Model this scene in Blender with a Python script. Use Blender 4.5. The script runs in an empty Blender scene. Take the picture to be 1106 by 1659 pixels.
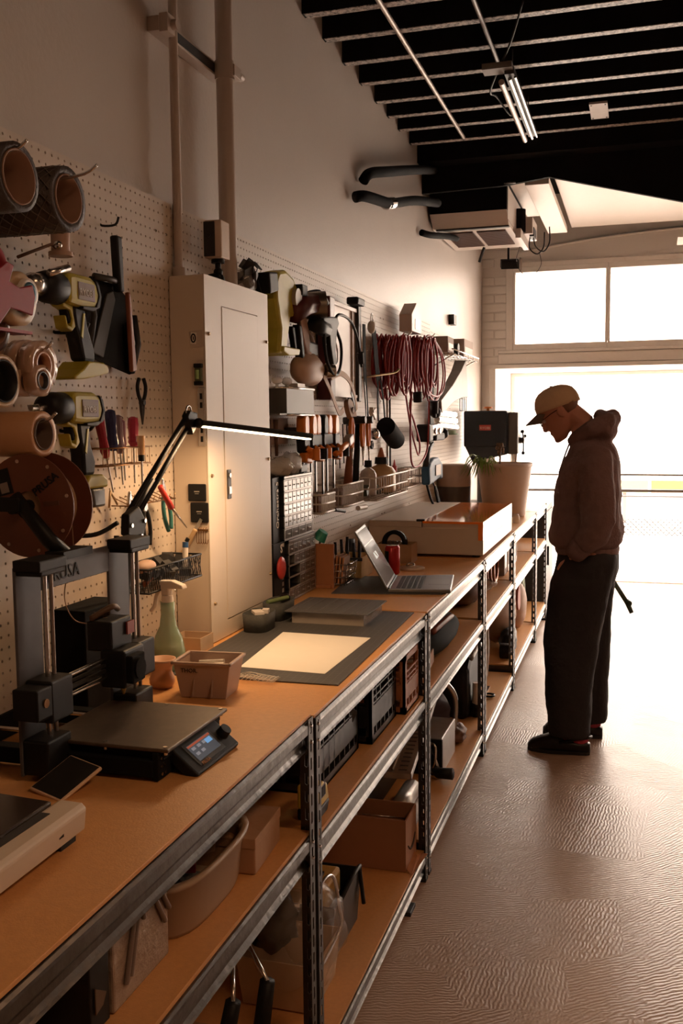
import bpy, bmesh, math, random
from mathutils import Vector, Matrix
import numpy as np
sc = bpy.context.scene
PI = math.pi
rnd = random.Random(7)

# ---------------------------------------------------------------- camera
cam_d = bpy.data.cameras.new('camera'); cam = bpy.data.objects.new('camera', cam_d)
sc.collection.objects.link(cam); sc.camera = cam
cam_d.sensor_fit = 'VERTICAL'; cam_d.sensor_height = 36.0; cam_d.lens = 1580.0/1659.0*36.0
cam_d.clip_start = 0.02; cam_d.clip_end = 400
fw = Vector((480.0, -151.5, 1580.0)).normalized()              # room depth axis as the lens sees it
roll = math.radians(0.6)
a_ = -math.tan(roll); c_ = -(a_*fw.x - fw.y)/fw.z
up_ = Vector((a_, -1.0, c_)).normalized(); rt_ = fw.cross(up_)
R3 = Matrix((rt_, fw, up_))
M4 = (R3 @ Matrix(((1, 0, 0), (0, -1, 0), (0, 0, -1)))).to_4x4()
M4.translation = Vector((0, 0, 1.55)); cam.matrix_world = M4

# ---------------------------------------------------------------- world, lights, exposure
sc.view_settings.view_transform = 'Standard'; sc.view_settings.look = 'None'
sc.view_settings.gamma = 1.0; sc.view_settings.use_curve_mapping = False
sc.view_settings.exposure = 0.0
sc.cycles.max_bounces = 12; sc.cycles.diffuse_bounces = 6; sc.cycles.transparent_max_bounces = 24
w = bpy.data.worlds.new('world'); sc.world = w; w.use_nodes = True
bg = w.node_tree.nodes['Background']; bg.inputs[0].default_value = (1.0, 0.86, 0.745, 1); bg.inputs[1].default_value = 16.0
def lamp(name, kind, loc, energy, color, size=1.0, size_y=None, rot=(0, 0, 0), spread=None):
    d = bpy.data.lights.new(name, kind); d.energy = energy; d.color = color
    if kind == 'AREA':
        d.size = size
        if size_y: d.shape = 'RECTANGLE'; d.size_y = size_y
        if spread: d.spread = spread
    else: d.shadow_soft_size = size
    o = bpy.data.objects.new(name, d); o.location = loc; o.rotation_euler = rot; sc.collection.objects.link(o); return o
WARM = (1.0, 0.56, 0.30)
lamp('ceiling_lamp_front', 'AREA', (1.1, 0.6, 2.95), 20, WARM, 0.5, 0.9)
lamp('ceiling_lamp_middle', 'AREA', (1.5, 3.6, 2.95), 10, WARM, 0.5, 0.9)
p = lamp('window_portal', 'AREA', (0.9, 9.58, 1.0), 1, (1, 1, 1), 4.2, 2.0, (-PI/2, 0, 0)); p.data.cycles.is_portal = True
p = lamp('window_portal_high', 'AREA', (0.5, 8.56, 2.48), 1, (1, 1, 1), 3.2, 0.62, (-PI/2, 0, 0)); p.data.cycles.is_portal = True

# ---------------------------------------------------------------- materials
def srgb(h):
    if isinstance(h, str):
        c = [int(h[i:i+2], 16)/255 for i in (0, 2, 4)]
        return tuple(x/12.92 if x <= .04045 else ((x+.055)/1.055)**2.4 for x in c)
    return h
_m = {}
def mat(name, col, rough=.5, metal=0., var=.12, scale=30., bump=0., bscale=200., trans=0., emit=0., alpha=1., spec=.5, coat=0., ior=1.45):
    if name in _m: return _m[name]
    m = bpy.data.materials.new(name); m.use_nodes = True; nt = m.node_tree; b = nt.nodes['Principled BSDF']
    c = srgb(col)
    b.inputs['Roughness'].default_value = rough; b.inputs['Metallic'].default_value = metal
    b.inputs['Transmission Weight'].default_value = trans; b.inputs['Alpha'].default_value = alpha
    b.inputs['Specular IOR Level'].default_value = spec; b.inputs['Coat Weight'].default_value = coat; b.inputs['IOR'].default_value = ior
    tc = nt.nodes.new('ShaderNodeTexCoord'); n = nt.nodes.new('ShaderNodeTexNoise')
    n.inputs['Scale'].default_value = scale; n.inputs['Detail'].default_value = 4
    nt.links.new(tc.outputs['Object'], n.inputs['Vector'])
    r = nt.nodes.new('ShaderNodeMix'); r.data_type = 'RGBA'
    r.inputs['A'].default_value = tuple(x*(1-var) for x in c)+(1,); r.inputs['B'].default_value = tuple(min(1, x*(1+var)) for x in c)+(1,)
    nt.links.new(n.outputs['Fac'], r.inputs['Factor']); nt.links.new(r.outputs['Result'], b.inputs['Base Color'])
    if bump:
        n2 = nt.nodes.new('ShaderNodeTexNoise'); n2.inputs['Scale'].default_value = bscale; n2.inputs['Detail'].default_value = 3
        nt.links.new(tc.outputs['Object'], n2.inputs['Vector'])
        bp = nt.nodes.new('ShaderNodeBump'); bp.inputs['Strength'].default_value = bump; bp.inputs['Distance'].default_value = .01
        nt.links.new(n2.outputs['Fac'], bp.inputs['Height']); nt.links.new(bp.outputs['Normal'], b.inputs['Normal'])
    if emit:
        b.inputs['Emission Color'].default_value = c+(1,); b.inputs['Emission Strength'].default_value = emit
    _m[name] = m; return m

wall_m = mat('wall_paint', (.56, .50, .45), .42, 0, .05, 3, .12, 60)
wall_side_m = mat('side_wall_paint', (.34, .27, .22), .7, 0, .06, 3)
wall_far_m = mat('far_wall_paint', (.80, .76, .71), .5, 0, .04, 4, .2, 30)
peg_m = mat('pegboard', (.60, .52, .44), .45, 0, .05, 8)
black_m = mat('black_plastic', (.010, .010, .011), .5, 0, .3, spec=.3)
blackmat_m = mat('black_matte', (.010, .010, .011), .85, 0, .3, spec=.15)
dark_m = mat('dark_grey_plastic', (.035, .034, .035), .5, 0, .2)
metal_m = mat('galvanised_steel', (.11, .10, .092), .30, .9, .35, 12, .15, 40)
post_m = mat('post_steel', (.09, .082, .077), .38, .85, .25, 20, .1, 60)
steel_m = mat('bright_steel', (.62, .60, .58), .25, 1.0, .1)
wood_m = mat('particleboard', (.66, .33, .115), .45, 0, .12, 90, .08, 300)
card_m = mat('cardboard', (.42, .24, .13), .75, 0, .1, 14, .1, 60)
white_m = mat('white_plastic', (.70, .64, .58), .4, 0, .05)
paper_m = mat('paper', (.84, .80, .72), .8, 0, .02)
orange_m = mat('orange_plastic', (.72, .22, .03), .4)
red_m = mat('red_plastic', (.55, .05, .04), .4)
yellow_m = mat('yellow_green_plastic', (.60, .50, .05), .4)
rubber_m = mat('rubber', (.015, .015, .015), .65, 0, .2)
glass_m = mat('clear_glass', (1, 1, 1), .0, 0, 0, trans=1., ior=1.45)

def nodemat(name):
    m = bpy.data.materials.new(name); m.use_nodes = True; _m[name] = m
    return m, m.node_tree, m.node_tree.nodes['Principled BSDF'], m.node_tree.nodes.new, m.node_tree.links.new
# trowelled floor: arcs of fine ridges in patches
m, nt, b, N, L = nodemat('trowelled_floor'); floor_m = m
tc = N('ShaderNodeTexCoord'); v = N('ShaderNodeTexVoronoi'); v.inputs['Scale'].default_value = 3.4
L(tc.outputs['Object'], v.inputs['Vector'])
vr = N('ShaderNodeVectorRotate'); vr.rotation_type = 'Z_AXIS'
wn = N('ShaderNodeTexWhiteNoise'); L(v.outputs['Position'], wn.inputs['Vector'])
mul = N('ShaderNodeMath'); mul.operation = 'MULTIPLY'; mul.inputs[1].default_value = 1.3; L(wn.outputs['Value'], mul.inputs[0])
L(tc.outputs['Object'], vr.inputs['Vector']); L(mul.outputs[0], vr.inputs['Angle'])
wv = N('ShaderNodeTexWave'); wv.inputs['Scale'].default_value = 25.0; wv.inputs['Distortion'].default_value = 6.0; wv.inputs['Detail'].default_value = 3
wv.inputs['Detail Scale'].default_value = 1.2; L(vr.outputs[0], wv.inputs['Vector'])
n1 = N('ShaderNodeTexNoise'); n1.inputs['Scale'].default_value = 4; n1.inputs['Detail'].default_value = 6; L(tc.outputs['Object'], n1.inputs['Vector'])
n3 = N('ShaderNodeTexNoise'); n3.inputs['Scale'].default_value = 45; n3.inputs['Detail'].default_value = 4; L(tc.outputs['Object'], n3.inputs['Vector'])
mm = N('ShaderNodeMath'); mm.operation = 'MULTIPLY'; L(wv.outputs['Fac'], mm.inputs[0]); L(n1.outputs['Fac'], mm.inputs[1])
ad = N('ShaderNodeMath'); ad.operation = 'MULTIPLY_ADD'; L(n3.outputs['Fac'], ad.inputs[0]); ad.inputs[1].default_value = .5; L(mm.outputs[0], ad.inputs[2])
bp = N('ShaderNodeBump'); bp.inputs['Strength'].default_value = .36; bp.inputs['Distance'].default_value = .004; L(ad.outputs[0], bp.inputs['Height']); L(bp.outputs[0], b.inputs['Normal'])
mx = N('ShaderNodeMix'); mx.data_type = 'RGBA'; mx.inputs['A'].default_value = (.36, .24, .17, 1); mx.inputs['B'].default_value = (.50, .36, .27, 1)
L(n1.outputs['Fac'], mx.inputs['Factor']); L(mx.outputs['Result'], b.inputs['Base Color']); b.inputs['Roughness'].default_value = .36
# joist underside: grazing window light painted in as pale tone, mottled with paint wear
m, nt, b, N, L = nodemat('lit_worn_joist_edge'); joist_edge_m = m
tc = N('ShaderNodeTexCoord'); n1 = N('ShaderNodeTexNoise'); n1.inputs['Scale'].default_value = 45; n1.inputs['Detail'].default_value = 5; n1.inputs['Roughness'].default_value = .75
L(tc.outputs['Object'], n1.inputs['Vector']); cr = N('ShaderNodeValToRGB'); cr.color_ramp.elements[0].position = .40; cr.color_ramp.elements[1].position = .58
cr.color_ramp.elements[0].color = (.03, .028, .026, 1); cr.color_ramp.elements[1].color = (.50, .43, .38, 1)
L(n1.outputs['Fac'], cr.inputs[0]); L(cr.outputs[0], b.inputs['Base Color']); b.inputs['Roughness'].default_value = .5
# wire-mesh / cutting-mat style grids
def gridmat(name, col, line, sx, sy, lw=.06, rough=.6, alpha=False):
    m, nt, b, N, L = nodemat(name)
    tc = N('ShaderNodeTexCoord'); sp = N('ShaderNodeSeparateXYZ'); L(tc.outputs['Object'], sp.inputs[0])
    outs = []
    for ax, s in ((0, sx), (1, sy)):
        mu = N('ShaderNodeMath'); mu.operation = 'MULTIPLY'; mu.inputs[1].default_value = s; L(sp.outputs[ax], mu.inputs[0])
        fr = N('ShaderNodeMath'); fr.operation = 'FRACT'; L(mu.outputs[0], fr.inputs[0])
        lt = N('ShaderNodeMath'); lt.operation = 'LESS_THAN'; lt.inputs[1].default_value = lw; L(fr.outputs[0], lt.inputs[0]); outs.append(lt)
    mxx = N('ShaderNodeMath'); mxx.operation = 'MAXIMUM'; L(outs[0].outputs[0], mxx.inputs[0]); L(outs[1].outputs[0], mxx.inputs[1])
    mix = N('ShaderNodeMix'); mix.data_type = 'RGBA'; mix.inputs['A'].default_value = srgb(col)+(1,); mix.inputs['B'].default_value = srgb(line)+(1,)
    L(mxx.outputs[0], mix.inputs['Factor']); L(mix.outputs['Result'], b.inputs['Base Color']); b.inputs['Roughness'].default_value = rough
    return m
cutmat_m = gridmat('cutting_mat', (.06, .058, .056), (.12, .115, .11), 50, 50, .05, .55)
greymat_m = gridmat('grey_mat', (.075, .07, .068), (.10, .095, .09), 25, 25, .05, .6)

# ---------------------------------------------------------------- mesh helpers
def rot_to(d):
    return Vector(d).normalized().to_track_quat('Z', 'Y').to_matrix()
class MB:
    def __init__(s): s.v = []; s.f = []; s.sm = []; s.mi = []; s.cur = 0
    def add(s, vs, fs, smooth=False):
        o = len(s.v); s.v += [tuple(x) for x in vs]
        for f in fs: s.f.append([o+i for i in f]); s.sm.append(smooth); s.mi.append(s.cur)
        return s
    def slot(s, i): s.cur = i; return s
    def box(s, x0, x1, y0, y1, z0, z1, R=None, c=None):
        vs = [(x, y, z) for z in (z0, z1) for y in (y0, y1) for x in (x0, x1)]
        if R is not None:
            c = Vector(c); vs = [c+R@(Vector(q)-c) for q in vs]
        return s.add(vs, [(0, 2, 3, 1), (4, 5, 7, 6), (0, 1, 5, 4), (2, 6, 7, 3), (0, 4, 6, 2), (1, 3, 7, 5)])
    def bx(s, c, d, rz=0, rx=0, ry=0):
        c = Vector(c); R = Matrix.Rotation(rz, 3, 'Z')@Matrix.Rotation(ry, 3, 'Y')@Matrix.Rotation(rx, 3, 'X'); h = [q/2 for q in d]
        return s.box(c.x-h[0], c.x+h[0], c.y-h[1], c.y+h[1], c.z-h[2], c.z+h[2], R, c)
    def cyl(s, p0, p1, r0, r1=None, n=12, caps=True, smooth=True):
        r1 = r0 if r1 is None else r1; p0 = Vector(p0); p1 = Vector(p1); R = rot_to(p1-p0); vs = []
        for p, r in ((p0, r0), (p1, r1)):
            for i in range(n): t = 2*PI*i/n; vs.append(p+R@Vector((r*math.cos(t), r*math.sin(t), 0)))
        s.add(vs, [(i, (i+1) % n, n+(i+1) % n, n+i) for i in range(n)], smooth)
        if caps:
            s.add(vs[:n], [tuple(range(n-1, -1, -1))]); s.add(vs[n:], [tuple(range(n))])
        return s
    def tube(s, pts, r, n=8, smooth=True, caps=True, closed=False):
        P = [Vector(p) for p in pts]; m = len(P); vs = []; X = None
        rr = r if hasattr(r, '__len__') else [r]*m
        for i, p in enumerate(P):
            if closed: t = (P[(i+1) % m]-P[i-1])
            else: t = (P[min(i+1, m-1)]-P[max(i-1, 0)])
            t = t.normalized() if t.length > 1e-9 else Vector((0, 0, 1))
            if X is None: X = t.orthogonal().normalized()
            X = (X-t*X.dot(t)); X = X.normalized() if X.length > 1e-6 else t.orthogonal().normalized()
            Y = t.cross(X)
            for k in range(n): a = 2*PI*k/n; vs.append(p+(X*math.cos(a)+Y*math.sin(a))*rr[i])
        fs = []
        for i in range(m if closed else m-1):
            for k in range(n): fs.append((i*n+k, i*n+(k+1) % n, ((i+1) % m)*n+(k+1) % n, ((i+1) % m)*n+k))
        if caps and not closed: fs.append(tuple(range(n-1, -1, -1))); fs.append(tuple((m-1)*n+k for k in range(n)))
        return s.add(vs, fs, smooth)
    def lathe(s, prof, o=(0, 0, 0), axis=(0, 0, 1), n=20, smooth=True, close=False):
        R = rot_to(axis); o = Vector(o); vs = []
        for r, h in prof:
            for i in range(n): t = 2*PI*i/n; vs.append(o+R@Vector((r*math.cos(t), r*math.sin(t), h)))
        m = len(prof); fs = []
        for j in range(m if close else m-1):
            for i in range(n): fs.append((j*n+i, j*n+(i+1) % n, ((j+1) % m)*n+(i+1) % n, ((j+1) % m)*n+i))
        if not close:
            if prof[0][0] > 1e-5: fs.append(tuple(range(n-1, -1, -1)))
            if prof[-1][0] > 1e-5: fs.append(tuple((m-1)*n+i for i in range(n)))
        return s.add(vs, fs, smooth)
    def loft(s, rings, caps=True, smooth=True):
        n = len(rings[0]); vs = [p for r in rings for p in r]; fs = []
        for j in range(len(rings)-1):
            for i in range(n): fs.append((j*n+i, j*n+(i+1) % n, (j+1)*n+(i+1) % n, (j+1)*n+i))
        if caps: fs.append(tuple(range(n-1, -1, -1))); fs.append(tuple((len(rings)-1)*n+i for i in range(n)))
        return s.add(vs, fs, smooth)
    def prism(s, poly, t, o=(0, 0, 0), u=(1, 0, 0), v=(0, 0, 1)):
        """polygon (a,b) in plane o + a*u + b*v extruded by t along u x v"""
        o = Vector(o); u = Vector(u).normalized(); v = Vector(v).normalized(); w_ = u.cross(v); n = len(poly)
        A = [o+u*a+v*b_ for a, b_ in poly]; B = [q+w_*t for q in A]
        fs = [tuple(range(n-1, -1, -1)), tuple(range(n, 2*n))]+[(i, (i+1) % n, n+(i+1) % n, n+i) for i in range(n)]
        return s.add(A+B, fs)
    def sph(s, c, r, n=12, m=8, R=None, smooth=True):
        r = r if hasattr(r, '__len__') else (r, r, r); c = Vector(c); vs = [c+(R@Vector((0, 0, -r[2])) if R is not None else Vector((0, 0, -r[2])))]; fs = []
        for j in range(1, m):
            ph = -PI/2+PI*j/m
            for i in range(n):
                t = 2*PI*i/n; q = Vector((r[0]*math.cos(ph)*math.cos(t), r[1]*math.cos(ph)*math.sin(t), r[2]*math.sin(ph)))
                vs.append(c+(R@q if R is not None else q))
        q = Vector((0, 0, r[2])); vs.append(c+(R@q if R is not None else q))
        for i in range(n): fs.append((0, 1+(i+1) % n, 1+i))
        for j in range(m-2):
            for i in range(n): a = 1+j*n+i; b_ = 1+j*n+(i+1) % n; fs.append((a, b_, b_+n, a+n))
        k = 1+(m-2)*n
        for i in range(n): fs.append((k+i, k+(i+1) % n, len(vs)-1))
        return s.add(vs, fs, smooth)
    def build(s, name, m, parent=None, wd=False, bev=0., kind=None, mods=None):
        """wd: vertices are in world space"""
        me = bpy.data.meshes.new(name); vs = s.v
        if wd and parent is not None:
            r = parent
            while r.parent is not None: r = r.parent
            Mi = (Matrix.Translation(r.location)@Matrix.Rotation(r.rotation_euler.z, 4, 'Z')).inverted()
            vs = [Mi@Vector(q) for q in vs]
        me.from_pydata([tuple(q) for q in vs], [], s.f)
        me.polygons.foreach_set('use_smooth', s.sm)
        ms = m if isinstance(m, (list, tuple)) else [m]
        for q in ms: me.materials.append(q)
        if len(ms) > 1: me.polygons.foreach_set('material_index', s.mi)
        me.update()
        o = bpy.data.objects.new(name, me); sc.collection.objects.link(o)
        if parent is not None: o.parent = parent
        if bev:
            q = o.modifiers.new('bevel', 'BEVEL'); q.width = bev; q.segments = 2; q.limit_method = 'ANGLE'; q.angle_limit = math.radians(40)
            q.harden_normals = False
        if kind: o['kind'] = kind
        return o
def tag(o, label, cat, group=None):
    o['label'] = label; o['category'] = cat
    if group: o['group'] = group
    return o
def thing(name, label, cat, loc=(0, 0, 0), rz=0., group=None):
    o = bpy.data.objects.new(name, None); o.location = loc; o.rotation_euler = (0, 0, rz); sc.collection.objects.link(o)
    o.empty_display_size = .05
    return tag(o, label, cat, group)
def copy_tree(o, loc=None, rz=None, label=None, parent=None):
    c = o.copy(); sc.collection.objects.link(c)
    if parent is not None: c.parent = parent
    if loc is not None: c.location = loc
    if rz is not None: c.rotation_euler = (0, 0, rz)
    if label: c['label'] = label
    for ch in [q for q in bpy.data.objects if q.parent == o]: copy_tree(ch, parent=c)
    return c
_tc = {}
def text(body, m, parent, at, u, v, size, name='lettering', bold=0., wd=True, ext=.0006):
    """flat printed lettering: at = left baseline, u right, v up"""
    cu = bpy.data.curves.new(name, 'FONT'); cu.body = body; cu.size = size; cu.extrude = ext; cu.offset = bold; cu.resolution_u = 2
    o = bpy.data.objects.new(name, cu); sc.collection.objects.link(o)
    dg = bpy.context.evaluated_depsgraph_get(); me = bpy.data.meshes.new_from_object(o.evaluated_get(dg))
    bpy.data.objects.remove(o)
    u = Vector(u).normalized(); v = Vector(v); v = (v-u*v.dot(u)).normalized(); w_ = u.cross(v)
    Mx = Matrix((u, v, w_)).transposed().to_4x4(); Mx.translation = Vector(at)
    if wd and parent is not None:
        r = parent
        while r.parent is not None: r = r.parent
        Mx = (Matrix.Translation(r.location)@Matrix.Rotation(r.rotation_euler.z, 4, 'Z')).inverted()@Mx
    me.transform(Mx); me.materials.clear(); me.materials.append(m)
    o = bpy.data.objects.new(name, me); sc.collection.objects.link(o); o.parent = parent; o['kind'] = 'stuff' if False else 'thing'
    del o['kind']
    return o
def arc(c, r, a0, a1, n, u=(1, 0, 0), v=(0, 0, 1)):
    c = Vector(c); u = Vector(u); v = Vector(v)
    return [c+u*(r*math.cos(a0+(a1-a0)*i/(n-1)))+v*(r*math.sin(a0+(a1-a0)*i/(n-1))) for i in range(n)]
def smooth_path(pts, k=6, closed=False):
    P = [Vector(q) for q in pts]; out = []; m = len(P)
    for i in range(m if closed else m-1):
        p0, p1, p2, p3 = (P[(i-1) % m], P[i], P[(i+1) % m], P[(i+2) % m]) if closed else (P[max(i-1, 0)], P[i], P[i+1], P[min(i+2, m-1)])
        for j in range(k):
            t = j/k; out.append(.5*((2*p1)+(p2-p0)*t+(2*p0-5*p1+4*p2-p3)*t*t+(3*p1-p0-3*p2+p3)*t*t*t))
    if not closed: out.append(P[-1])
    return out
def crumple(c, rr, seed, n=20, m=14, amp=.22):
    """lumpy soft shape that rests flat on its underside"""
    rr = rr if hasattr(rr, '__len__') else (rr,)*3
    r = random.Random(seed); mb = MB().sph(c, rr, n, m); C_ = Vector(c); ph = [r.random()*6 for _ in range(6)]; zf = c[2]-rr[2]
    def g(q):
        d = q-C_; k = d.normalized() if d.length else Vector((0, 0, 1))
        f = 1+amp*(math.sin(5*k.x+ph[0])*math.sin(6*k.y+ph[1])+.6*math.sin(9*k.z+ph[2]+4*k.x)+.4*math.sin(14*k.y+ph[3])*math.sin(13*k.x+ph[4]))*.6
        p = C_+d*f; p.z = max(p.z, zf+.001); return p
    mb.v = [tuple(g(Vector(q))) for q in mb.v]; return mb
def open_box(mb, x0, x1, y0, y1, z0, z1, t=.004, top=None):
    """open-topped box, optionally flaring to top=(dx,dy) wider at the rim"""
    dx, dy = top or (0, 0)
    def ring(z, e, gx, gy): return [Vector((x0-gx+e, y0-gy+e, z)), Vector((x1+gx-e, y0-gy+e, z)), Vector((x1+gx-e, y1+gy-e, z)), Vector((x0-gx+e, y1+gy-e, z))]
    rs = [ring(z0, 0, 0, 0), ring(z1, 0, dx, dy), ring(z1, t, dx, dy), ring(z0+t, t, 0, 0)]
    vs = [q for r in rs for q in r]; fs = [(3, 2, 1, 0), (12, 13, 14, 15)]
    for j in range(3):
        for i in range(4): fs.append((j*4+i, j*4+(i+1) % 4, (j+1)*4+(i+1) % 4, (j+1)*4+i))
    return mb.add(vs, fs)
# ================================================================ ROOM SHELL
def struct(name, mb, m, **k):
    o = mb.build(name, m, **k); o['kind'] = 'structure'; return o
XL, XR, YB, YF, ZC = -1.30, 3.6, -2.2, 8.5, 3.42
struct('floor', MB().box(XL-.1, XR+.1, YB-.1, 9.68, -.1, 0), floor_m)
struct('wall_left', MB().box(XL-.12, XL, YB, YF+.14, 0, ZC), wall_m)
struct('wall_right', MB().box(XR, XR+.12, YB, YF+.14, 0, ZC), wall_side_m)
struct('wall_back', MB().box(XL-.12, XR+.12, YB-.12, YB, 0, ZC), wall_side_m)
ceil = struct('ceiling', MB().box(XL-.12, XR+.12, YB-.12, YF+.14, ZC, ZC+.1), blackmat_m)
# far wall with a wide doorway and a row of transom windows
WX = [(-1.015, -.270), (-.238, .507), (.539, 1.284), (1.316, 2.06)]
ZW0, ZW1, ZH, XD0, XD1 = 2.19, 2.787, 1.99, -1.18, 2.9
fw_ = MB(); y0, y1 = YF, YF+.14
fw_.box(XL, XD0, y0, y1, 0, ZH); fw_.box(XD1, XR, y0, y1, 0, ZH)
fw_.box(XL, XR, y0, y1, ZH, ZW0-.02); fw_.box(XL, XR, y0, y1, ZW1+.02, ZC)
fw_.box(XL, WX[0][0]-.02, y0, y1, ZW0-.02, ZW1+.02); fw_.box(WX[-1][1]+.02, XR, y0, y1, ZW0-.02, ZW1+.02)
wall_far = struct('wall_far', fw_, wall_far_m)
# painted bricks, proud of the wall, left of the window and over it
bmesh_brick = None; r = random.Random(3)
for row in range(15):
    z = 2.02+row*.075
    for k in range(-1, 14):
        x = XL+.002+(k+(.5 if row % 2 else 0))*.225; xa, xb = max(x, XL+.002), min(x+.217, XR)
        lim = WX[0][0]-.075 if z < ZW1+.05 else -.95
        if z < ZW1+.05: xb = min(xb, lim)
        if xb-xa < .02 or xa > lim: continue
        if ZW1-.02 < z < ZW1+.08 and xb > WX[0][0]-.08: continue
        key = round(xb-xa, 2)
        if key > .21:
            if bmesh_brick is None:
                q = MB().box(0, .217, 0, .012, 0, .067).build('brick', wall_far_m, wall_far, bev=.004); bmesh_brick = q.data; o = q
            else:
                o = bpy.data.objects.new('brick', bmesh_brick); sc.collection.objects.link(o); o.parent = wall_far
                q = o.modifiers.new('bevel', 'BEVEL'); q.width = .004; q.segments = 2
            o.location = (xa, YF-.010-r.random()*.002, z)
        else:
            o = MB().box(xa, xb, YF-.011, YF+.001, z, z+.067).build('brick', wall_far_m, wall_far, bev=.004)
# window frames and panes
frame_m = mat('window_frame_paint', (.80, .76, .71), .4, 0, .05)
wo = MB(); yf = YF-.035
for i, (a, b_) in enumerate(WX):
    fr = MB(); t = .032
    # rounded-corner sash: outer rectangle, inner rounded hole
    for (xa, xb, za, zb) in ((a-.015, a+.004, ZW0, ZW1), (b_-.004, b_+.015, ZW0, ZW1), (a-.015, b_+.015, ZW0-.05, ZW0), (a-.015, b_+.015, ZW1, ZW1+.045)):
        fr.box(xa, xb, YF-.03, YF+.06, za, zb)
    wn_ = fr.build('window_%d' % (i+1), frame_m, bev=.004); wn_['kind'] = 'structure'
    MB().box(a, b_, YF+.02, YF+.026, ZW0, ZW1).build('pane', glass_m, wn_)
# trim: casing around transoms and header boards above the door
tr = MB().box(XL+.235-.01, 2.15, YF-.03, YF, ZW1+.045, ZW1+.085)
struct('trim_1', tr, frame_m, bev=.004)
struct('trim_2', MB().box(WX[0][0]-.075, WX[0][0]-.016, YF-.028, YF, ZW0-.05, ZW1+.045), frame_m, bev=.004)
struct('trim_3', MB().box(WX[0][0]-.14, 2.9, YF-.045, YF, ZW0-.075, ZW0-.05), frame_m, bev=.006)
struct('trim_4', MB().box(WX[0][0]-.14, 2.9, YF-.03, YF, ZH+.035, ZW0-.08), wall_far_m, bev=.004)
struct('trim_5', MB().box(XD0-.05, 2.9, YF-.045, YF, ZH-.005, ZH+.03), frame_m, bev=.004)
struct('trim_6', MB().box(XD0-.05, XD0+.005, YF-.04, YF+.02, 0, ZH-.005), frame_m, bev=.004)
# relieving arch line in the plaster above
pts = [(x, YF-.012, 2.955+.13*(1-((x-.75)/1.75)**2)) for x in np.linspace(-.98, 2.5, 30)]
struct('trim_7', MB().tube(pts, .012, 6), wall_far_m)
# entry recess
VD = 9.6
ves_m = mat('recess_paint', (.78, .74, .70), .5, 0, .03)
v_ = MB().box(XD0-.12, XD0, YF+.14, VD+.08, 0, ZH+.1).box(XD1, XD1+.12, YF+.14, VD+.08, 0, ZH+.1).box(XD0, XD1, YF+.14, VD+.08, ZH+.005, ZH+.1)
struct('wall_recess', v_, ves_m)
rail_m = mat('door_rail_grey', (.10, .085, .075), .5)
dr = struct('door_1', MB().box(XD0+.002, XD0+.04, VD-.03, VD+.03, .012, ZH-.03).box(XD1-.04, XD1-.002, VD-.03, VD+.03, .012, ZH-.03).box(XD0+.002, XD1-.002, VD-.03, VD+.03, ZH-.03, ZH+.003).box(XD0, XD1, VD-.04, VD+.06, -.02, .012), frame_m)
MB().box(XD0+.04, XD1-.04, VD-.02, VD+.02, .858, .884).build('rail', rail_m, dr, bev=.004)
MB().box(XD0+.04, XD1-.04, VD-.012, VD+.012, 1.012, 1.030).build('rail', rail_m, dr)
# outside
ext_m = mat('outside_concrete', (.72, .68, .64), .8, 0, .05, 2)
struct('pavement', MB().box(-30, 30, 9.68, 60, -.12, -.005), ext_m)
# black ceiling joists
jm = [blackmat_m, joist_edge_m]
js = [3.831, 4.095, 4.385, 4.665, 4.95, 5.20, 5.45, 5.736]
ys = [3.831-.272*k for k in range(1, 16)][::-1]+js
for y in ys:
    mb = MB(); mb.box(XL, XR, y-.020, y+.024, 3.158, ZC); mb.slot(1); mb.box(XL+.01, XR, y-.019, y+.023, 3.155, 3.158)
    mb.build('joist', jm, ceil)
# black bulkhead with its low slanting right half
bh = MB(); pl = [(-1.3, ZC), (-1.3, 2.945), (-.80, 2.955), (-.53, 2.985), (.23, 2.785), (1.2, 2.52), (1.2, ZC)]
bh.prism(pl, -.03, (0, 6.06, 0), (1, 0, 0), (0, 0, 1))
struct('ceiling_bulkhead', bh, blackmat_m)
struct('trim_8', MB().box(XL, .9, 5.93, 6.06, 3.10, ZC).box(.9, XR, 5.93, 6.2, 2.5, ZC), blackmat_m)
sof_m = mat('soffit_panel', (.62, .54, .47), .45, 0, .04)
struct('ceiling_panel_right', MB().box(-.535, 2.4, 6.23, 8.2, 3.08, 3.11), sof_m, bev=.004)
struct('ceiling_panel_strip', MB().box(-.69, -.545, 6.23, 7.87, 2.985, 3.03), sof_m, bev=.003)
struct('ceiling_panel_left', MB().box(-.80, -.70, 6.23, 7.4, 3.03, 3.06), sof_m)

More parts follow.
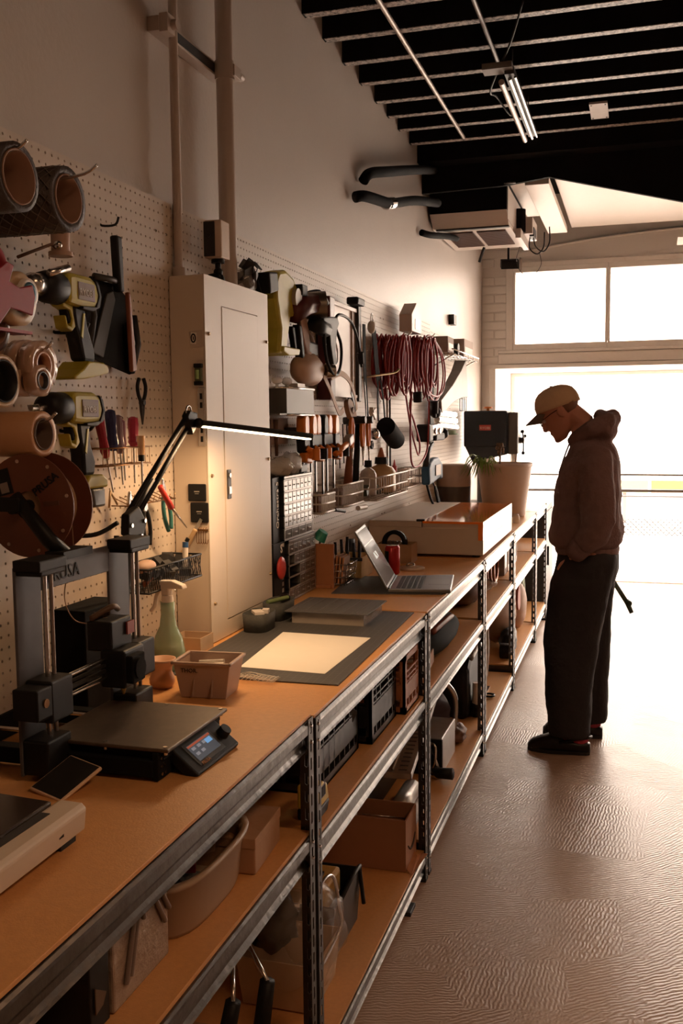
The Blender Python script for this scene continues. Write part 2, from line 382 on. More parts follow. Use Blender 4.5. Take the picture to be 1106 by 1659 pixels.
# ================================================================ PEGBOARDS (real holes)
def pegboard(y0, y1, z0, z1, label):
    t = thing('pegboard', label, 'pegboard', (-1.27, y0, z0), 0, 'pegboard panels along the left wall')
    p = .0254; ny = max(1, round((y1-y0)/p)); nz = max(1, round((z1-z0)/p)); py = (y1-y0)/ny; pz = (z1-z0)/nz; r_ = .0033; K = 8
    ang = [2*PI*k/K for k in range(K)]
    outer = [(1, 0), (1, 1), (0, 1), (-1, 1), (-1, 0), (-1, -1), (0, -1), (1, -1)]
    vs = []; fs = []
    for i in range(ny):
        for j in range(nz):
            cy = (i+.5)*py; cz = (j+.5)*pz; o = len(vs)
            for k in range(K): vs.append((0, cy+outer[k][0]*py/2, cz+outer[k][1]*pz/2))
            for k in range(K): vs.append((0, cy+r_*math.cos(ang[k]), cz+r_*math.sin(ang[k])))
            for k in range(K): vs.append((-.005, cy+r_*math.cos(ang[k]), cz+r_*math.sin(ang[k])))
            for k in range(K):
                k2 = (k+1) % K; fs.append((o+k, o+k2, o+K+k2, o+K+k)); fs.append((o+K+k, o+K+k2, o+2*K+k2, o+2*K+k))
    mb = MB(); mb.add(vs, fs)
    H, D = z1-z0, y1-y0
    for (a, b_, c, d) in ((0, D, 0, .0), ):
        pass
    mb.add([(0, 0, 0), (0, D, 0), (0, D, H), (0, 0, H), (-.005, 0, 0), (-.005, D, 0), (-.005, D, H), (-.005, 0, H)], [(0, 4, 5, 1), (1, 5, 6, 2), (2, 6, 7, 3), (3, 7, 4, 0)])
    mb.build('perforated_sheet', peg_m, t)
    b2 = MB(); 
    for yy in (0.0, D-.02): b2.box(-.028, -.006, yy+.001, yy+.019, 0, H)
    b2.box(-.028, -.006, .02, D-.02, H-.02, H-.001)
    b2.build('batten', peg_m, t, kind='stuff')
    s = MB()
    for yy in (.03, D/2, D-.03):
        for zz in (.13, H/2+.1, H-.09): s.cyl((-.001, yy, zz), (.002, yy, zz), .005, .003, 8)
    s.build('screw_heads', steel_m, t, kind='stuff')
Y = [.054, 1.274, 2.494, 3.714, 4.934, 6.154, 7.374]
pegboard(-.4, 1.274, .94, 2.165, 'white pegboard panel at the left edge of the photo behind the tape rolls')
pegboard(1.274, 2.494, .94, 2.165, 'white pegboard panel holding two drills and a dustpan left of the tall cabinet')
pegboard(2.494, 3.714, .94, 2.165, 'white pegboard panel partly hidden behind the tall cabinet')
pegboard(3.714, 4.934, .94, 2.165, 'white pegboard panel behind the hanging bar clamps and flat white case')
pegboard(4.934, 6.154, .94, 2.165, 'white pegboard panel behind the coils of red cord')
pegboard(6.154, 7.53, .94, 2.125, 'farthest white pegboard panel, behind the pistol tools and wire shelf')

# ================================================================ SHELVING BENCHES
def punched(mb, o, u, v, L_, wdt, n):
    """steel strip from o along v (length), u across (width) with slots"""
    o = Vector(o); u = Vector(u); v = Vector(v); p = L_/n; sw = .0042; sh = .0115
    for i in range(n):
        b0 = o+v*(p*i); cx, cy = wdt/2, p/2
        O = [(0, 0), (wdt/2, 0), (wdt, 0), (wdt, p/2), (wdt, p), (wdt/2, p), (0, p), (0, p/2)]
        I = [(cx-sw, cy-sh), (cx, cy-sh*1.25), (cx+sw, cy-sh), (cx+sw, cy), (cx+sw, cy+sh), (cx, cy+sh*1.25), (cx-sw, cy+sh), (cx-sw, cy)]
        vs = [b0+u*a+v*b_ for a, b_ in O]+[b0+u*a+v*b_ for a, b_ in I]
        mb.add(vs, [(k, (k+1) % 8, 8+(k+1) % 8, 8+k) for k in range(8)])
def beam_front(mb, y0, y1, x, zt, h=.068, dirn=1):
    # stepped cold-formed rail: top lip, proud upper face, recess, lower face, bottom lip
    d = dirn
    pr = [(-.035*d, zt-.002), (0, zt-.002), (.0, zt-.004), (.004*d, zt-.008), (.005*d, zt-h*.18), (.005*d, zt-h*.42), (.0, zt-h*.50), (-.009*d, zt-h*.60), (-.011*d, zt-h*.70), (-.011*d, zt-h*.86), (-.006*d, zt-h*.95), (-.002*d, zt-h), (-.014*d, zt-h), (-.015*d, zt-h+.004), (-.015*d, zt-h*.65), (-.006*d, zt-h*.45), (-.006*d, zt-.006), (-.035*d, zt-.006)]
    mb.loft([[Vector((x+a, y0, z)) for a, z in pr], [Vector((x+a, y1, z)) for a, z in pr]], True, False)
def bench(y0, y1, label, ztop=.915, zmid=.637, zbot=.102, xf=-.665, xb=-1.262, dep=0.):
    t = thing('shelving_bench', label, 'workbench', (xf, y0, 0), 0, 'steel shelving benches in a row')
    yy0, yy1 = y0+.004, y1-.004; hp = ztop-.004
    for (x, y, sx, sy) in ((xf+.006, yy0, -1, 1), (xf+.006, yy1, -1, -1), (xb, yy0, 1, 1), (xb, yy1, 1, -1)):
        mb = MB(); n = int(hp/.04)
        punched(mb, (x, y, .004), (0, sy, 0), (0, 0, 1), hp-.006, .030, n)
        punched(mb, (x, y, .004), (sx, 0, 0), (0, 0, 1), hp-.006, .030, n)
        q = mb.build('post', post_m, t, wd=True); so = q.modifiers.new('thick', 'SOLIDIFY'); so.thickness = .0018; so.offset = 0
        MB().box(min(x+sx*.034, x-sx*.003), max(x+sx*.034, x-sx*.003), min(y+sy*.034, y-sy*.003), max(y+sy*.034, y-sy*.003), 0, .014).build('foot_cap', rubber_m, q, wd=True, bev=.003)
    for nm, zt, zs in (('top', ztop, 0), ('mid', zmid, 1), ('low', zbot, 2)):
        mb = MB(); beam_front(mb, yy0+.012, yy1-.012, xf+.001, zt-.008)
        q = mb.build('front_beam', metal_m, t, wd=True)
        mb = MB(); beam_front(mb, yy0+.012, yy1-.012, xb+.004, zt-.008, dirn=-1); mb.build('rear_beam', metal_m, t, wd=True)
        mb = MB()
        for y, d in ((yy0+.003, 1), (yy1-.003, -1)): mb.box(xb+.01, xf-.004, min(y, y+d*.002), max(y, y+d*.002), zt-.06, zt-.008)
        mb.build('side_beams', metal_m, t, wd=True, kind='stuff')
        mb = MB()
        for y in (yy0+.013, yy1-.013):
            for dz in (.022, .058): mb.cyl((xf+.006, y, zt-dz), (xf+.0105, y, zt-dz), .0045, .0035, 8)
        mb.build('rivets', steel_m, q, wd=True, kind='stuff')
        if zs == 0: MB().box(xb-.002, xf+.002, y0+.003, y1-.003, zt-.007, zt).build('worktop', wood_m, t, wd=True, bev=.001)
        else: MB().box(xb+.004, xf-.003, y0+.012, y1-.012, zt-.012, zt-.001).build('shelf_board', wood_m, t, wd=True)
    return t
bench(.78, 1.945, 'steel bench nearest the camera carrying the plotter and filament printer', ztop=.925, zmid=.668)
bench(1.958, 3.135, 'steel bench with the cutting mat and sheet of paper on its top')
bench(3.152, 4.415, 'steel bench carrying the open laptop', zbot=.118)
bench(4.435, 5.555, 'steel bench under the low box with the orange clear lid')
bench(5.565, 6.81, 'steel bench holding upright books on its middle shelf', zbot=.14)
bench(6.82, 7.62, 'last steel bench before the doorway, under the bench drill', zbot=.14)
# ================================================================ CABINET AND PIPES
cab_m = mat('cabinet_paint', (.66, .57, .47), .42, 0, .04, 6)
X0 = -1.16
t = thing('electrical_cabinet', 'tall pale metal cabinet standing on the bench against the pegboard', 'cabinet', (-1.215, 2.77, .917))
MB().box(-1.268, X0-.004, 2.53, 3.015, .917, 1.962).build('case', cab_m, t, wd=True, bev=.002)
cf = MB(); cf.box(X0-.0035, X0, 2.529, 2.643, .918, 1.963).box(X0-.0035, X0, 2.925, 3.017, .918, 1.963).box(X0-.0035, X0, 2.643, 2.925, 1.887, 1.963).box(X0-.0035, X0, 2.643, 2.925, .918, .966)
cf.build('face_frame', cab_m, t, wd=True)
d = MB().box(X0-.0025, X0+.0015, 2.6455, 2.9225, .9685, 1.8845).build('door', cab_m, t, wd=True, bev=.0015)
MB().box(X0+.001, X0+.005, 2.655, 2.682, 1.325, 1.412).build('latch', dark_m, d, wd=True, bev=.002)
MB().box(X0+.005, X0+.008, 2.660, 2.677, 1.34, 1.362).cyl((X0+.004, 2.668, 1.395), (X0+.0085, 2.668, 1.395), .007).build('lock', steel_m, d, wd=True, kind='stuff')
sc_ = MB()
for (y, z) in ((2.55, 1.80), (2.999, 1.81), (2.552, 1.40), (2.999, 1.43), (2.554, 1.03), (2.999, 1.05)): sc_.cyl((X0-.001, y, z), (X0+.006, y, z), .006, .004, 10)
sc_.build('screws', mat('brass_screw', (.35, .25, .15), .4, .8), t, wd=True, kind='stuff')
# things stuck on its side (facing -Y)
ys_ = 2.529
def side_slab(name, label, cat, x0, x1, z0, z1, th, m, bev=.002, ang=0):
    t = thing(name, label, cat, ((x0+x1)/2, ys_, (z0+z1)/2)); cx, cz = (x0+x1)/2, (z0+z1)/2
    return t, MB().bx((cx, ys_-th/2, cz), (x1-x0, th, z1-z0), 0, 0, ang)
t, mb = side_slab('sticker', 'white and clear sticker with a dark round emblem on the cabinet side', 'sticker', -1.205, -1.168, 1.762, 1.808, .0012, white_m, ang=-.1)
mb.build('backing', mat('clear_sticker', (.55, .47, .40), .15), t, wd=True)
mb = MB().bx((-1.195, ys_-.0018, 1.787), (.018, .001, .032), 0, 0, .1); mb.build('label_patch', paper_m, t, wd=True)
mb = MB()
for i in range(24):
    a = 2*PI*i/24; mb.bx((-1.195+.0062*math.cos(a), ys_-.0026, 1.787+.011*math.sin(a)), (.0035, .0006, .0035), 0, 0, 0)
mb.bx((-1.195, ys_-.0026, 1.787), (.003, .0006, .010)); mb.build('emblem', black_m, t, wd=True, kind='stuff')
t, mb = side_slab('spirit_level', 'small green level with black ends on the cabinet side', 'level', -1.192, -1.168, 1.655, 1.716, .014, dark_m)
MB().box(-1.190, -1.170, ys_-.012, ys_, 1.667, 1.704).build('level_body', mat('level_green', (.10, .12, .07), .3), t, wd=True, bev=.002)
MB().box(-1.192, -1.168, ys_-.014, ys_, 1.655, 1.667).build('end_cap', black_m, t, wd=True, bev=.002)
MB().box(-1.192, -1.168, ys_-.014, ys_, 1.704, 1.716).build('end_cap', black_m, t, wd=True, bev=.002)
MB().cyl((-1.18, ys_-.015, 1.673), (-1.18, ys_-.015, 1.698), .005).build('vial', mat('vial', (.3, .45, .2), .1), t, wd=True)
t, mb = side_slab('steel_square', 'bright slotted steel bar standing upright on the cabinet side', 'tool', -1.185, -1.163, 1.49, 1.65, .006, steel_m)
pl = [(0, 0), (.022, 0), (.022, .165), (.006, .165), (0, .158)]
mb = MB().prism(pl, .006, (-1.185, ys_, 1.485), (1, 0, 0), (0, 0, 1)); mb.build('blade', steel_m, t, wd=True, bev=.001)
mb = MB()
for z in (1.505, 1.53, 1.60, 1.625): mb.bx((-1.174, ys_-.0065, z), (.007, .001, .016))
mb.build('slots', black_m, t, wd=True, kind='stuff')
for z0, z1, lab in ((1.329, 1.378, 'upper of two black square magnets on the cabinet side'), (1.268, 1.325, 'lower of two black square magnets on the cabinet side')):
    x0 = -1.222 if z0 > 1.3 else -1.216
    t, mb = side_slab('magnetic_pad', lab, 'magnet', x0, x0+.056, z0, z1, .006, black_m); mb.build('pad', black_m, t, wd=True, bev=.003)
    mb = MB().bx((x0+.028, ys_-.0066, (z0+z1)/2+.003), (.016, .0006, .003)).bx((x0+.028, ys_-.0066, (z0+z1)/2-.003), (.012, .0006, .0012)); mb.build('printed_mark', mat('grey_print', (.35, .33, .30), .5), t, wd=True, kind='stuff')
t = thing('hook_clip_rack', 'small bronze wire clips hanging in a row under the black magnets', 'clips', (-1.18, ys_, 1.235))
for i in range(5):
    x = -1.195+i*.007; MB().tube(smooth_path([(x, ys_-.004, 1.255), (x, ys_-.010, 1.25), (x, ys_-.012, 1.215), (x+.002, ys_-.006, 1.208), (x+.004, ys_-.004, 1.22)], 4), .0011, 6).build('clip', mat('bronze', (.3, .16, .07), .3, .9), t, wd=True)
MB().box(-1.198, -1.164, ys_-.003, ys_, 1.244, 1.249).build('bar', mat('bronze', 0), t, wd=True)
t = thing('putty_knife', 'pale wooden scraper leaning against the lower cabinet side', 'tool', (-1.2, ys_, 1.2))
MB().bx((-1.225, ys_-.010, 1.205), (.014, .012, .105), 0, 0, .55).build('handle', mat('pale_wood', (.52, .36, .2), .5, 0, .1), t, wd=True, bev=.004)
MB().bx((-1.190, ys_-.010, 1.262), (.010, .002, .04), 0, 0, .55).build('blade', steel_m, t, wd=True)
MB().cyl((-1.224, ys_-.018, 1.215), (-1.219, ys_-.018, 1.224), .006).build('clip', black_m, t, wd=True)
# pipes in front of the wall
pipe_m = mat('painted_pipe', (.50, .42, .36), .4, 0, .05)
t = thing('wall_pipe', 'thin painted pipe rising from the cabinet top beside the thick pipe', 'pipe', (-1.262, 2.57, 1.965))
MB().cyl((-1.255, 2.57, 1.965), (-1.255, 2.57, 3.4), .0125, n=14).build('pipe', pipe_m, t, wd=True)
MB().cyl((-1.255, 2.57, 1.965), (-1.255, 2.57, 1.99), .02).build('collar', pipe_m, t, wd=True)
t = thing('wall_pipe', 'thick painted pipe rising from the cabinet top', 'pipe', (-1.235, 2.88, 1.965))
MB().cyl((-1.235, 2.88, 1.965), (-1.235, 2.88, 3.4), .027, n=20).build('pipe', pipe_m, t, wd=True)
MB().cyl((-1.235, 2.88, 2.60), (-1.235, 2.88, 2.655), .031, n=20).box(-1.235, -1.20, 2.875, 2.93, 2.61, 2.645).build('pipe_clamp', pipe_m, t, wd=True, bev=.002)
MB().cyl((-1.21, 2.93, 2.628), (-1.21, 2.955, 2.628), .012).build('clamp_bolt', pipe_m, t, wd=True)
t = thing('strut_channel', 'dark horizontal bracket bar joining the two pipes on the wall', 'bracket', (-1.28, 2.7, 2.64))
MB().box(-1.298, -1.262, 2.50, 2.93, 2.615, 2.655).build('channel', pipe_m, t, wd=True, bev=.002)
MB().box(-1.282, -1.261, 2.585, 2.90, 2.621, 2.649).build('channel_mouth', dark_m, t, wd=True)
MB().box(-1.262, -1.236, 2.50, 2.545, 2.61, 2.66).cyl((-1.24, 2.53, 2.635), (-1.22, 2.53, 2.635), .014).build('pipe_clamp', pipe_m, t, wd=True, bev=.002)
t = thing('mini_tripod_camera', 'pale boxy camera on a black ball head standing on the cabinet top', 'camera', (-1.2, 2.70, 1.963))
MB().box(-1.235, -1.18, 2.70, 2.765, 2.035, 2.145).build('camera_body', mat('cream_plastic', (.60, .47, .36), .5), t, wd=True, bev=.004)
MB().box(-1.234, -1.2, 2.696, 2.70, 2.04, 2.14).cyl((-1.217, 2.69, 2.10), (-1.217, 2.70, 2.10), .006).build('side_port', dark_m, t, wd=True)
MB().cyl((-1.207, 2.735, 1.99), (-1.207, 2.735, 2.035), .009).sph((-1.207, 2.735, 1.998), .014).cyl((-1.207, 2.735, 2.024), (-1.207, 2.735, 2.035), .02).build('ball_head', black_m, t, wd=True)
for dx, dy in ((-.03, -.04), (.03, -.035), (.0, .05)): MB().tube([(-1.207, 2.735, 1.99), (-1.207+dx*.6, 2.735+dy*.6, 1.982), (-1.207+dx, 2.735+dy, 1.966)], [.009, .008, .005]).build('leg', black_m, t, wd=True)
t = thing('crumpled_bag', 'crumpled dark sanding scraps in a clear bag on the cabinet top', 'bag', (-1.2, 2.95, 1.963))
r = random.Random(2); mb = MB()
for i in range(16):
    c = (-1.225+r.random()*.05, 2.90+r.random()*.10, 1.985+r.random()*.075); mb.bx(c, (.03, .035, .002+.002*r.random()), r.random()*3, r.random()*3, r.random()*3)
mb.build('scraps', dark_m, t, wd=True, kind='stuff')
MB().loft([[Vector((-1.215+a*s_+.002*math.sin(9*k), 2.955+b_*s_, z)) for k, (a, b_) in enumerate([(math.cos(2*PI*q/14)*.035, math.sin(2*PI*q/14)*.06) for q in range(14)])] for z, s_ in ((1.965, .8), (1.985, 1.05), (2.01, 1.0), (2.035, .95))], False).build('bag_film', mat('clear_film', (.8, .75, .7), .12, 0, .05, alpha=.22, bump=.5, bscale=30), t, wd=True)

# ================================================================ FILAMENT PRINTER
blk = black_m; alu_m = mat('grey_frame', (.105, .105, .115), .5, .2); rod_m = steel_m
bz = .925
t = thing('filament_printer', 'grey framed filament printer with black bed and small tilted screen', 'printer', (-1.02, 1.62, bz))
xf = -1.02
fr = MB().box(xf-.006, xf, 1.425, 1.50, bz+.01, 1.305).box(xf-.006, xf, 1.735, 1.815, bz+.01, 1.305).box(xf-.006, xf, 1.50, 1.735, 1.253, 1.305)
fr.build('frame', alu_m, t, wd=True, bev=.0015)
text('PRUSA', blk, t, (xf+.0012, 1.520, 1.264), (0, 1, 0), (0, 0, 1), .036, 'frame_lettering')
for y, nm in ((1.463, 0), (1.775, 1)):
    MB().box(xf-.004, xf+.05, y-.04, y+.045, 1.298, 1.318).box(xf-.004, xf+.05, y-.035, y+.04, 1.29, 1.30).build('top_bracket', blk, t, wd=True, bev=.003)
    MB().box(xf-.004, xf+.05, y-.035, y+.04, bz+.012, bz+.075).build('lower_motor_mount', blk, t, wd=True, bev=.004)
    for q, dy, rr in (('smooth_rod', .010, .0045), ('lead_screw', .030, .0038)): MB().cyl((xf+.025, y+dy, bz+.06), (xf+.025, y+dy, 1.30), rr, n=12).build(q, rod_m if rr > .004 else mat('lead_steel', (.3, .24, .2), .4, .9), t, wd=True)
    MB().box(xf+.002, xf+.055, y-.025, y+.043, 1.03, 1.105).box(xf+.01, xf+.05, y-.05, y-.02, 1.04, 1.07).build('axis_carriage', blk, t, wd=True, bev=.004)
for z in (1.055, 1.092): MB().cyl((xf+.03, 1.48, z), (xf+.03, 1.78, z), .0042).build('smooth_rod', rod_m, t, wd=True)
MB().box(xf+.028, xf+.034, 1.49, 1.78, 1.066, 1.073).box(xf+.028, xf+.034, 1.49, 1.78, 1.078, 1.083).build('drive_belt', rubber_m, t, wd=True)
mb = MB().box(xf+.005, xf+.055, 1.395, 1.44, 1.045, 1.10); mb.build('axis_motor', blk, t, wd=True, bev=.003)
MB().cyl((xf+.057, 1.42, 1.073), (xf+.045, 1.42, 1.073), .008).build('motor_pulley', mat('bronze', 0), t, wd=True)
e = MB().box(xf+.02, xf+.075, 1.655, 1.735, 1.035, 1.11).build('extruder', blk, t, wd=True, bev=.005)
MB().box(xf-.01, xf+.045, 1.66, 1.74, 1.105, 1.165).build('extruder_motor', blk, e, wd=True, bev=.004)
MB().box(xf+.072, xf+.090, 1.66, 1.71, 1.045, 1.10).cyl((xf+.09, 1.685, 1.072), (xf+.094, 1.685, 1.072), .021).build('fan', blackmat_m, e, wd=True, bev=.003)
mb = MB(); 
for k in range(5): mb.cyl((xf+.0, 1.665+k*.015, 1.165), (xf+.0, 1.667+k*.015, 1.175+.004*(k % 2)), .005, .006, 6)
mb.tube(smooth_path([(xf+.0, 1.66, 1.17), (xf+.03, 1.69, 1.19), (xf+.02, 1.73, 1.178)], 5), .006).build('cable_clips', mat('dull_brown', (.12, .07, .04), .5), e, wd=True, kind='stuff')
MB().box(xf+.046, xf+.05, 1.715, 1.742, 1.13, 1.155).build('red_label', mat('dull_red', (.3, .05, .04), .5), e, wd=True)
MB().cyl((xf+.045, 1.70, 1.035), (xf+.045, 1.70, 1.012), .009, .002).build('nozzle', mat('brass', (.55, .35, .12), .3, 1), e, wd=True)
bed_m = mat('print_bed', (.10, .075, .055), .42, .2, .35, 60)
b_ = MB().box(-1.03, -.772, 1.49, 1.748, .978, .985).build('heated_bed', bed_m, t, wd=True, bev=.002)
MB().box(-1.02, -.785, 1.50, 1.74, .962, .974).build('bed_carriage', blackmat_m, t, wd=True)
mb = MB()
for (x, y) in ((-1.02, 1.5), (-.782, 1.5), (-.782, 1.738), (-1.02, 1.738), (-.90, 1.5), (-.9, 1.738)): mb.cyl((x, y, .972), (x, y, .9865), .004)
mb.build('bed_screws', steel_m, b_, wd=True, kind='stuff')
for y in (1.50, 1.735): MB().box(-1.20, -.80, y-.015, y+.015, bz+.008, bz+.038).build('base_rail', blackmat_m, t, wd=True, bev=.002)
for y in (1.56, 1.68): MB().cyl((-1.19, y, bz+.045), (-.79, y, bz+.045), .004).build('bed_rod', rod_m, t, wd=True)
MB().box(-.802, -.79, 1.487, 1.75, bz+.002, bz+.052).build('front_plate', blackmat_m, t, wd=True, bev=.002)
MB().box(-1.205, -1.195, 1.487, 1.75, bz+.002, bz+.052).build('rear_plate', blackmat_m, t, wd=True, bev=.002)
mb = MB()
for y in (1.497, 1.51): 
    for z in (.938, .952, .966): mb.cyl((-.79, y, z), (-.787, y, z), .003)
mb.build('plate_screws', steel_m, t, wd=True, kind='stuff')
MB().box(-1.20, -1.12, 1.80, 1.97, bz, 1.153).build('power_supply', blackmat_m, t, wd=True, bev=.003)
# tilted screen unit
def frame3(o, n, u):
    n = Vector(n).normalized(); u = Vector(u); u = (u-n*u.dot(n)).normalized(); return Vector(o), u, n.cross(u), n
o_ = Vector((-.757, 1.615, .953)); nn = Vector((.62, -.05, .78)).normalized(); uu = Vector((0.02, 1, 0)); uu = (uu-nn*uu.dot(nn)).normalized(); vv = nn.cross(uu)
def obox(mb, o, u, v, n, a0, a1, b0, b1, c0, c1):
    vs = [o+u*a+v*b_+n*c for c in (c0, c1) for b_ in (b0, b1) for a in (a0, a1)]
    return mb.add(vs, [(0, 2, 3, 1), (4, 5, 7, 6), (0, 1, 5, 4), (2, 6, 7, 3), (0, 4, 6, 2), (1, 3, 7, 5)])
l_ = obox(MB(), o_, uu, vv, nn, -.085, .085, -.035, .035, -.022, 0).build('screen_housing', blk, t, wd=True, bev=.004)
obox(MB(), o_, uu, vv, nn, -.060, .040, -.024, .026, 0, .0012).build('bezel', dark_m, l_, wd=True)
scr_m = mat('lit_screen', (.10, .12, .15), .3, 0, .05, emit=.35)
obox(MB(), o_, uu, vv, nn, -.052, .032, -.016, .020, .0012, .002).build('screen', scr_m, l_, wd=True)
obox(MB(), o_, uu, vv, nn, -.052, .032, .0145, .0185, .002, .0024).build('screen_bar', mat('lit_red', (.4, .08, .03), .4, emit=.5), l_, wd=True)
mb = MB()
for a, b1 in ((-.045, .006), (-.025, .006), (-.005, .006), (-.045, -.006), (-.025, -.006)): obox(mb, o_, uu, vv, nn, a, a+.012, b1, b1+.006, .002, .0024)
mb.build('screen_icons', mat('lit_grey', (.25, .27, .32), .4, emit=.5), l_, wd=True, kind='stuff')
obox(MB(), o_, uu, vv, nn, .005, .026, .002, .012, .0021, .0026).build('screen_icon', mat('lit_blue', (.12, .30, .55), .4, emit=.9), l_, wd=True)
text('PRUSA', mat('faded_orange', (.45, .22, .10), .5), l_, o_-uu*.052-vv*.026+nn*.0014, uu, vv, .010, 'housing_lettering')
q0 = o_+uu*.064; MB().cyl(q0-nn*.002, q0+nn*.016, .013, .0115, 16).build('knob', blk, l_, wd=True)
obox(MB(), o_, uu, vv, nn, .045, .07, .034, .05, -.015, -.004).build('memory_card', mat('pale_card', (.4, .3, .22), .5), l_, wd=True)
for y in (1.55, 1.68): MB().bx((-.785, y, .945), (.05, .006, .03), 0, 0, .6).build('screen_bracket', blk, t, wd=True)
# holder arm over the spool
MB().tube([(-1.035, 1.60, 1.305), (-1.05, 1.575, 1.335), (-1.118, 1.57, 1.418)], [.016, .015, .012], 8).build('spool_arm', blk, t, wd=True)
MB().cyl((-1.118, 1.56, 1.395), (-1.118, 1.70, 1.395), .012).build('spool_axle', blk, t, wd=True)
MB().box(-1.16, -1.10, 1.556, 1.572, 1.388, 1.415).build('axle_plate', blk, t, wd=True, bev=.003)
MB().box(-1.05, -1.01, 1.56, 1.66, 1.30, 1.315).build('spool_holder_base', blk, t, wd=True)
# coloured wiring loom behind
MB().tube(smooth_path([(-1.12, 1.42, .935), (-1.14, 1.40, 1.02), (-1.16, 1.40, 1.10), (-1.18, 1.385, 1.14)], 6), [.010]*18+[.013]).build('wiring_loom', blackmat_m, t, wd=True)
# spool
c = Vector((-1.118, 1.615, 1.395)); spool_m = mat('rust_brown_plastic', (.17, .055, .028), .35, 0, .08)
t = thing('filament_spool', 'large rust-brown spool of filament hanging above the printer frame', 'spool', c)
def flange(y, th):
    mb = MB(); n = 48
    prof = [(.028, 0), (.1, 0), (.1, th), (.028, th)]
    mb.lathe(prof, (c.x, y, c.z), (0, 1, 0), n, smooth=False, close=True); return mb
for y in (c.y-.003, c.y+.062): 
    f_ = flange(y, .003).build('flange', spool_m, t, wd=True)
MB().lathe([(.028, 0), (.034, 0), (.034, .06), (.028, .06)], (c.x, c.y, c.z), (0, 1, 0), 28, close=True).build('hub', dark_m, t, wd=True)
mb = MB()
for k in range(14): mb.lathe([(.066, 0), (.0685, .002), (.066, .004)], (c.x, c.y+.002+k*.0042, c.z), (0, 1, 0), 40)
mb.build('filament', mat('tan_filament', (.42, .26, .15), .35), t, wd=True, kind='stuff')
mb = MB()
for k in range(8):
    a = 2*PI*(k+.3)/8; mb.cyl((c.x+.088*math.cos(a), c.y-.0045, c.z+.088*math.sin(a)), (c.x+.088*math.cos(a), c.y-.002, c.z+.088*math.sin(a)), .0035)
mb.build('rim_holes', mat('pale_brown', (.5, .36, .26), .5), t, wd=True, kind='stuff')
for a in (-.75, .1): MB().bx((c.x+.052*math.cos(a), c.y-.0036, c.z+.052*math.sin(a)), (.034, .001, .009), 0, 0, -a).build('sight_slot', mat('slot_brown', (.12, .05, .03), .5), t, wd=True)
MB().bx((c.x-.052, c.y-.0038, c.z+.045), (.032, .001, .05), 0, 0, -.25).build('paper_label', black_m, t, wd=True)
MB().bx((c.x-.05, c.y-.0046, c.z+.034), (.018, .001, .020), 0, 0, -.25).build('label_window', mat('label_grey', (.25, .2, .17), .5), t, wd=True)
ang = .7; text('PRUSA', black_m, t, (c.x+.018, c.y-.0042, c.z+.018), (math.cos(.62), 0, math.sin(.62)), (-math.sin(.62), 0, math.cos(.62)), .022, 'flange_lettering', bold=.0004)
t.location = t.location
pts = smooth_path([(c.x+.066, c.y+.04, c.z-.02), (c.x+.055, c.y+.06, c.z-.10), (-1.07, 1.65, 1.22), (-1.06, 1.66, 1.17), (-1.04, 1.685, 1.155), (-1.01, 1.70, 1.165), (-.985, 1.70, 1.15)], 8)
o = MB().tube(pts, .0011, 6).build('filament_strand', mat('tan_filament', 0)); tag(o, 'thin pale filament strand looping from the spool to the print head', 'filament')

# ================================================================ DESK LAMP
t = thing('desk_lamp', 'black two-arm desk lamp with a long thin lit bar head', 'lamp', (-1.13, 1.93, .925))
A = Vector((-1.10, 1.955, 1.325)); B = Vector((-1.085, 2.25, 1.556)); 
arm = (B-A); nrm = arm.cross(Vector((1, 0, 0))).normalized()
for s_ in (-1, 1): MB().tube([A+nrm*.016*s_, B+nrm*.013*s_], .0065, 8).build('upper_arm', blk, t, wd=True)
MB().tube([A+arm*.08, A+arm*.4], .006, 6).build('spring', dark_m, t, wd=True)
MB().tube([(-1.135, 1.93, .925), (-1.115, 1.935, 1.30)], .0065).build('lower_arm', blk, t, wd=True)
MB().tube([(-1.125, 1.965, .925), (-1.105, 1.972, 1.30)], .0065).build('lower_arm', blk, t, wd=True)
MB().prism([(-.045, -.02), (.02, -.045), (.045, 0), (.01, .04), (-.04, .025)], .020, (A.x+.008, A.y, A.z), (0, 1, 0), (0, 0, 1)).build('elbow_joint', blk, t, wd=True, bev=.004)
mb = MB()
for dy, dz in ((-.03, .0), (.012, -.028), (.03, .005)): mb.cyl((A.x+.02, A.y+dy, A.z+dz), (A.x+.032, A.y+dy, A.z+dz), .005)
mb.build('joint_bolts', steel_m, t, wd=True, kind='stuff')
MB().prism([(-.028, .012), (.0, -.036), (.032, -.012), (.03, .02), (-.012, .026)], .018, (B.x-.004, B.y, B.z), (0, 1, 0), (0, 0, 1)).build('upper_joint', blk, t, wd=True, bev=.003)
MB().tube(arc((B.x+.006, B.y-.006, B.z+.024), .014, 0, 2*PI*.95, 14, (0, 1, 0), (0, 0, 1)), .0022, 6).build('wire_ring', steel_m, t, wd=True)
H0 = Vector((-1.062, 2.265, 1.550)); H1 = Vector((-.887, 2.62, 1.509)); hd = (H1-H0).normalized(); hs = hd.cross(Vector((0, 0, 1))).normalized(); hu = hs.cross(hd)
h_ = obox(MB(), H0, hd, hs, hu, 0, (H1-H0).length, -.017, .017, -.006, .008).build('lamp_head', blk, t, wd=True, bev=.003)
led_m = mat('led_strip', (1, .80, .52), .5, 0, 0, emit=9.0)
obox(MB(), H0, hd, hs, hu, .012, (H1-H0).length-.006, -.013, .013, -.0095, -.0062).build('light_strip', led_m, h_, wd=True)
MB().sph(H0, .013).build('head_joint', blk, t, wd=True)
mid = (H0+H1)/2-hu*.012
lo = lamp('led_light', 'AREA', mid, 3.8, (1, .60, .30), .36, .024); q = Matrix((hd, hs, hu)).transposed()
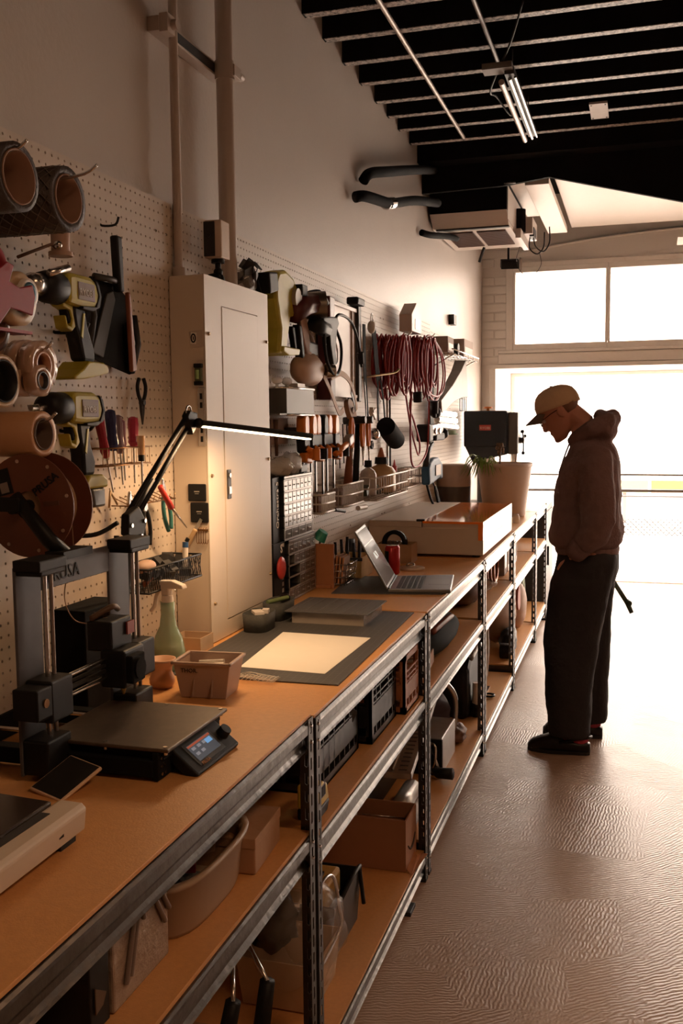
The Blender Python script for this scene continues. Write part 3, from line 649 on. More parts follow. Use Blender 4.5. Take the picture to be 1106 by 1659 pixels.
lo.matrix_world = Matrix.Translation(mid)@q.to_4x4()

# ================================================================ NEAR BENCH: PLOTTER, PHONE
pl_m = mat('plotter_white', (.66, .56, .45), .35, 0, .04)
t = thing('plotter_machine', 'white low plotter with a dark top at the bottom left', 'machine', (-.86, 1.0, bz), 0)
rz = .0
prof = [(-.795, bz+.012), (-.792, bz+.015), (-.788, bz+.048), (-.796, bz+.055), (-.83, bz+.056), (-.84, bz+.052), (-.84, bz+.012)]
def prof_y(mb, pr, ya, yb, dxa=0, dxb=0): return mb.loft([[Vector((x+dxa, ya, z)) for x, z in pr], [Vector((x+dxb, yb, z)) for x, z in pr]], True, False)
prof_y(MB(), prof, .70, 1.255, .012, 0).build('front_shell', pl_m, t, wd=True, bev=.004)
prof2 = [(-.836, bz+.012), (-.836, bz+.060), (-.98, bz+.066), (-1.03, bz+.02), (-1.03, bz+.012)]
prof_y(MB(), prof2, .70, 1.235, .012, 0).build('top_cover', mat('smoked_brown', (.035, .022, .018), .25, 0, .2), t, wd=True, bev=.003)
MB().box(-.832, -.816, .80, 1.20, bz+.0545, bz+.0568).build('slot', dark_m, t, wd=True)
MB().box(-.7915, -.7885, 1.180, 1.192, bz+.028, bz+.035).build('port', black_m, t, wd=True)
MB().box(-.83, -.80, .72, .76, bz, bz+.014).box(-.83, -.80, 1.20, 1.24, bz, bz+.014).box(-.98, -.95, 1.20, 1.24, bz, bz+.014).build('foot', rubber_m, t, wd=True, kind='stuff')
t = thing('tilted_tablet', 'small square tablet with pale rim tilted on the near bench', 'tablet', (-.95, 1.40, bz))
c4 = [Vector((-.985, 1.385, bz+.012)), Vector((-.902, 1.36, bz+.004)), Vector((-.878, 1.455, bz+.030)), Vector((-.975, 1.50, bz+.055))]
o_ = (c4[0]+c4[2])/2; n_ = (c4[1]-c4[0]).cross(c4[3]-c4[0]).normalized(); u_ = (c4[1]-c4[0]).normalized(); v2 = n_.cross(u_)
obox(MB(), o_, u_, v2, n_, -.040, .040, -.048, .048, -.007, 0).build('rim', mat('pale_rim', (.72, .52, .36), .35), t, wd=True, bev=.003)
obox(MB(), o_, u_, v2, n_, -.0365, .0365, -.0445, .0445, 0, .0006).build('glass', mat('dark_glass', (.03, .028, .026), .12), t, wd=True)
MB().box(-.95, -.93, 1.43, 1.45, bz, bz+.022).build('kickstand', blk, t, wd=True)
t = thing('dome_device', 'black dome-shaped base behind the plotter at the left edge', 'device', (-1.10, 1.28, bz))
MB().lathe([(.085, 0), (.085, .01), (.075, .03), (.05, .05), (.02, .06), (.0, .062)], (-1.10, 1.28, bz), (0, 0, 1), 28).build('dome', blk, t, wd=True)
MB().cyl((-1.02, 1.33, bz), (-1.02, 1.33, bz+.02), .016, .012).build('foot', blk, t, wd=True)
MB().tube(smooth_path([(-1.12, 1.30, bz+.05), (-1.14, 1.33, bz+.10), (-1.17, 1.36, bz+.08), (-1.2, 1.38, bz+.14)], 6), .007).build('stalk', blk, t, wd=True)

# ================================================================ SECOND BENCH TOP
bz = .9155
o = MB().box(-.225, .225, -.46, .46, 0, .003).build('cutting_mat', cutmat_m); o.location = (-.915, 2.655, bz); o.rotation_euler = (0, 0, .02); tag(o, 'dark grey gridded cutting mat lying under the paper', 'mat')
o = MB().add([(-1.013, 2.718, bz+.0042), (-.737, 2.709, bz+.0036), (-.742, 2.285, bz+.0036), (-.977, 2.297, bz+.0036), (-1.013, 2.718, bz+.0047), (-.737, 2.709, bz+.0041), (-.742, 2.285, bz+.0041), (-.977, 2.297, bz+.0041)], [(0, 1, 2, 3), (7, 6, 5, 4), (0, 4, 5, 1), (1, 5, 6, 2), (2, 6, 7, 3), (3, 7, 4, 0)]).build('paper_sheet', paper_m); tag(o, 'large blank sheet of paper lying on the dark cutting mat', 'paper')
t = thing('parts_organizer', 'clear flat parts box with a grey lid on the cutting mat', 'organizer', (-.92, 2.96, bz+.003))
z0 = bz+.0035; mb = MB()
open_box(mb, -1.035, -.80, 2.86, 3.085, z0, z0+.036, .003); mb.build('tray', mat('cloudy_plastic', (.55, .48, .42), .15, 0, .1, alpha=.45), t, wd=True)
mb = MB()
for k in range(1, 5): mb.box(-1.035+k*.047, -1.033+k*.047, 2.863, 3.082, z0+.003, z0+.034)
mb.box(-1.03, -.803, 2.96, 2.962, z0+.003, z0+.034); mb.build('dividers', mat('cloudy_plastic', 0), t, wd=True, kind='stuff')
r = random.Random(4); mb = MB()
for k in range(60): mb.bx((-1.02+r.random()*.20, 2.875+r.random()*.19, z0+.006+r.random()*.01), (.012, .008, .006), r.random()*3)
mb.build('small_hardware', mat('mixed_metal', (.2, .17, .15), .35, .8, .5), t, wd=True, kind='stuff')
mb = MB().box(-1.055, -.785, 2.845, 3.095, z0+.036, z0+.040); mb.build('lid', greymat_m, t, wd=True, bev=.001)
mb = MB()
for k in range(6): mb.box(-1.035+k*.042, -1.033+k*.042, 2.86, 3.08, z0+.040, z0+.0412)
mb.build('lid_ribs', mat('rib_grey', (.13, .12, .115), .5), t, wd=True, kind='stuff')
# beige bin
bin_m = mat('beige_bin', (.46, .33, .26), .5, 0, .05)
t = thing('storage_bin', 'small beige plastic bin with marker lettering near the mat corner', 'bin', (-.955, 2.06, bz), .08)
mb = open_box(MB(), -.055, .055, -.04, .045, 0, .084, .003, (.014, .010)); mb.build('tub', bin_m, t, bev=.003)
R_ = MB()
for (a0, a1, b0, b1) in ((-.073, .073, -.056, -.048), (-.073, .073, .053, .061), (-.073, -.065, -.056, .061), (.065, .073, -.056, .061)): R_.box(a0, a1, b0, b1, .080, .087)
R_.build('rim', bin_m, t, bev=.002)
for a in (-.02, .025): MB().bx((a, -.0475, .03), (.003, .003, .045), 0, -.22).build('rib', bin_m, t)
MB().box(-.025, .03, -.03, .03, .05, .070).cyl((-.03, .02, .07), (.035, .01, .078), .004).build('contents', paper_m, t, kind='stuff')
text('THOR.', blk, t, (-.050, -.0505, .062), (1, 0, 0), (0, -.12, 1), .014, 'marker_lettering', wd=False)
# spray bottle
t = thing('spray_bottle', 'green-tinted clear spray bottle with a white trigger head', 'bottle', (-1.15, 2.24, bz), -.15)
gl = mat('green_liquid_plastic', (.30, .45, .32), .12, 0, .05, alpha=.62)
MB().lathe([(.0, 0), (.040, .0), (.043, .008), (.043, .05), (.036, .085), (.022, .115), (.018, .145), (.018, .178)], (0, 0, 0), n=24).build('body', gl, t)
MB().lathe([(.0, .003), (.039, .004), (.040, .05), (.038, .065), (0, .066)], n=20).build('liquid', mat('pale_liquid', (.50, .45, .28), .2), t)
MB().tube([(0, 0, .01), (.004, 0, .17)], .0025, 6).build('dip_tube', white_m, t)
MB().cyl((0, 0, .172), (0, 0, .195), .017, .014, 16).build('collar', white_m, t)
MB().prism([(-.045, .013), (-.02, .038), (.02, .040), (.052, .030), (.056, .020), (.012, .018), (.010, 0), (-.012, 0), (-.012, .012)], .022, (0, .011, .195), (1, 0, 0), (0, 0, 1)).build('trigger_head', white_m, t, bev=.003)
MB().tube(smooth_path([(-.022, 0, .212), (-.034, 0, .19), (-.040, 0, .165), (-.052, 0, .15)], 5), .0055).build('trigger', white_m, t)
t = thing('peach_vase', 'small peach-coloured curvy pot beside the beige bin', 'pot', (-1.09, 2.085, bz))
MB().lathe([(.0, 0), (.024, 0), (.030, .010), (.031, .022), (.024, .038), (.025, .050), (.033, .062), (.034, .070), (.030, .070), (.022, .05), (0, .045)], n=24).build('body', mat('peach_clay', (.62, .36, .22), .55, 0, .06), t)
t = thing('card_tray', 'open shallow cardboard tray against the tall cabinet', 'tray', (-1.18, 2.46, bz))
open_box(MB(), -1.235, -1.145, 2.42, 2.505, bz, bz+.042, .0025).build('tray', mat('pale_card_tray', (.50, .36, .24), .7), t, wd=True)
open_box(MB(), -1.262, -1.238, 2.25, 2.40, bz, bz+.035, .0025).build('divider_tray', mat('pale_card_tray', 0), t, wd=True)
o = MB().bx((-1.10, 2.33, bz+.004), (.10, .12, .006), .1).build('sponge_cloth', mat('mustard_cloth', (.55, .36, .10), .8)); tag(o, 'flat mustard cloth between the spray bottle and the card tray', 'cloth')
t = thing('mesh_scrap', 'pale folded netting beside the beige bin on the mat edge', 'netting', (-.89, 2.19, bz+.004))
mb = MB(); r = random.Random(9)
for k in range(9):
    y = 2.165+k*.006; mb.tube(smooth_path([(-.945, y+.02, bz+.006), (-.91, y+.012*r.random(), bz+.012+.006*r.random()), (-.87, y, bz+.007+.006*r.random()), (-.835, y+.004, bz+.006)], 3), .0007, 4)
for k in range(10):
    x = -.94+k*.011; mb.tube([(x, 2.165, bz+.008), (x+.004, 2.19, bz+.013), (x, 2.22, bz+.008)], .0007, 4)
mb.build('net', paper_m, t, wd=True, kind='stuff')
# felt bins
felt = mat('grey_felt', (.055, .055, .05), .8, 0, .2, 80, .2)
def oval_bin(name, label, cx, cy, rx_, ry_, h, rz):
    t = thing(name, label, 'bin', (cx, cy, bz+.003), rz); n = 28; rings = []
    for z, s_ in ((0, .93), (h, 1.0), (h, .95), (.004, .88)):
        rg = []
        for k in range(n):
            a = 2*PI*k/n; ca, sa = math.cos(a), math.sin(a); p = 3.2
            rr = (abs(ca)**p+abs(sa)**p)**(-1/p); rg.append(Vector((rx_*rr*ca*s_, ry_*rr*sa*s_, z)))
        rings.append(rg)
    MB().loft(rings).build('bin', felt, t); return t
t = oval_bin('desk_bin', 'nearer dark oval bin at the foot of the tall cabinet', -1.10, 2.745, .042, .062, .055, 0)
MB().bx((0, -.01, .055), (.03, .05, .008), .6).bx((.01, .03, .052), (.02, .03, .012), .2).build('contents', white_m, t, kind='stuff')
t = oval_bin('desk_bin', 'farther dark oval bin beside the drawer tower', -1.105, 2.93, .040, .075, .058, 0)
MB().cyl((-.02, -.05, .058), (.02, .03, .062), .007).build('contents', mat('olive', (.15, .2, .08), .5), t, kind='stuff')
MB().bx((.005, .045, .06), (.03, .045, .014), .5).build('black_gadget', blk, t, bev=.003)

# ================================================================ DRAWER TOWERS
chrome = mat('silver_plastic', (.34, .31, .29), .4, .4)
draw_m = mat('clear_drawer', (.11, .10, .09), .18, 0, .3)
def tower(label, y0, y1, z0, z1, rows, missing=(), wide=()):
    t = thing('drawer_tower', label, 'drawer unit', (-1.21, (y0+y1)/2, z0)); xf_ = -1.172
    rh = (z1-z0-.014)/len(rows); mb = MB().box(-1.262, -1.255, y0, y1, z0, z1).box(-1.255, xf_, y0, y0+.004, z0, z1).box(-1.255, xf_, y1-.004, y1, z0, z1)
    for k in range(len(rows)+1): z = z0+.004+k*rh; mb.box(-1.255, xf_+.003, y0, y1, z-.003, z+.002)
    mb.box(-1.255, xf_+.003, y0, y1, z1-.008, z1); mb.build('housing', blk, t, wd=True)
    mb = MB()
    for k in range(len(rows)+1): z = z0+.004+k*rh; mb.box(xf_+.003, xf_+.0045, y0, y1, z-.0035, z+.003)
    mb.box(xf_+.003, xf_+.0045, y0, y1, z1-.010, z1).box(xf_+.003, xf_+.0045, y0, y0+.004, z0, z1).box(xf_+.003, xf_+.0045, y1-.004, y1, z0, z1)
    mb.build('silver_edging', chrome, t, wd=True, kind='stuff')
    cache = {}
    for j, n in enumerate(rows):
        wd_ = (y1-y0-.01)/n; z = z0+.004+j*rh+.003
        for i in range(n):
            if (j, i) in missing: continue
            yy = y0+.005+i*wd_
            key = (n,)
            if key not in cache:
                m_ = MB(); W_ = wd_-.004; Hh = rh-.008
                m_.box(-.07, 0, 0, .002, 0, Hh).box(-.07, 0, W_-.002, W_, 0, Hh).box(-.07, 0, 0, W_, 0, .002).box(0, .002, 0, W_, 0, Hh)
                m_.box(-.068, -.004, .003, W_-.003, .002, Hh*.45)
                m_.slot(1); m_.box(.002, .007, W_*.35, W_*.65, Hh*.40, Hh*.50)
                m_.box(.002, .0028, 0, W_, Hh-.004, Hh).box(.002, .0028, 0, .002, 0, Hh)
                o = m_.build('drawer', [draw_m, chrome], t); cache[key] = o.data
            else:
                o = bpy.data.objects.new('drawer', cache[key]); sc.collection.objects.link(o); o.parent = t
            o.location = (xf_+.21+1.0-.0, yy-(y0+y1)/2, z-z0) if False else (xf_+1.21+.001, yy-(y0+y1)/2, z-z0)
    return t
tower('lower drawer tower of clear drawers, several drawers missing', 3.205, 3.50, .9165, 1.135, [5, 5, 5, 5, 6], {(1, 0), (1, 1), (2, 0), (2, 1), (3, 0)})
tower('upper drawer tower of small clear drawers stacked on the lower one', 3.165, 3.475, 1.137, 1.362, [4, 7, 7, 7, 7])
t = thing('black_box', 'tall black box with white lettering beside the drawer towers', 'box', (-1.21, 3.13, 1.14))
MB().box(-1.262, -1.18, 3.085, 3.155, 1.137, 1.362).build('carton', blk, t, wd=True, bev=.002)
MB().box(-1.262, -1.18, 3.085, 3.2, .9165, 1.136).build('lower_carton', blk, t, wd=True, bev=.002)
text('Orchestra 5', white_m, t, (-1.1785, 3.138, 1.185), (0, 0, 1), (0, -1, 0), .033, 'box_lettering')
text('S"', white_m, t, (-1.1785, 3.150, 1.098), (0, 1, 0), (0, 0, 1), .042, 'box_emblem', bold=.001)
mb = MB()
for k in range(5): mb.box(-1.1798, -1.179, 3.165, 3.180, .935+k*.022, .949+k*.022)
mb.build('pale_print', mat('grey_print', 0), t, wd=True, kind='stuff')
o = MB().sph((-1.165, 3.12, 1.05), (.012, .035, .04), 14, 10).build('red_tape_roll', red_m); tag(o, 'red round tape roll leaning on the black box', 'tape')
t = thing('hardware_bag', 'clear crinkled bags of hardware heaped on the drawer towers', 'bag', (-1.2, 3.3, 1.363))
bagm = mat('crinkled_film', (.62, .55, .48), .12, 0, .1, 20, 1.0, 40, alpha=.55)
r = random.Random(5)
crumple((-1.20, 3.20, 1.395), (.05, .07, .034), 1).build('bag_film', bagm, t, wd=True)
crumple((-1.20, 3.32, 1.40), (.045, .07, .04), 2).build('bag_film', bagm, t, wd=True)
mb = MB()
for k in range(40): mb.cyl((-1.2+r.uniform(-.025, .025), 3.25+r.uniform(-.08, .1), 1.375+r.random()*.03), (-1.2+r.uniform(-.025, .025), 3.25+r.uniform(-.08, .1), 1.38+r.random()*.03), .004, n=6)
mb.build('hardware', mat('mixed_metal', 0), t, wd=True, kind='stuff')
o = MB().box(-1.24, -1.18, 3.385, 3.46, 1.3635, 1.395).build('black_case', dark_m, bev=.004); tag(o, 'small dark case on the right end of the upper drawer tower', 'case')
# things between the towers and the laptop
bz = .9155
t = thing('brown_divider', 'upright brown board standing beside the drawer tower', 'board', (-1.15, 3.52, bz)); MB().box(-1.2, -1.10, 3.515, 3.53, bz, 1.085).box(-1.2, -1.11, 3.505, 3.54, bz, bz+.012).build('board', mat('rust_board', (.38, .15, .06), .6), t, wd=True, bev=.002)
o = MB().cyl((-1.17, 3.55, 1.10), (-1.15, 3.55, 1.13), .028, .02, 16).build('green_roll', mat('teal_tape', (.05, .30, .22), .3)); o.location.z = 0; tag(o, 'small teal roll beside the top of the brown board', 'tape')
MB().cyl((-1.16, 3.53, 1.085), (-1.16, 3.55, 1.11), .004).build('roll_stand', dark_m, o)
t = thing('wire_file_rack', 'chrome wire basket packed with orange kraft packets', 'basket', (-1.12, 3.62, bz))
r = random.Random(8)
for k in range(6): MB().bx((-1.145+k*.012, 3.62, bz+.055+.01*r.random()), (.006, .10, .105), .1*r.random(), .0, .1).build('packet', mat('kraft_orange', (.50, .22, .09), .6, 0, .15), t, wd=True)
mb = MB()
for z in (.01, .035, .06, .085):
    mb.tube([(-1.17, 3.56, bz+z), (-1.07+z*.15, 3.56, bz+z), (-1.07+z*.15, 3.69, bz+z), (-1.17, 3.69, bz+z)], .0017, 6, closed=True)
for k in range(6):
    y = 3.56+k*.026; mb.tube([(-1.07, y, bz+.003), (-1.057, y, bz+.09)], .0014, 6)
for k in range(4): x = -1.17+k*.028; mb.tube([(x, 3.56, bz+.003), (x, 3.56, bz+.088)], .0014, 6)
mb.build('wire_frame', steel_m, t, wd=True, kind='stuff')
t = thing('tan_box', 'small mustard box holding black tools behind the laptop screen', 'box', (-1.12, 3.85, bz))
open_box(MB(), -1.20, -1.06, 3.76, 3.93, bz, bz+.085, .004).build('box', mat('mustard_card', (.58, .38, .16), .6), t, wd=True)
MB().box(-1.202, -1.056, 3.756, 3.764, bz+.072, bz+.085).build('dark_edge', dark_m, t, wd=True)
for k in range(5): MB().tube([(-1.18+k*.025, 3.80+.02*(k % 2), bz+.03), (-1.185+k*.026, 3.81, bz+.14+.012*(k % 3))], [.008, .006]).build('tool_handle', blk, t, wd=True)
t = thing('tape_roll_black', 'large black tape roll standing behind the small mustard box', 'tape', (-1.19, 4.05, bz))
MB().lathe([(.035, -.018), (.062, -.018), (.062, .018), (.035, .018)], (-1.19, 4.05, bz+.064), (1, .2, 0), 28, close=True).build('roll', blk, t, wd=True)
# laptop
t = thing('laptop', 'open grey laptop on a dark desk mat', 'laptop', (-.78, 3.65, bz+.0035))
zt = bz+.0035
base = [(-.872, 3.455), (-.645, 3.490), (-.697, 3.845), (-.918, 3.765)]
def slab(mb, q, z0, z1): return mb.add([(x, y, z0) for x, y in q]+[(x, y, z1) for x, y in q], [(3, 2, 1, 0), (4, 5, 6, 7)]+[(i, (i+1) % 4, 4+(i+1) % 4, 4+i) for i in range(4)])
lap_m = mat('laptop_grey', (.17, .17, .175), .35, .5)
slab(MB(), base, zt, zt+.014).build('base', lap_m, t, wd=True, bev=.003)
def lp(a, b_):  # bilinear on the keyboard deck
    q = [Vector(p) for p in base]; return q[0].lerp(q[1], a).lerp(q[3].lerp(q[2], a), b_)
kd = MB()
for i in range(5):
    for j in range(12):
        c0 = lp(.12+i*.085, .08+j*.071); c1 = lp(.12+i*.085+.07, .08+j*.071+.058)
        kd.box(c0.x, c1.x, c0.y, c1.y, zt+.0142, zt+.0155)
kd.build('keys', blk, t, wd=True, kind='stuff')
q = [lp(.62, .32), lp(.95, .32), lp(.95, .68), lp(.62, .68)]; slab(MB(), q, zt+.0141, zt+.0145).build('touchpad', mat('pad_grey', (.13, .13, .135), .3, .4), t, wd=True)
s0, s1, s2, s3 = Vector((-.872, 3.455, zt+.014)), Vector((-.918, 3.765, zt+.014)), Vector((-1.040, 3.745, 1.140)), Vector((-.992, 3.44, 1.145))
nn = (s1-s0).cross(s3-s0).normalized()
if nn.x < 0: nn = -nn
def quadslab(mb, P, n, t0, t1): return mb.add([p+n*t0 for p in P]+[p+n*t1 for p in P], [(3, 2, 1, 0), (4, 5, 6, 7)]+[(i, (i+1) % 4, 4+(i+1) % 4, 4+i) for i in range(4)])
l_ = quadslab(MB(), [s0, s1, s2, s3], nn, -.006, 0).build('lid', lap_m, t, wd=True, bev=.002)
def sp(a, b_): return s0.lerp(s1, a).lerp(s3.lerp(s2, a), b_)
quadslab(MB(), [sp(.03, .05), sp(.97, .05), sp(.97, .96), sp(.03, .96)], nn, .0002, .0008).build('screen', mat('laptop_screen', (.13, .125, .12), .15, 0, .3, 40, emit=.15), l_, wd=True)
quadslab(MB(), [sp(.03, .72), sp(.97, .72), sp(.97, .74), sp(.03, .74)], nn, .0009, .0012).build('screen_line', mat('screen_line', (.35, .33, .30), .3, emit=.2), l_, wd=True)
quadslab(MB(), [sp(.35, .45), sp(.62, .45), sp(.62, .56), sp(.35, .56)], nn, .0009, .0012).build('screen_drawing', mat('screen_teal', (.12, .25, .25), .3, emit=.15), l_, wd=True)
MB().cyl((-.872, 3.46, zt+.012), (-.916, 3.762, zt+.012), .006).build('hinge', blk, t, wd=True)
o = slab(MB(), [(-1.075, 3.40), (-.672, 3.475), (-.72, 3.90), (-1.115, 3.80)], bz, bz+.003).build('desk_mat', greymat_m); tag(o, 'dark desk mat under the open laptop', 'mat')
t = thing('drink_can', 'red and black drink can behind the laptop', 'can', (-.965, 3.90, bz))
MB().lathe([(0, .002), (.025, 0), (.031, .008), (.031, .112), (.026, .122), (.024, .122), (.022, .118), (0, .118)], n=24).build('body', mat('can_red', (.42, .02, .02), .25, .3), t)
mb = MB()
for k in range(7):
    a = -1.9-k*.12; mb.bx((.0315*math.cos(a), .0315*math.sin(a), .065), (.001, .004, .07), a)
mb.build('dark_label', blk, t, kind='stuff')
MB().cyl((0, 0, .118), (0, 0, .1225), .027, .0245, 20).build('lid', steel_m, t)
t = thing('coaster', 'pale oval coaster with a small metal ring on it', 'coaster', (-.92, 4.06, bz)); MB().lathe([(0, 0), (.055, 0), (.058, .004), (.055, .009), (0, .009)], n=24).build('disc', mat('pale_coaster', (.55, .42, .33), .6), t)
MB().tube(arc((-.005, 0, .018), .016, 0, 2*PI, 18, (1, 0, 0), (0, .9, .3)), .004, closed=False).build('ring', steel_m, t)
t = thing('cardboard_sleeve', 'small cardboard box in front of the low white cutter', 'box', (-1.02, 4.26, bz))
open_box(MB(), -1.12, -.955, 4.21, 4.33, bz, bz+.085, .003).build('box', mat('kraft', (.40, .25, .14), .7), t, wd=True)
t = thing('filament_ring', 'black roll of tape standing in the small cardboard box', 'tape', (-1.04, 4.3, bz+.08))
MB().lathe([(.040, -.012), (.058, -.012), (.058, .012), (.040, .012)], (-1.045, 4.27, bz+.085), (.1, 1, 0), 30, close=True).build('roll', blk, t, wd=True)
for k in range(4): MB().bx((-1.07+k*.018, 4.265, bz+.085), (.010, .03, .02), 0, 0, .2*k).build('packet', mat('mixed_metal', 0), t, wd=True)

# ================================================================ LOW CUTTER BOX WITH ORANGE LID
t = thing('laser_cutter', 'low wide white machine with a clear orange lid', 'machine', (-.94, 4.98, bz))
x0, x1, y0, y1 = -1.215, -.672, 4.45, 5.52; zb, zt = bz+.012, 1.083; lc = mat('cutter_white', (.62, .52, .42), .4, 0, .04)
mb = MB().box(x0, x1, y0, y0+.008, zb, zt).box(x0, x1-.12, y0+.008, y1, zt-.006, zt) if False else MB()
mb.box(x0, x1, y0, y0+.006, zb, zt-.030).box(x0, -.96, y0, y0+.006, zt-.03, zt).box(x0, x0+.006, y0, y1, zb, zt).box(x0, x1, y1-.006, y1, zb, zt).box(x0, x1, y0, y1, zb, zb+.006)
mb.box(x1-.006, x1, y0, y1, zb, zt-.085); mb.box(x0, -.96, y0, y1, zt-.006, zt)
mb.build('case', lc, t, wd=True, bev=.003)
om = mat('orange_acrylic', (.95, .28, .05), .06, 0, .03, alpha=.72, coat=.3)
oe = mat('orange_edge', (1.0, .24, .02), .3, 0, .05)
lid = MB().box(-.96, x1, y0, y1, zt-.004, zt).box(x1-.004, x1, y0, y1, zt-.085, zt-.004).build('lid', om, t, wd=True, bev=.001)
MB().box(-.955, x1, y0-.003, y0+.001, zt-.010, zt-.0).box(x1-.022, x1-.004, y0-.004, y0+.001, zt-.085, zt-.010).build('lid_edge', oe, lid, wd=True)
MB().box(-.955, x1, y0+.004, y0+.010, zt-.030, zt-.006).box(x1-.010, x1-.004, y0+.01, y1-.01, zt-.086, zt-.080).build('inner_frame', lc, t, wd=True)
MB().box(-.985, -.945, y0-.002, y0+.02, zt-.002, zt+.008).build('hinge', blk, lid, wd=True, bev=.002)
for yy in (y0+.10,): MB().box(-.955, x1-.03, yy, yy+.03, 1.02, 1.045).box(-.85, -.80, yy-.01, yy+.05, .99, 1.05).build('gantry', dark_m, t, wd=True)
mb = MB()
for (x, y) in ((x0+.04, y0+.05), (x1-.04, y0+.05), (x0+.04, y1-.05), (x1-.04, y1-.05)): mb.cyl((x, y, bz), (x, y, zb+.002), .018)
mb.build('feet', rubber_m, t, wd=True, kind='stuff')
# filter drum, planter, bench drill
t = thing('filter_drum', 'round air filter drum with a dark lower mesh beside the planter', 'purifier', (-1.20, 6.45, bz))
MB().lathe([(.10, .0), (.108, .01), (.113, .20), (.113, .205)], n=32).build('mesh_band', mat('dark_mesh', (.09, .07, .06), .6, 0, .2), t)
MB().lathe([(.1135, .20), (.115, .205), (.112, .335), (.104, .345), (0, .345)], n=32).build('top_shell', mat('drum_beige', (.42, .32, .26), .5), t)
MB().lathe([(.0, 0), (.10, 0), (.10, .012), (0, .012)], n=32).build('base', dark_m, t)
t.location = (-1.165, 6.42, bz)
t = thing('planter_pot', 'large pale tapered plant pot on the bench near the doorway', 'pot', (-.84, 6.50, bz))
MB().lathe([(0, 0), (.130, 0), (.136, .01), (.178, .325), (.184, .328), (.184, .352), (.174, .352), (.172, .335), (.165, .30), (0, .29)], n=40).build('pot', mat('pot_cream', (.55, .42, .33), .5, 0, .04), t)
MB().lathe([(0, .29), (.12, .305), (.168, .30)], n=24).build('soil', mat('soil', (.05, .03, .02), .9), t)
t = thing('spider_plant', 'drooping green leafy plant growing in the pale pot', 'plant', (-.90, 6.46, bz+.30))
r = random.Random(12); leaf = mat('leaf_green', (.20, .30, .06), .45, 0, .3)
for k in range(34):
    a = r.uniform(-PI, PI) if k > 22 else r.uniform(-2.6, -.6); L_ = r.uniform(.10, .17); up = r.uniform(.05, .10); s_ = Vector((-.955+.02*math.cos(a), 6.40+.02*math.sin(a), bz+.31)); d = Vector((math.cos(a), math.sin(a), 0)); pd = Vector((-d.y, d.x, 0)); L1 = []; L2 = []
    for i in range(7):
        f = i/6; p = s_+d*L_*f+Vector((0, 0, up*math.sin(min(1, f*1.2)*PI*.75)*1.3-.10*f*f)); w_ = .0065*math.sin(PI*min(1, f*.9+.12)); L1.append(p+pd*w_); L2.append(p-pd*w_+Vector((0, 0, .001)))
    mb = MB().add(L1+L2, [(i, i+1, 8+i, 7+i) for i in range(6)], True); mb.build('leaf', leaf, t, wd=True)
t = thing('dried_flower', 'brownish upright dried flower stalk standing in the pale pot', 'flower', (-.85, 6.5, bz+.3))
mb = MB().tube([(-.87, 6.48, bz+.30), (-.865, 6.48, bz+.45)], .006).build('stalk', mat('brown_stalk', (.16, .09, .05), .7), t, wd=True)
mb = MB(); 
for k in range(26): a = r.random()*6.3; z = bz+.40+r.random()*.08; mb.sph((-.865+.028*math.cos(a)*r.random(), 6.48+.028*math.sin(a), z), (.009, .009, .014), 6, 4)
mb.build('florets', mat('brown_stalk', 0), t, wd=True, kind='stuff')
t = thing('glass_jar', 'small clear jar on the bench beside the plant pot', 'jar', (-.71, 6.05, bz)); MB().lathe([(0, 0), (.02, 0), (.022, .04), (.016, .05), (.016, .055), (0, .055)], n=16).build('jar', mat('jar_glass', (.8, .75, .68), .08, alpha=.5), t)
o = MB().box(-.735, -.69, 5.62, 5.66, bz, bz+.03).build('metal_block', dark_m, bev=.004); tag(o, 'small dark block by the corner of the low white cutter', 'block')
navy = mat('navy_plastic', (.018, .024, .034), .45, 0, .2)
t = thing('bench_drill', 'dark bench drill with an orange knob behind the plant pot', 'drill press', (-1.06, 7.25, bz))
MB().box(-1.22, -.905, 7.12, 7.40, 1.355, 1.618).build('belt_cover', navy, t, wd=True, bev=.012)
MB().prism([(-1.215, 1.36), (-.905, 1.36), (-.905, 1.30), (-1.16, 1.245)], -.22, (0, 7.14, 0), (1, 0, 0), (0, 0, 1)).build('belly', navy, t, wd=True, bev=.006)
MB().box(-.903, -.83, 7.15, 7.37, 1.30, 1.605).build('head', mat('drill_grey', (.10, .095, .09), .45), t, wd=True, bev=.01)
MB().cyl((-.865, 7.25, 1.22), (-.865, 7.25, 1.31), .018, .026).build('chuck', steel_m, t, wd=True)
MB().cyl((-.865, 7.25, 1.13), (-.865, 7.25, 1.22), .004).build('drill_bit', steel_m, t, wd=True)
MB().cyl((-1.06, 7.25, 1.617), (-1.06, 7.25, 1.635), .012).cyl((-1.06, 7.25, 1.635), (-1.06, 7.25, 1.648), .035, .03, 8).build('top_knob', orange_m, t, wd=True)
MB().cyl((-.84, 7.25, 1.40), (-.795, 7.25, 1.40), .022).build('feed_hub', dark_m, t, wd=True)
for a in (.3, 2.4, 4.5): MB().tube([(-.80, 7.25, 1.40), (-.80, 7.25+.09*math.cos(a), 1.40+.09*math.sin(a))], .006).sph((-.80, 7.25+.095*math.cos(a), 1.40+.095*math.sin(a)), .014, 8, 6).build('feed_handle', blk, t, wd=True)
MB().cyl((-1.12, 7.32, bz+.02), (-1.12, 7.32, 1.36), .032, n=18).build('column', mat('drill_grey', 0), t, wd=True)
MB().box(-1.22, -.80, 7.10, 7.46, bz, bz+.025).build('base', mat('drill_grey', 0), t, wd=True, bev=.006)
MB().box(-1.0, -.76, 7.14, 7.38, 1.06, 1.08).box(-1.12, -1.0, 7.28, 7.34, 1.05, 1.09).build('table', mat('drill_grey', 0), t, wd=True, bev=.004)
MB().box(-1.105, -1.02, 7.116, 7.12, 1.475, 1.515).build('red_badge', mat('badge_red', (.45, .06, .05), .5), t, wd=True)
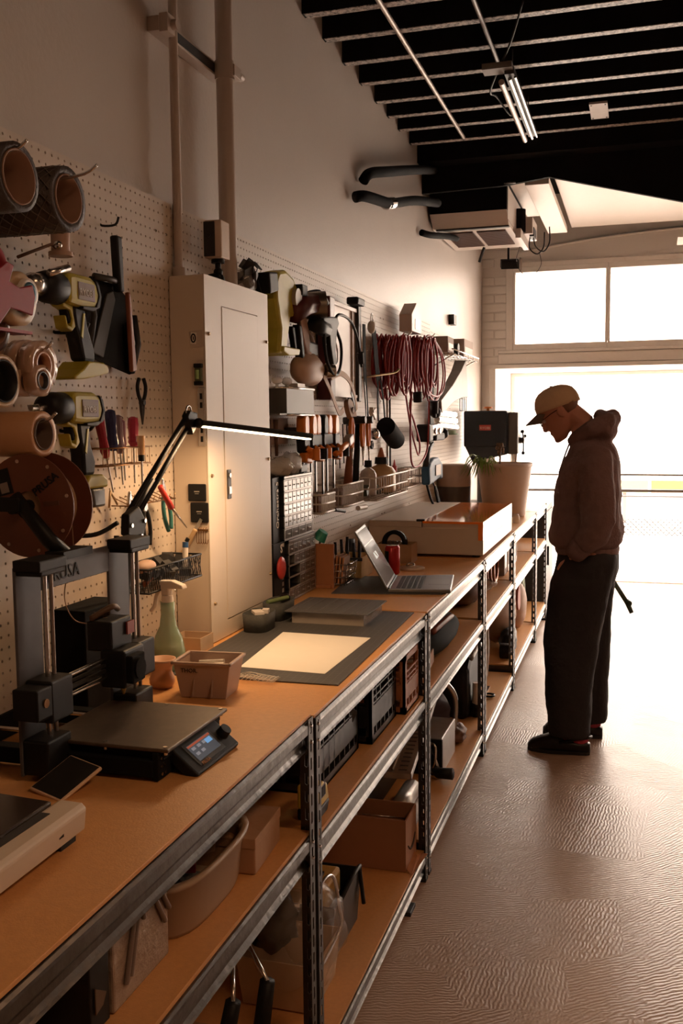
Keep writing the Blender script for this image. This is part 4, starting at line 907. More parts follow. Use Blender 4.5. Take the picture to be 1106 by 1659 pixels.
text('RYOBI', white_m, t, (-1.10, 7.1155, 1.484), (1, 0, 0), (0, 0, 1), .026, 'badge_lettering')
# ================================================================ ON THE PEGBOARD, NEAR END
PX = -1.27
def peg_hook(y, z, L_=.10, label='', m=None, r_=.003):
    o = MB().tube(smooth_path([(PX-.006, y, z+.012), (PX+.004, y, z), (PX+L_*.8, y, z), (PX+L_, y, z+.018)], 4), r_).build('peg_hook', m or steel_m)
    return tag(o, label, 'hook')
def xroll(name, label, cat, x0, x1, y, z, ri, ro, m, rim, parts=True):
    """roll hung on a hook: axis straight out from the wall"""
    t = thing(name, label, cat, ((x0+x1)/2, y, z))
    MB().lathe([(ro-.003, x0), (ro, x0+.003), (ro, x1-.003), (ro-.003, x1)], (0, y, z), (1, 0, 0), 32).build('wound_material', m, t, wd=True)
    q = MB(); q.lathe([(ri, x0-.001), (ro-.002, x0-.001), (ro-.002, x1+.001), (ri, x1+.001)], (0, y, z), (1, 0, 0), 32, close=True); q.build('core', rim, t, wd=True)
    # hollow: remove caps by rebuilding the outer body as ring
    return t
def ring_x(mb, x0, x1, y, z, ri, ro, n=32): return mb.lathe([(ri, x0), (ro, x0), (ro, x1), (ri, x1)], (0, y, z), (1, 0, 0), n, close=True)
dkroll = mat('dark_roll', (.055, .042, .038), .6, 0, .3, 60, .3, 150)
brcore = mat('brown_core', (.24, .13, .08), .7, 0, .1)
def hollow_roll(name, label, cat, x0, x1, y, z, ri, ro, m, rim):
    t = thing(name, label, cat, ((x0+x1)/2, y, z))
    ring_x(MB(), x0, x1, y, z, ri+.003, ro).build('wound_material', m, t, wd=True)
    ring_x(MB(), x0-.001, x1+.002, y, z, ri, ri+.003).build('core', rim, t, wd=True); return t
hollow_roll('mesh_roll', 'upper left dark roll with a brown core on a wall hook', 'roll', -1.265, -1.05, 1.525, 1.985, .045, .060, dkroll, brcore)
t = hollow_roll('mesh_roll', 'big roll wrapped in diamond netting on the second hook', 'roll', -1.265, -1.055, 1.69, 1.982, .043, .061, dkroll, brcore)
mb = MB()
for k in range(14):
    for s_ in (-1, 1):
        mb.tube([(-1.262+.205*i/10, 1.69+.0625*math.cos(2*PI*k/14+s_*i*.35), 1.982+.0625*math.sin(2*PI*k/14+s_*i*.35)) for i in range(11)], .0009, 4, caps=False)
mb.build('netting', mat('net_grey', (.16, .13, .11), .5), t, wd=True, kind='stuff')
peg_hook(1.525, 2.028, .24, 'steel hook through the upper left dark roll'); peg_hook(1.69, 2.022, .28, 'long steel hook tip poking out of the netted roll')
t = thing('handle_crank', 'pale wooden spool on a brown rod below the netted roll', 'roller', (-1.2, 1.87, 1.93))
MB().cyl((-1.2, 1.885, 1.915), (-1.2, 1.885, 1.965), .020, n=18).cyl((-1.2, 1.885, 1.912), (-1.2, 1.885, 1.921), .026).build('spool', mat('pale_tan', (.48, .32, .24), .6), t, wd=True)
MB().tube([(-1.2, 1.875, 1.925), (-1.2, 1.85, 1.932), (-1.2, 1.73, 1.887)], .0035).build('rod', mat('rod_brown', (.22, .12, .08), .5), t, wd=True)
MB().sph((-1.19, 1.86, 1.932), .009).build('knob', steel_m, t, wd=True)
# tape gun
t = thing('tape_dispenser', 'red handheld tape gun with a blue-cored roll at the left edge', 'tape gun', (-1.13, 1.56, 1.80))
g = MB().prism([(-.10, -.01), (-.085, .035), (-.055, .055), (-.035, .05), (-.05, .02), (-.02, .012), (.02, .022), (.028, .0), (.018, -.035), (-.02, -.030), (-.05, -.028), (-.10, -.075), (-.13, -.06)], .006, (-1.10, 1.60, 1.79), (0, 1, 0), (0, 0, 1)); g.build('side_frame', mat('tape_red', (.30, .02, .03), .4), t, wd=True, bev=.002)
MB().tube(smooth_path([(-1.12, 1.49, 1.74), (-1.12, 1.51, 1.84), (-1.12, 1.535, 1.868), (-1.12, 1.56, 1.85), (-1.12, 1.57, 1.80)], 5), .011).build('handle', mat('tape_red', 0), t, wd=True)
ring_x(MB(), -1.16, -1.108, 1.60, 1.785, .026, .050).build('tape_roll', mat('tan_tape', (.50, .36, .22), .4), t, wd=True)
ring_x(MB(), -1.162, -1.099, 1.617, 1.797, .019, .027).build('white_rim', white_m, t, wd=True)
ring_x(MB(), -1.164, -1.0975, 1.617, 1.797, .012, .020).build('blue_core', mat('blue_core', (.05, .14, .22), .35), t, wd=True)
MB().box(-1.155, -1.112, 1.52, 1.64, 1.722, 1.728).build('blade_bar', mat('tape_red', 0), t, wd=True)
o = hollow_roll('tape_roll', 'dark brown tape roll hanging under the red tape gun', 'tape', -1.20, -1.13, 1.55, 1.73, .03, .045, mat('dark_tape', (.10, .05, .04), .35), brcore)
peg_hook(1.6, 1.80, .12, 'steel hook holding the red tape gun')
# stack of clear tapes on one hook
ct = mat('clear_tape', (.62, .40, .26), .10, 0, .1, alpha=.6, coat=.5); i = 0
names = ['rearmost', 'second from the wall', 'third from the wall', 'fourth from the wall', 'frontmost']
for k in range(5):
    x0 = -1.262+k*.034
    t = thing('clear_tape_roll', 'clear amber tape roll, %s on the hook of glossy rolls' % names[k], 'tape', (x0+.013, 1.655, 1.668), 0, 'clear tape rolls on one hook')
    ring_x(MB(), x0, x0+.026, 1.655+.004*(k % 2), 1.668-.003*(k % 3), .026, .047).build('tape', ct, t, wd=True)
    ring_x(MB(), x0-.001, x0+.027, 1.655+.004*(k % 2), 1.668-.003*(k % 3), .022, .026).build('core', mat('amber_core', (.45, .22, .12), .4), t, wd=True)
for k in range(3):
    x0 = -1.255+k*.03
    t = thing('clear_tape_roll', 'smaller tape roll on the lower hook, %s' % ['nearest the wall', 'middle one', 'foremost'][k], 'tape', (x0+.012, 1.60, 1.622), 0, 'small tape rolls on the lower hook')
    ring_x(MB(), x0+.08, x0+.104, 1.625+.006*k, 1.634, .018, .030).build('tape', ct, t, wd=True)
    ring_x(MB(), x0+.079, x0+.105, 1.625+.006*k, 1.634, .015, .018).build('core', dark_m, t, wd=True)
hollow_roll('tape_roll', 'wide black-cored tan tape roll at the left edge under the clear rolls', 'tape', -1.16, -1.105, 1.535, 1.63, .036, .048, mat('tan_tape', 0), blk)
peg_hook(1.655, 1.69, .19, 'hook through the glossy clear tape rolls')
# brown paper tape
hollow_roll('packing_tape_roll', 'wide tan packing tape roll above the rust-brown spool', 'tape', -1.265, -1.10, 1.645, 1.532, .028, .044, mat('tan_roll', (.50, .27, .13), .5, 0, .05), mat('dark_core', (.10, .06, .04), .7))
peg_hook(1.645, 1.555, .20, 'hook through the wide tan packing tape roll')

# ---- cordless drills, drawn in (y,z), nose toward the camera
ry = mat('drill_yellow', (.42, .36, .04), .42, 0, .1)
def drill(name, label, y0, z0, x, s=1., impact=False, bat=True):
    """y0,z0: middle of the barrel"""
    t = thing(name, label, 'drill', (x, y0, z0))
    P = lambda mb, pl, th, xo=0.: mb.prism([(a*s, b_*s) for a, b_ in pl], th, (x-th/2+xo, y0, z0), (0, 1, 0), (0, 0, 1))
    P(MB(), [(-.02, -.030), (-.02, .032), (.0, .036), (.07, .036), (.095, .026), (.105, .0), (.10, -.022), (.085, -.032), (.03, -.034)], .062).build('motor_housing', ry, t, wd=True, bev=.010)
    P(MB(), [(.085, .030), (.100, .020), (.108, -.004), (.100, -.028), (.07, -.040), (.03, -.038), (.03, -.032), (.085, -.028), (.098, -.004), (.088, .024)], .066).build('rubber_overmould', blk, t, wd=True, bev=.003)
    MB().lathe([(.020, -.085), (.028, -.080), (.034, -.060), (.034, -.018), (.030, -.012)], (x, y0, z0), (0, 1, 0), 20).build('gearbox', blk, t, wd=True)
    if impact: MB().cyl((x, y0-.083, z0), (x, y0-.108, z0), .010, .008).cyl((x, y0-.106, z0), (x, y0-.130, z0), .0065).build('bit_holder', steel_m, t, wd=True)
    else: 
        MB().lathe([(.012, -.125), (.022, -.112), (.024, -.085)], (x, y0, z0), (0, 1, 0), 16).build('chuck', steel_m, t, wd=True)
        MB().tube([(x+.03, y0-.09, z0+.022), (x+.03, y0-.02, z0+.042)], .008).build('side_handle', steel_m, t, wd=True)
    P(MB(), [(.012, -.03), (.062, -.03), (.075, -.075), (.098, -.120), (.100, -.150), (.050, -.150), (.035, -.10), (.022, -.075)] if not impact else [(.018, -.03), (.066, -.03), (.070, -.08), (.088, -.120), (.082, -.150), (.036, -.150), (.034, -.10), (.026, -.075)], .036).build('grip', blk, t, wd=True, bev=.008)
    P(MB(), [(-.02, -.028), (.02, -.03), (.02, -.05), (.028, -.075), (.012, -.088), (-.008, -.082), (-.016, -.055), (-.010, -.055), (-.004, -.074), (.010, -.078), (.014, -.060), (.006, -.042), (-.02, -.036)], .030).build('trigger_guard', ry, t, wd=True, bev=.003)
    P(MB(), [(.0, -.040), (.015, -.040), (.02, -.07), (.006, -.07)], .022).build('trigger', blk, t, wd=True, bev=.003)
    if not impact: P(MB(), [(.045, -.150), (.105, -.150), (.125, -.158), (.128, -.172), (.09, -.180), (.02, -.190), (-.015, -.192), (-.018, -.186), (.02, -.168)], .070).build('battery_foot', ry, t, wd=True, bev=.005)
    else:
        P(MB(), [(.032, -.148), (.088, -.148), (.108, -.160), (.108, -.178), (.020, -.178), (.018, -.160)], .070).build('battery_foot', ry, t, wd=True, bev=.005)
        P(MB(), [(.045, -.178), (.104, -.178), (.104, -.222), (.055, -.222)], .060).build('battery', mat('battery_grey', (.12, .11, .10), .3), t, wd=True, bev=.006)
    xs = x+.0315
    MB().box(xs-.001, xs+.0015, y0+.014*s, y0+.080*s, z0-.019*s, z0+.019*s).build('label_plate', mat('label_grey', 0), t, wd=True, bev=.002)
    text('RYOBI', mat('label_white', (.42, .38, .32), .5), t, (xs+.002, y0+.017*s, z0-.009*s), (0, 1, 0), (0, 0, 1), .0195*s, 'drill_lettering', bold=.0006)
    P(MB(), [(.04, -.095), (.052, -.045), (.058, -.045), (.046, -.1)], .040).build('belt_clip', ry, t, wd=True)
    return t
drill('cordless_drill', 'upper yellow and black cordless drill hanging by the tape rolls', 1.868, 1.838, -1.19)
drill('impact_driver', 'lower yellow and black driver hanging above the spool', 1.868, 1.585, -1.19, impact=True)
peg_hook(1.955, 1.758, .09, 'black-tipped hook beside the upper drill', blk, .004); peg_hook(1.965, 1.535, .09, 'black hook beside the lower driver', blk, .004)
o = MB().tube(smooth_path([(PX, 1.93, 1.32), (-1.24, 1.935, 1.30), (-1.19, 1.97, 1.297), (-1.16, 2.02, 1.32)], 6), .0055).build('curved_hook', blk); tag(o, 'black curved hook right of the rust-brown spool', 'hook')
# dustpan and brush
t = thing('dustpan', 'black dustpan hanging by its handle left of the cabinet', 'dustpan', (-1.23, 2.18, 1.85))
MB().prism([(-.012, 0), (.016, 0), (.022, -.135), (-.002, -.135)], .022, (-1.24, 2.172, 2.008), (0, 1, 0), (0, 0, 1)).build('handle', blk, t, wd=True, bev=.006)
MB().prism([(-.02, .02), (.03, .02), (.085, -.01), (.107, -.05), (.085, -.20), (-.115, -.165), (-.122, -.155), (-.115, .0), (-.09, .025), (-.05, .02)], .006, (-1.25, 2.17, 1.875), (0, 1, 0), (0, 0, 1)).build('pan', blackmat_m, t, wd=True, bev=.002)
for a, b_, c, d in ((-.12, -.155, -.112, .01), (.084, -.195, .105, -.05), (-.085, .025, .03, .022)):
    MB().tube([(-1.24, 2.17+a, 1.875+b_), (-1.225, 2.17+(a+c)/2, 1.875+(b_+d)/2), (-1.24, 2.17+c, 1.875+d)], .008).build('raised_edge', dark_m, t, wd=True)
MB().prism([(-.105, -.155), (-.03, -.01), (.0, .0), (.01, -.02), (-.055, -.165)], .006, (-1.244, 2.17, 1.875), (0, 1, 0), (0, 0, 1)).build('pan_fold', mat('pan_grey', (.05, .046, .042), .6), t, wd=True, bev=.002)
t = thing('hand_brush', 'reddish wooden brush handle hanging in front of the black dustpan', 'brush', (-1.2, 2.22, 1.78))
MB().prism([(-.010, .10), (.002, .10), (.024, -.092), (.0, -.096)], .012, (-1.222, 2.205, 1.775), (0, 1, 0), (0, 0, 1)).build('handle', mat('red_wood', (.30, .10, .05), .45, 0, .1), t, wd=True, bev=.004)
MB().prism([(.02, .03), (.03, .02), (.045, -.098), (.026, -.10), (.018, -.03)], .010, (-1.24, 2.205, 1.775), (0, 1, 0), (0, 0, 1)).build('bristles', blackmat_m, t, wd=True, bev=.002)
peg_hook(2.175, 2.035, .05, 'hook above the black dustpan', blk)
# small pliers
def pliers(name, label, y, z, L_, m, ang=0., spread=.022, x=-1.245, jaw=steel_m):
    t = thing(name, label, 'pliers', (x, y, z)); c, s_ = math.cos(ang), math.sin(ang)
    W = lambda a, b_, dx=0: (x+dx, y+a*c-b_*s_, z+a*s_+b_*c)
    for sg in (-1, 1):
        MB().tube(smooth_path([W(sg*.003, -L_*.42, 0), W(sg*spread*.9, -L_*.25), W(sg*spread, -L_*.08), W(sg*.004, L_*.12)] if L_ < 0 else [W(sg*.005, L_*.02), W(sg*spread*.8, L_*.16), W(sg*spread, L_*.34), W(sg*spread*.55, L_*.5)], 4), .0052, 8).build('handle', m, t, wd=True)
        MB().tube([W(sg*.005, L_*.03), W(sg*.004, -L_*.2), W(sg*.001, -L_*.46)], [.006, .0045, .0015], 8).build('jaw', jaw, t, wd=True)
    MB().cyl(W(0, 0, -.006), W(0, 0, .008), .007).build('pivot', jaw, t, wd=True); return t
pliers('needle_pliers', 'small black needle pliers hanging high beside the cabinet edge', 2.312, 1.605, .125, blk, jaw=dark_m)
# screwdriver rack
t = thing('screwdriver_rack', 'bronze wire rack holding screwdrivers on the pegboard', 'rack', (-1.23, 2.14, 1.48)); bz_m = mat('bronze', 0)
mb = MB()
for z in (1.492, 1.45):
    mb.tube([(-1.262, 2.025, z), (-1.20, 2.025, z), (-1.20, 2.265, z), (-1.262, 2.265, z)], .0018, 6); mb.tube([(-1.235, 2.025, z), (-1.235, 2.265, z)], .0015, 6)
for k in range(11): y = 2.03+k*.023; mb.tube([(-1.262, y, 1.492), (-1.20, y, 1.492), (-1.20, y, 1.45), (-1.262, y, 1.45)], .0013, 5)
mb.build('wire_rack', bz_m, t, wd=True, kind='stuff')
def screwdriver(label, y, zt, zb, col, ang=0., hl=.09, r_=.012, x=-1.218, rough=.15):
    t = thing('screwdriver', label, 'screwdriver', (x, y, zt), 0, 'screwdrivers in the wire rack'); d = Vector((0, math.sin(ang), -math.cos(ang))); a = Vector((x, y, zt))
    MB().lathe([(.004, 0), (r_*.9, .004), (r_, .02), (r_*.85, hl*.6), (r_, hl*.85), (r_*.6, hl)], a, d, 10, smooth=False).build('handle', mat('h_'+str(col), col, rough), t, wd=True)
    MB().cyl(a+d*hl, a+d*(zt-zb)/math.cos(ang), .0026, .002, 8).build('shaft', steel_m, t, wd=True)
screwdriver('screwdriver with red translucent handle, leftmost in the rack', 2.045, 1.575, 1.385, (.34, .03, .05), .30, .11)
screwdriver('screwdriver with dark blue handle in the rack', 2.10, 1.585, 1.42, (.03, .04, .13), .12, .10, .014)
screwdriver('screwdriver with greyish clear handle right of the blue one', 2.135, 1.572, 1.40, (.25, .18, .22), .10, .095)
screwdriver('slim screwdriver behind the greyish handle', 2.155, 1.56, 1.41, (.30, .16, .2), .06, .07, .009)
screwdriver('pink-handled screwdriver at the right of the rack', 2.212, 1.568, 1.40, (.48, .05, .10), 0, .075, .014)
t = thing('screwdriver', 'amber screwdriver with a black collar in front of the pink one', 'screwdriver', (-1.195, 2.21, 1.53), 0, 'screwdrivers in the wire rack')
MB().cyl((-1.195, 2.208, 1.52), (-1.195, 2.208, 1.472), .010, .009).build('handle', mat('amber_clear', (.55, .3, .12), .1, alpha=.7), t, wd=True)
MB().cyl((-1.195, 2.208, 1.472), (-1.195, 2.208, 1.456), .008).build('collar', blk, t, wd=True); MB().cyl((-1.195, 2.208, 1.456), (-1.195, 2.208, 1.39), .0026).build('shaft', steel_m, t, wd=True)
# lower cluster of pliers
teal = mat('teal_grip', (.04, .16, .15), .45)
t = thing('pliers_rack', 'wire rack with small loops holding the pliers', 'rack', (-1.24, 2.3, 1.34))
mb = MB().tube([(-1.262, 2.17, 1.345), (-1.215, 2.17, 1.345), (-1.215, 2.43, 1.345), (-1.262, 2.43, 1.345)], .0018, 6)
for k in range(9): y = 2.18+k*.03; mb.tube([(-1.262, y, 1.365), (-1.215, y, 1.345), (-1.21, y, 1.36)], .0014, 5)
mb.build('wire_rack', bz_m, t, wd=True, kind='stuff')
def hang_pliers(label, y, z, L_, m, ang=0., x=-1.225, sp=.016):
    t = thing('hand_pliers', label, 'pliers', (x, y, z), 0, 'pliers hanging low beside the cabinet'); c, s_ = math.cos(ang), math.sin(ang)
    W = lambda a, b_, dx=0: (x+dx, y+a*c-b_*s_, z+a*s_+b_*c)
    MB().prism([(-.012, -.004), (.012, -.004), (.009, .03), (.002, .05), (-.002, .05), (-.009, .03)], .008, (x-.004, y, z), (0, c, s_), (0, -s_, c)).build('jaws', steel_m, t, wd=True, bev=.002)
    for sg in (-1, 1): MB().tube(smooth_path([W(sg*.006, 0), W(sg*sp, -L_*.3), W(sg*sp*1.1, -L_*.65), W(sg*sp*.5, -L_)], 4), [.004]+[.0062]*12 if False else .006, 8).build('handle', m, t, wd=True)
    return t
hang_pliers('black-handled pliers, middle of the low row', 2.275, 1.325, .095, blk, .12)
hang_pliers('teal-handled pliers at the right end of the low row', 2.385, 1.355, .10, teal, .28)
hang_pliers('teal snips hanging straight down behind the lamp arm', 2.195, 1.33, .10, teal, -.02, sp=.007)
t = thing('red_cutter', 'red-handled scissor tool slanting across the pliers', 'tool', (-1.20, 2.37, 1.3))
MB().tube([(-1.195, 2.305, 1.385), (-1.195, 2.365, 1.325)], [.008, .009]).build('handle', red_m, t, wd=True); MB().tube([(-1.195, 2.365, 1.325), (-1.19, 2.445, 1.262)], [.004, .0015]).build('blade', steel_m, t, wd=True)
t = thing('yellow_pliers', 'open steel pliers with thin yellow grips by the lamp elbow', 'pliers', (-1.23, 2.13, 1.36)); MB().tube([(-1.24, 2.12, 1.345), (-1.24, 2.128, 1.385), (-1.24, 2.16, 1.35)], .003).build('frame', mat('tan_metal', (.5, .35, .2), .4, .7), t, wd=True)
# mesh basket with odds and ends
t = thing('mesh_basket', 'black wire-mesh basket with pens and scraps left of the cabinet foot', 'basket', (-1.21, 2.32, 1.13))
mb = MB(); x0, x1, y0, y1, z0, z1 = -1.262, -1.165, 2.17, 2.478, 1.125, 1.185
for z in (z0, z1): mb.tube([(x0, y0, z), (x1, y0, z), (x1, y1, z), (x0, y1, z)], .003, 6, closed=True)
nn_ = 26
for k in range(nn_):
    y = y0+(y1-y0)*k/nn_
    for s_ in (0, 1): mb.tube([(x1, y+(.012 if s_ else 0), z0), (x1, y+(0 if s_ else .012)*1.0+.0, z1)], .0009, 4, caps=False); mb.tube([(x0, y, z0), (x1, y, z0)], .0009, 4, caps=False)
for k in range(8):
    x = x0+(x1-x0)*k/8
    for s_ in (0, 1): mb.tube([(x+(.012 if s_ else 0), y0, z0), (x+(0 if s_ else .012), y0, z1)], .0009, 4, caps=False); mb.tube([(x+(.012 if s_ else 0), y1, z0), (x+(0 if s_ else .012), y1, z1)], .0009, 4, caps=False)
mb.build('wire_mesh', blk, t, wd=True, kind='stuff')
for lab, c, a, m in (('white marker with a blue cap standing in the mesh basket', (-1.185, 2.42, 1.18), .1, white_m), ('brown brush lying in the mesh basket', (-1.20, 2.25, 1.155), 1.2, mat('red_wood', 0))):
    o = thing('pen', lab, 'pen', c); MB().cyl((c[0], c[1]-.04*math.sin(a), c[2]-.04*math.cos(a)), (c[0], c[1]+.03*math.sin(a), c[2]+.03*math.cos(a)), .008).build('barrel', m, o, wd=True)
    MB().cyl((c[0], c[1]+.03*math.sin(a), c[2]+.03*math.cos(a)), (c[0], c[1]+.045*math.sin(a), c[2]+.045*math.cos(a)), .0085).build('cap', mat('blue_cap', (.03, .08, .2), .4) if m is white_m else blk, o, wd=True)
o = MB().sph((-1.20, 2.22, 1.185), (.022, .045, .018), 12, 8).build('pale_stone', mat('pale_tan', 0)); tag(o, 'pale rounded block on top of the mesh basket', 'block')
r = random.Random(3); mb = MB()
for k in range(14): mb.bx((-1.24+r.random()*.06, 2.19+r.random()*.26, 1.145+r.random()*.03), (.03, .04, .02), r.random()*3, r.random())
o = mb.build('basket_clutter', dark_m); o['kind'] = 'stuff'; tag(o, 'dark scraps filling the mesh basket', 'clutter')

# ================================================================ BEYOND THE CABINET
t = thing('yellow_nailer', 'large yellow and black power tool hanging right of the cabinet top', 'power tool', (-1.2, 3.25, 1.95))
def yz(mb, pl, x0, th, y, z, s=1): return mb.prism([(a*s, b_*s) for a, b_ in pl], th, (x0, y, z), (0, 1, 0), (0, 0, 1))
yz(MB(), [(-.02, .10), (.05, .115), (.14, .095), (.20, .05), (.205, -.01), (.15, -.045), (.10, -.05), (.07, -.13), (.05, -.19), (-.03, -.19), (-.01, -.10), (-.05, .0), (-.05, .06)], -1.24, .07, 3.18, 1.965, .95).build('body', ry, t, wd=True, bev=.012)
MB().cyl((-1.17, 3.315, 1.985), (-1.155, 3.315, 1.985), .036, n=20).build('side_disc', mat('disc_grey', (.42, .36, .30), .4), t, wd=True)
yz(MB(), [(-.08, .05), (.0, .06), (.01, -.0), (-.07, -.02)], -1.235, .075, 3.12, 1.99).build('front_head', blk, t, wd=True, bev=.006)
yz(MB(), [(.01, -.03), (.07, -.02), (.05, -.17), (-.0, -.17)], -1.25, .05, 3.22, 1.97).build('magazine', dark_m, t, wd=True, bev=.004)
yz(MB(), [(-.07, .01), (.10, .01), (.09, -.012), (-.02, -.02), (-.075, -.008)], -1.25, .09, 3.24, 1.80).build('foot', ry, t, wd=True, bev=.005)
yz(MB(), [(-.02, 0), (.01, 0), (.01, -.26), (-.02, -.26)], -1.235, .03, 3.09, 1.95).build('nose_bar', blk, t, wd=True, bev=.004)
t = thing('dark_red_sander', 'dark red tool with a silver drum hanging beside the yellow one', 'power tool', (-1.17, 3.45, 1.96))
MB().cyl((-1.19, 3.49, 1.98), (-1.12, 3.52, 1.985), .050, n=26).build('drum', mat('brushed_dark', (.25, .22, .19), .3, .9), t, wd=True)
MB().tube([(-1.17, 3.30, 1.93), (-1.17, 3.40, 1.97), (-1.16, 3.48, 1.985)], [.035, .042, .04]).build('body', mat('maroon', (.10, .02, .02), .4), t, wd=True)
MB().tube([(-1.15, 3.47, 1.91), (-1.15, 3.60, 1.90)], .03).build('black_grip', blk, t, wd=True); MB().box(-1.2, -1.15, 3.34, 3.40, 2.0, 2.04).build('switch_block', blk, t, wd=True, bev=.004)
t = thing('leather_holster', 'worn brown leather holster hanging with black tool grips', 'holster', (-1.18, 3.4, 1.87))
yz(MB(), [(0, .06), (.06, .07), (.10, .0), (.14, -.10), (.13, -.14), (.08, -.10), (.03, -.02)], -1.19, .02, 3.36, 1.90).build('leather', mat('worn_leather', (.30, .17, .11), .7, 0, .3, 40), t, wd=True, bev=.005)
yz(MB(), [(.02, .0), (.05, .0), (.10, -.19), (.07, -.20)], -1.20, .03, 3.34, 1.90).build('grip', blk, t, wd=True, bev=.006)
yz(MB(), [(-.02, .0), (.01, .0), (.04, -.10), (.02, -.10)], -1.20, .02, 3.33, 1.89).build('grip', blk, t, wd=True, bev=.005)
t = thing('staple_gun', 'black pistol-grip tool with a chrome trigger bow', 'staple gun', (-1.16, 3.62, 1.9))
yz(MB(), [(-.10, .02), (.08, .035), (.10, .01), (.07, -.02), (.05, -.10), (.07, -.15), (.02, -.16), (-.02, -.08), (-.03, -.02), (-.10, -.02)], -1.17, .035, 3.64, 1.925).build('body', blk, t, wd=True, bev=.006)
MB().tube(smooth_path([(-1.15, 3.68, 1.90), (-1.15, 3.745, 1.85), (-1.15, 3.755, 1.79), (-1.15, 3.70, 1.775), (-1.15, 3.66, 1.82)], 5), .003).build('bow', steel_m, t, wd=True)
o = MB().tube(smooth_path([(-1.14, 3.56, 1.905), (-1.13, 3.54, 1.80), (-1.12, 3.58, 1.74), (-1.12, 3.66, 1.735), (-1.13, 3.74, 1.79), (-1.14, 3.77, 1.86), (-1.15, 3.73, 1.93), (-1.15, 3.78, 1.975), (-1.15, 3.95, 1.965), (-1.15, 4.05, 1.90), (-1.15, 4.09, 1.835)], 7), .006, 8).build('looped_cable', blk); tag(o, 'looping black power cord ending in a plug before the white case', 'cord')
MB().cyl((-1.15, 4.09, 1.845), (-1.15, 4.11, 1.80), .016, .012).cyl((-1.15, 4.105, 1.80), (-1.15, 4.11, 1.785), .005).build('plug', blk, o)
o = MB().tube(smooth_path([(-1.2, 3.5, 2.02), (-1.16, 3.56, 2.035), (-1.15, 3.62, 2.0)], 5), .012).build('hose_stub', blk); tag(o, 'short black hose bend on top of the hanging tools', 'hose')
t = thing('respirator_mask', 'beige face shield hanging with its strap below the black cord loop', 'mask', (-1.19, 3.55, 1.72))
crumple((-1.19, 3.50, 1.745), (.05, .15, .062), 11, amp=.06).build('shell', mat('beige_mask', (.52, .36, .26), .5, 0, .05), t, wd=True)
MB().tube(smooth_path([(-1.19, 3.40, 1.80), (-1.20, 3.44, 1.87), (-1.19, 3.52, 1.88), (-1.19, 3.60, 1.80)], 5), .012).build('clear_upper', mat('cloudy_beige', (.5, .36, .27), .2, alpha=.6), t, wd=True)
MB().cyl((-1.15, 3.60, 1.745), (-1.12, 3.62, 1.745), .03, .024).build('filter', steel_m, t, wd=True)
MB().box(-1.22, -1.17, 3.46, 3.58, 1.80, 1.85).build('dark_rim', dark_m, t, wd=True, bev=.01)
def strap(label, pts, m, wd_=.012): 
    P = smooth_path(pts, 5); A = [p+Vector((0, 0, 0)) for p in P]; mb = MB(); L1 = []
    for i, p in enumerate(P):
        d = (P[min(i+1, len(P)-1)]-P[max(i-1, 0)]).normalized(); s_ = d.cross(Vector((1, 0, 0))); s_ = s_.normalized() if s_.length > .01 else Vector((0, 1, 0)); L1.append([p+s_*wd_, p-s_*wd_, p-s_*wd_+Vector((.003, 0, 0)), p+s_*wd_+Vector((.003, 0, 0))])
    o = mb.loft(L1, True, False).build('strap', m); tag(o, label, 'strap'); return o
tan = mat('tan_strap', (.42, .25, .15), .65)
strap('tan strap dangling from the beige shield with a curled end', [(-1.18, 3.66, 1.73), (-1.18, 3.74, 1.68), (-1.18, 3.84, 1.60), (-1.18, 3.88, 1.585), (-1.18, 3.93, 1.60)], tan)
strap('tan strap running from the shield up and down over the white case', [(-1.16, 3.70, 1.725), (-1.16, 3.83, 1.745), (-1.16, 3.95, 1.72), (-1.16, 4.03, 1.66), (-1.16, 4.06, 1.60)], tan)
t = thing('mesh_tray', 'dark grey mesh tray with clear knobs on its rim right of the cabinet', 'tray', (-1.2, 3.3, 1.62))
MB().box(-1.262, -1.165, 3.13, 3.49, 1.575, 1.58).box(-1.168, -1.165, 3.20, 3.495, 1.575, 1.668).box(-1.262, -1.168, 3.205, 3.208, 1.575, 1.668).build('mesh_panel', gridmat('mesh_dark', (.045, .04, .035), (.16, .14, .12), 200, 200, .3, .5), t, wd=True)
mb = MB()
for z in (1.575, 1.670): mb.tube([(-1.165, 3.20, z), (-1.165, 3.50, z)], .004)
mb.tube([(-1.165, 3.20, 1.67), (-1.262, 3.20, 1.67)], .004).tube([(-1.165, 3.5, 1.67), (-1.262, 3.5, 1.67)], .004); mb.build('rim_bars', steel_m, t, wd=True, kind='stuff')
for y in (3.20, 3.30): MB().sph((-1.2, y, 1.695), (.02, .022, .014), 10, 8).cyl((-1.2, y, 1.67), (-1.2, y, 1.69), .006).build('clear_knob', mat('jar_glass', (.8, .75, .68), .08, alpha=.5), t, wd=True)
MB().box(-1.23, -1.18, 3.36, 3.44, 1.665, 1.69).build('card_stub', white_m, t, wd=True)
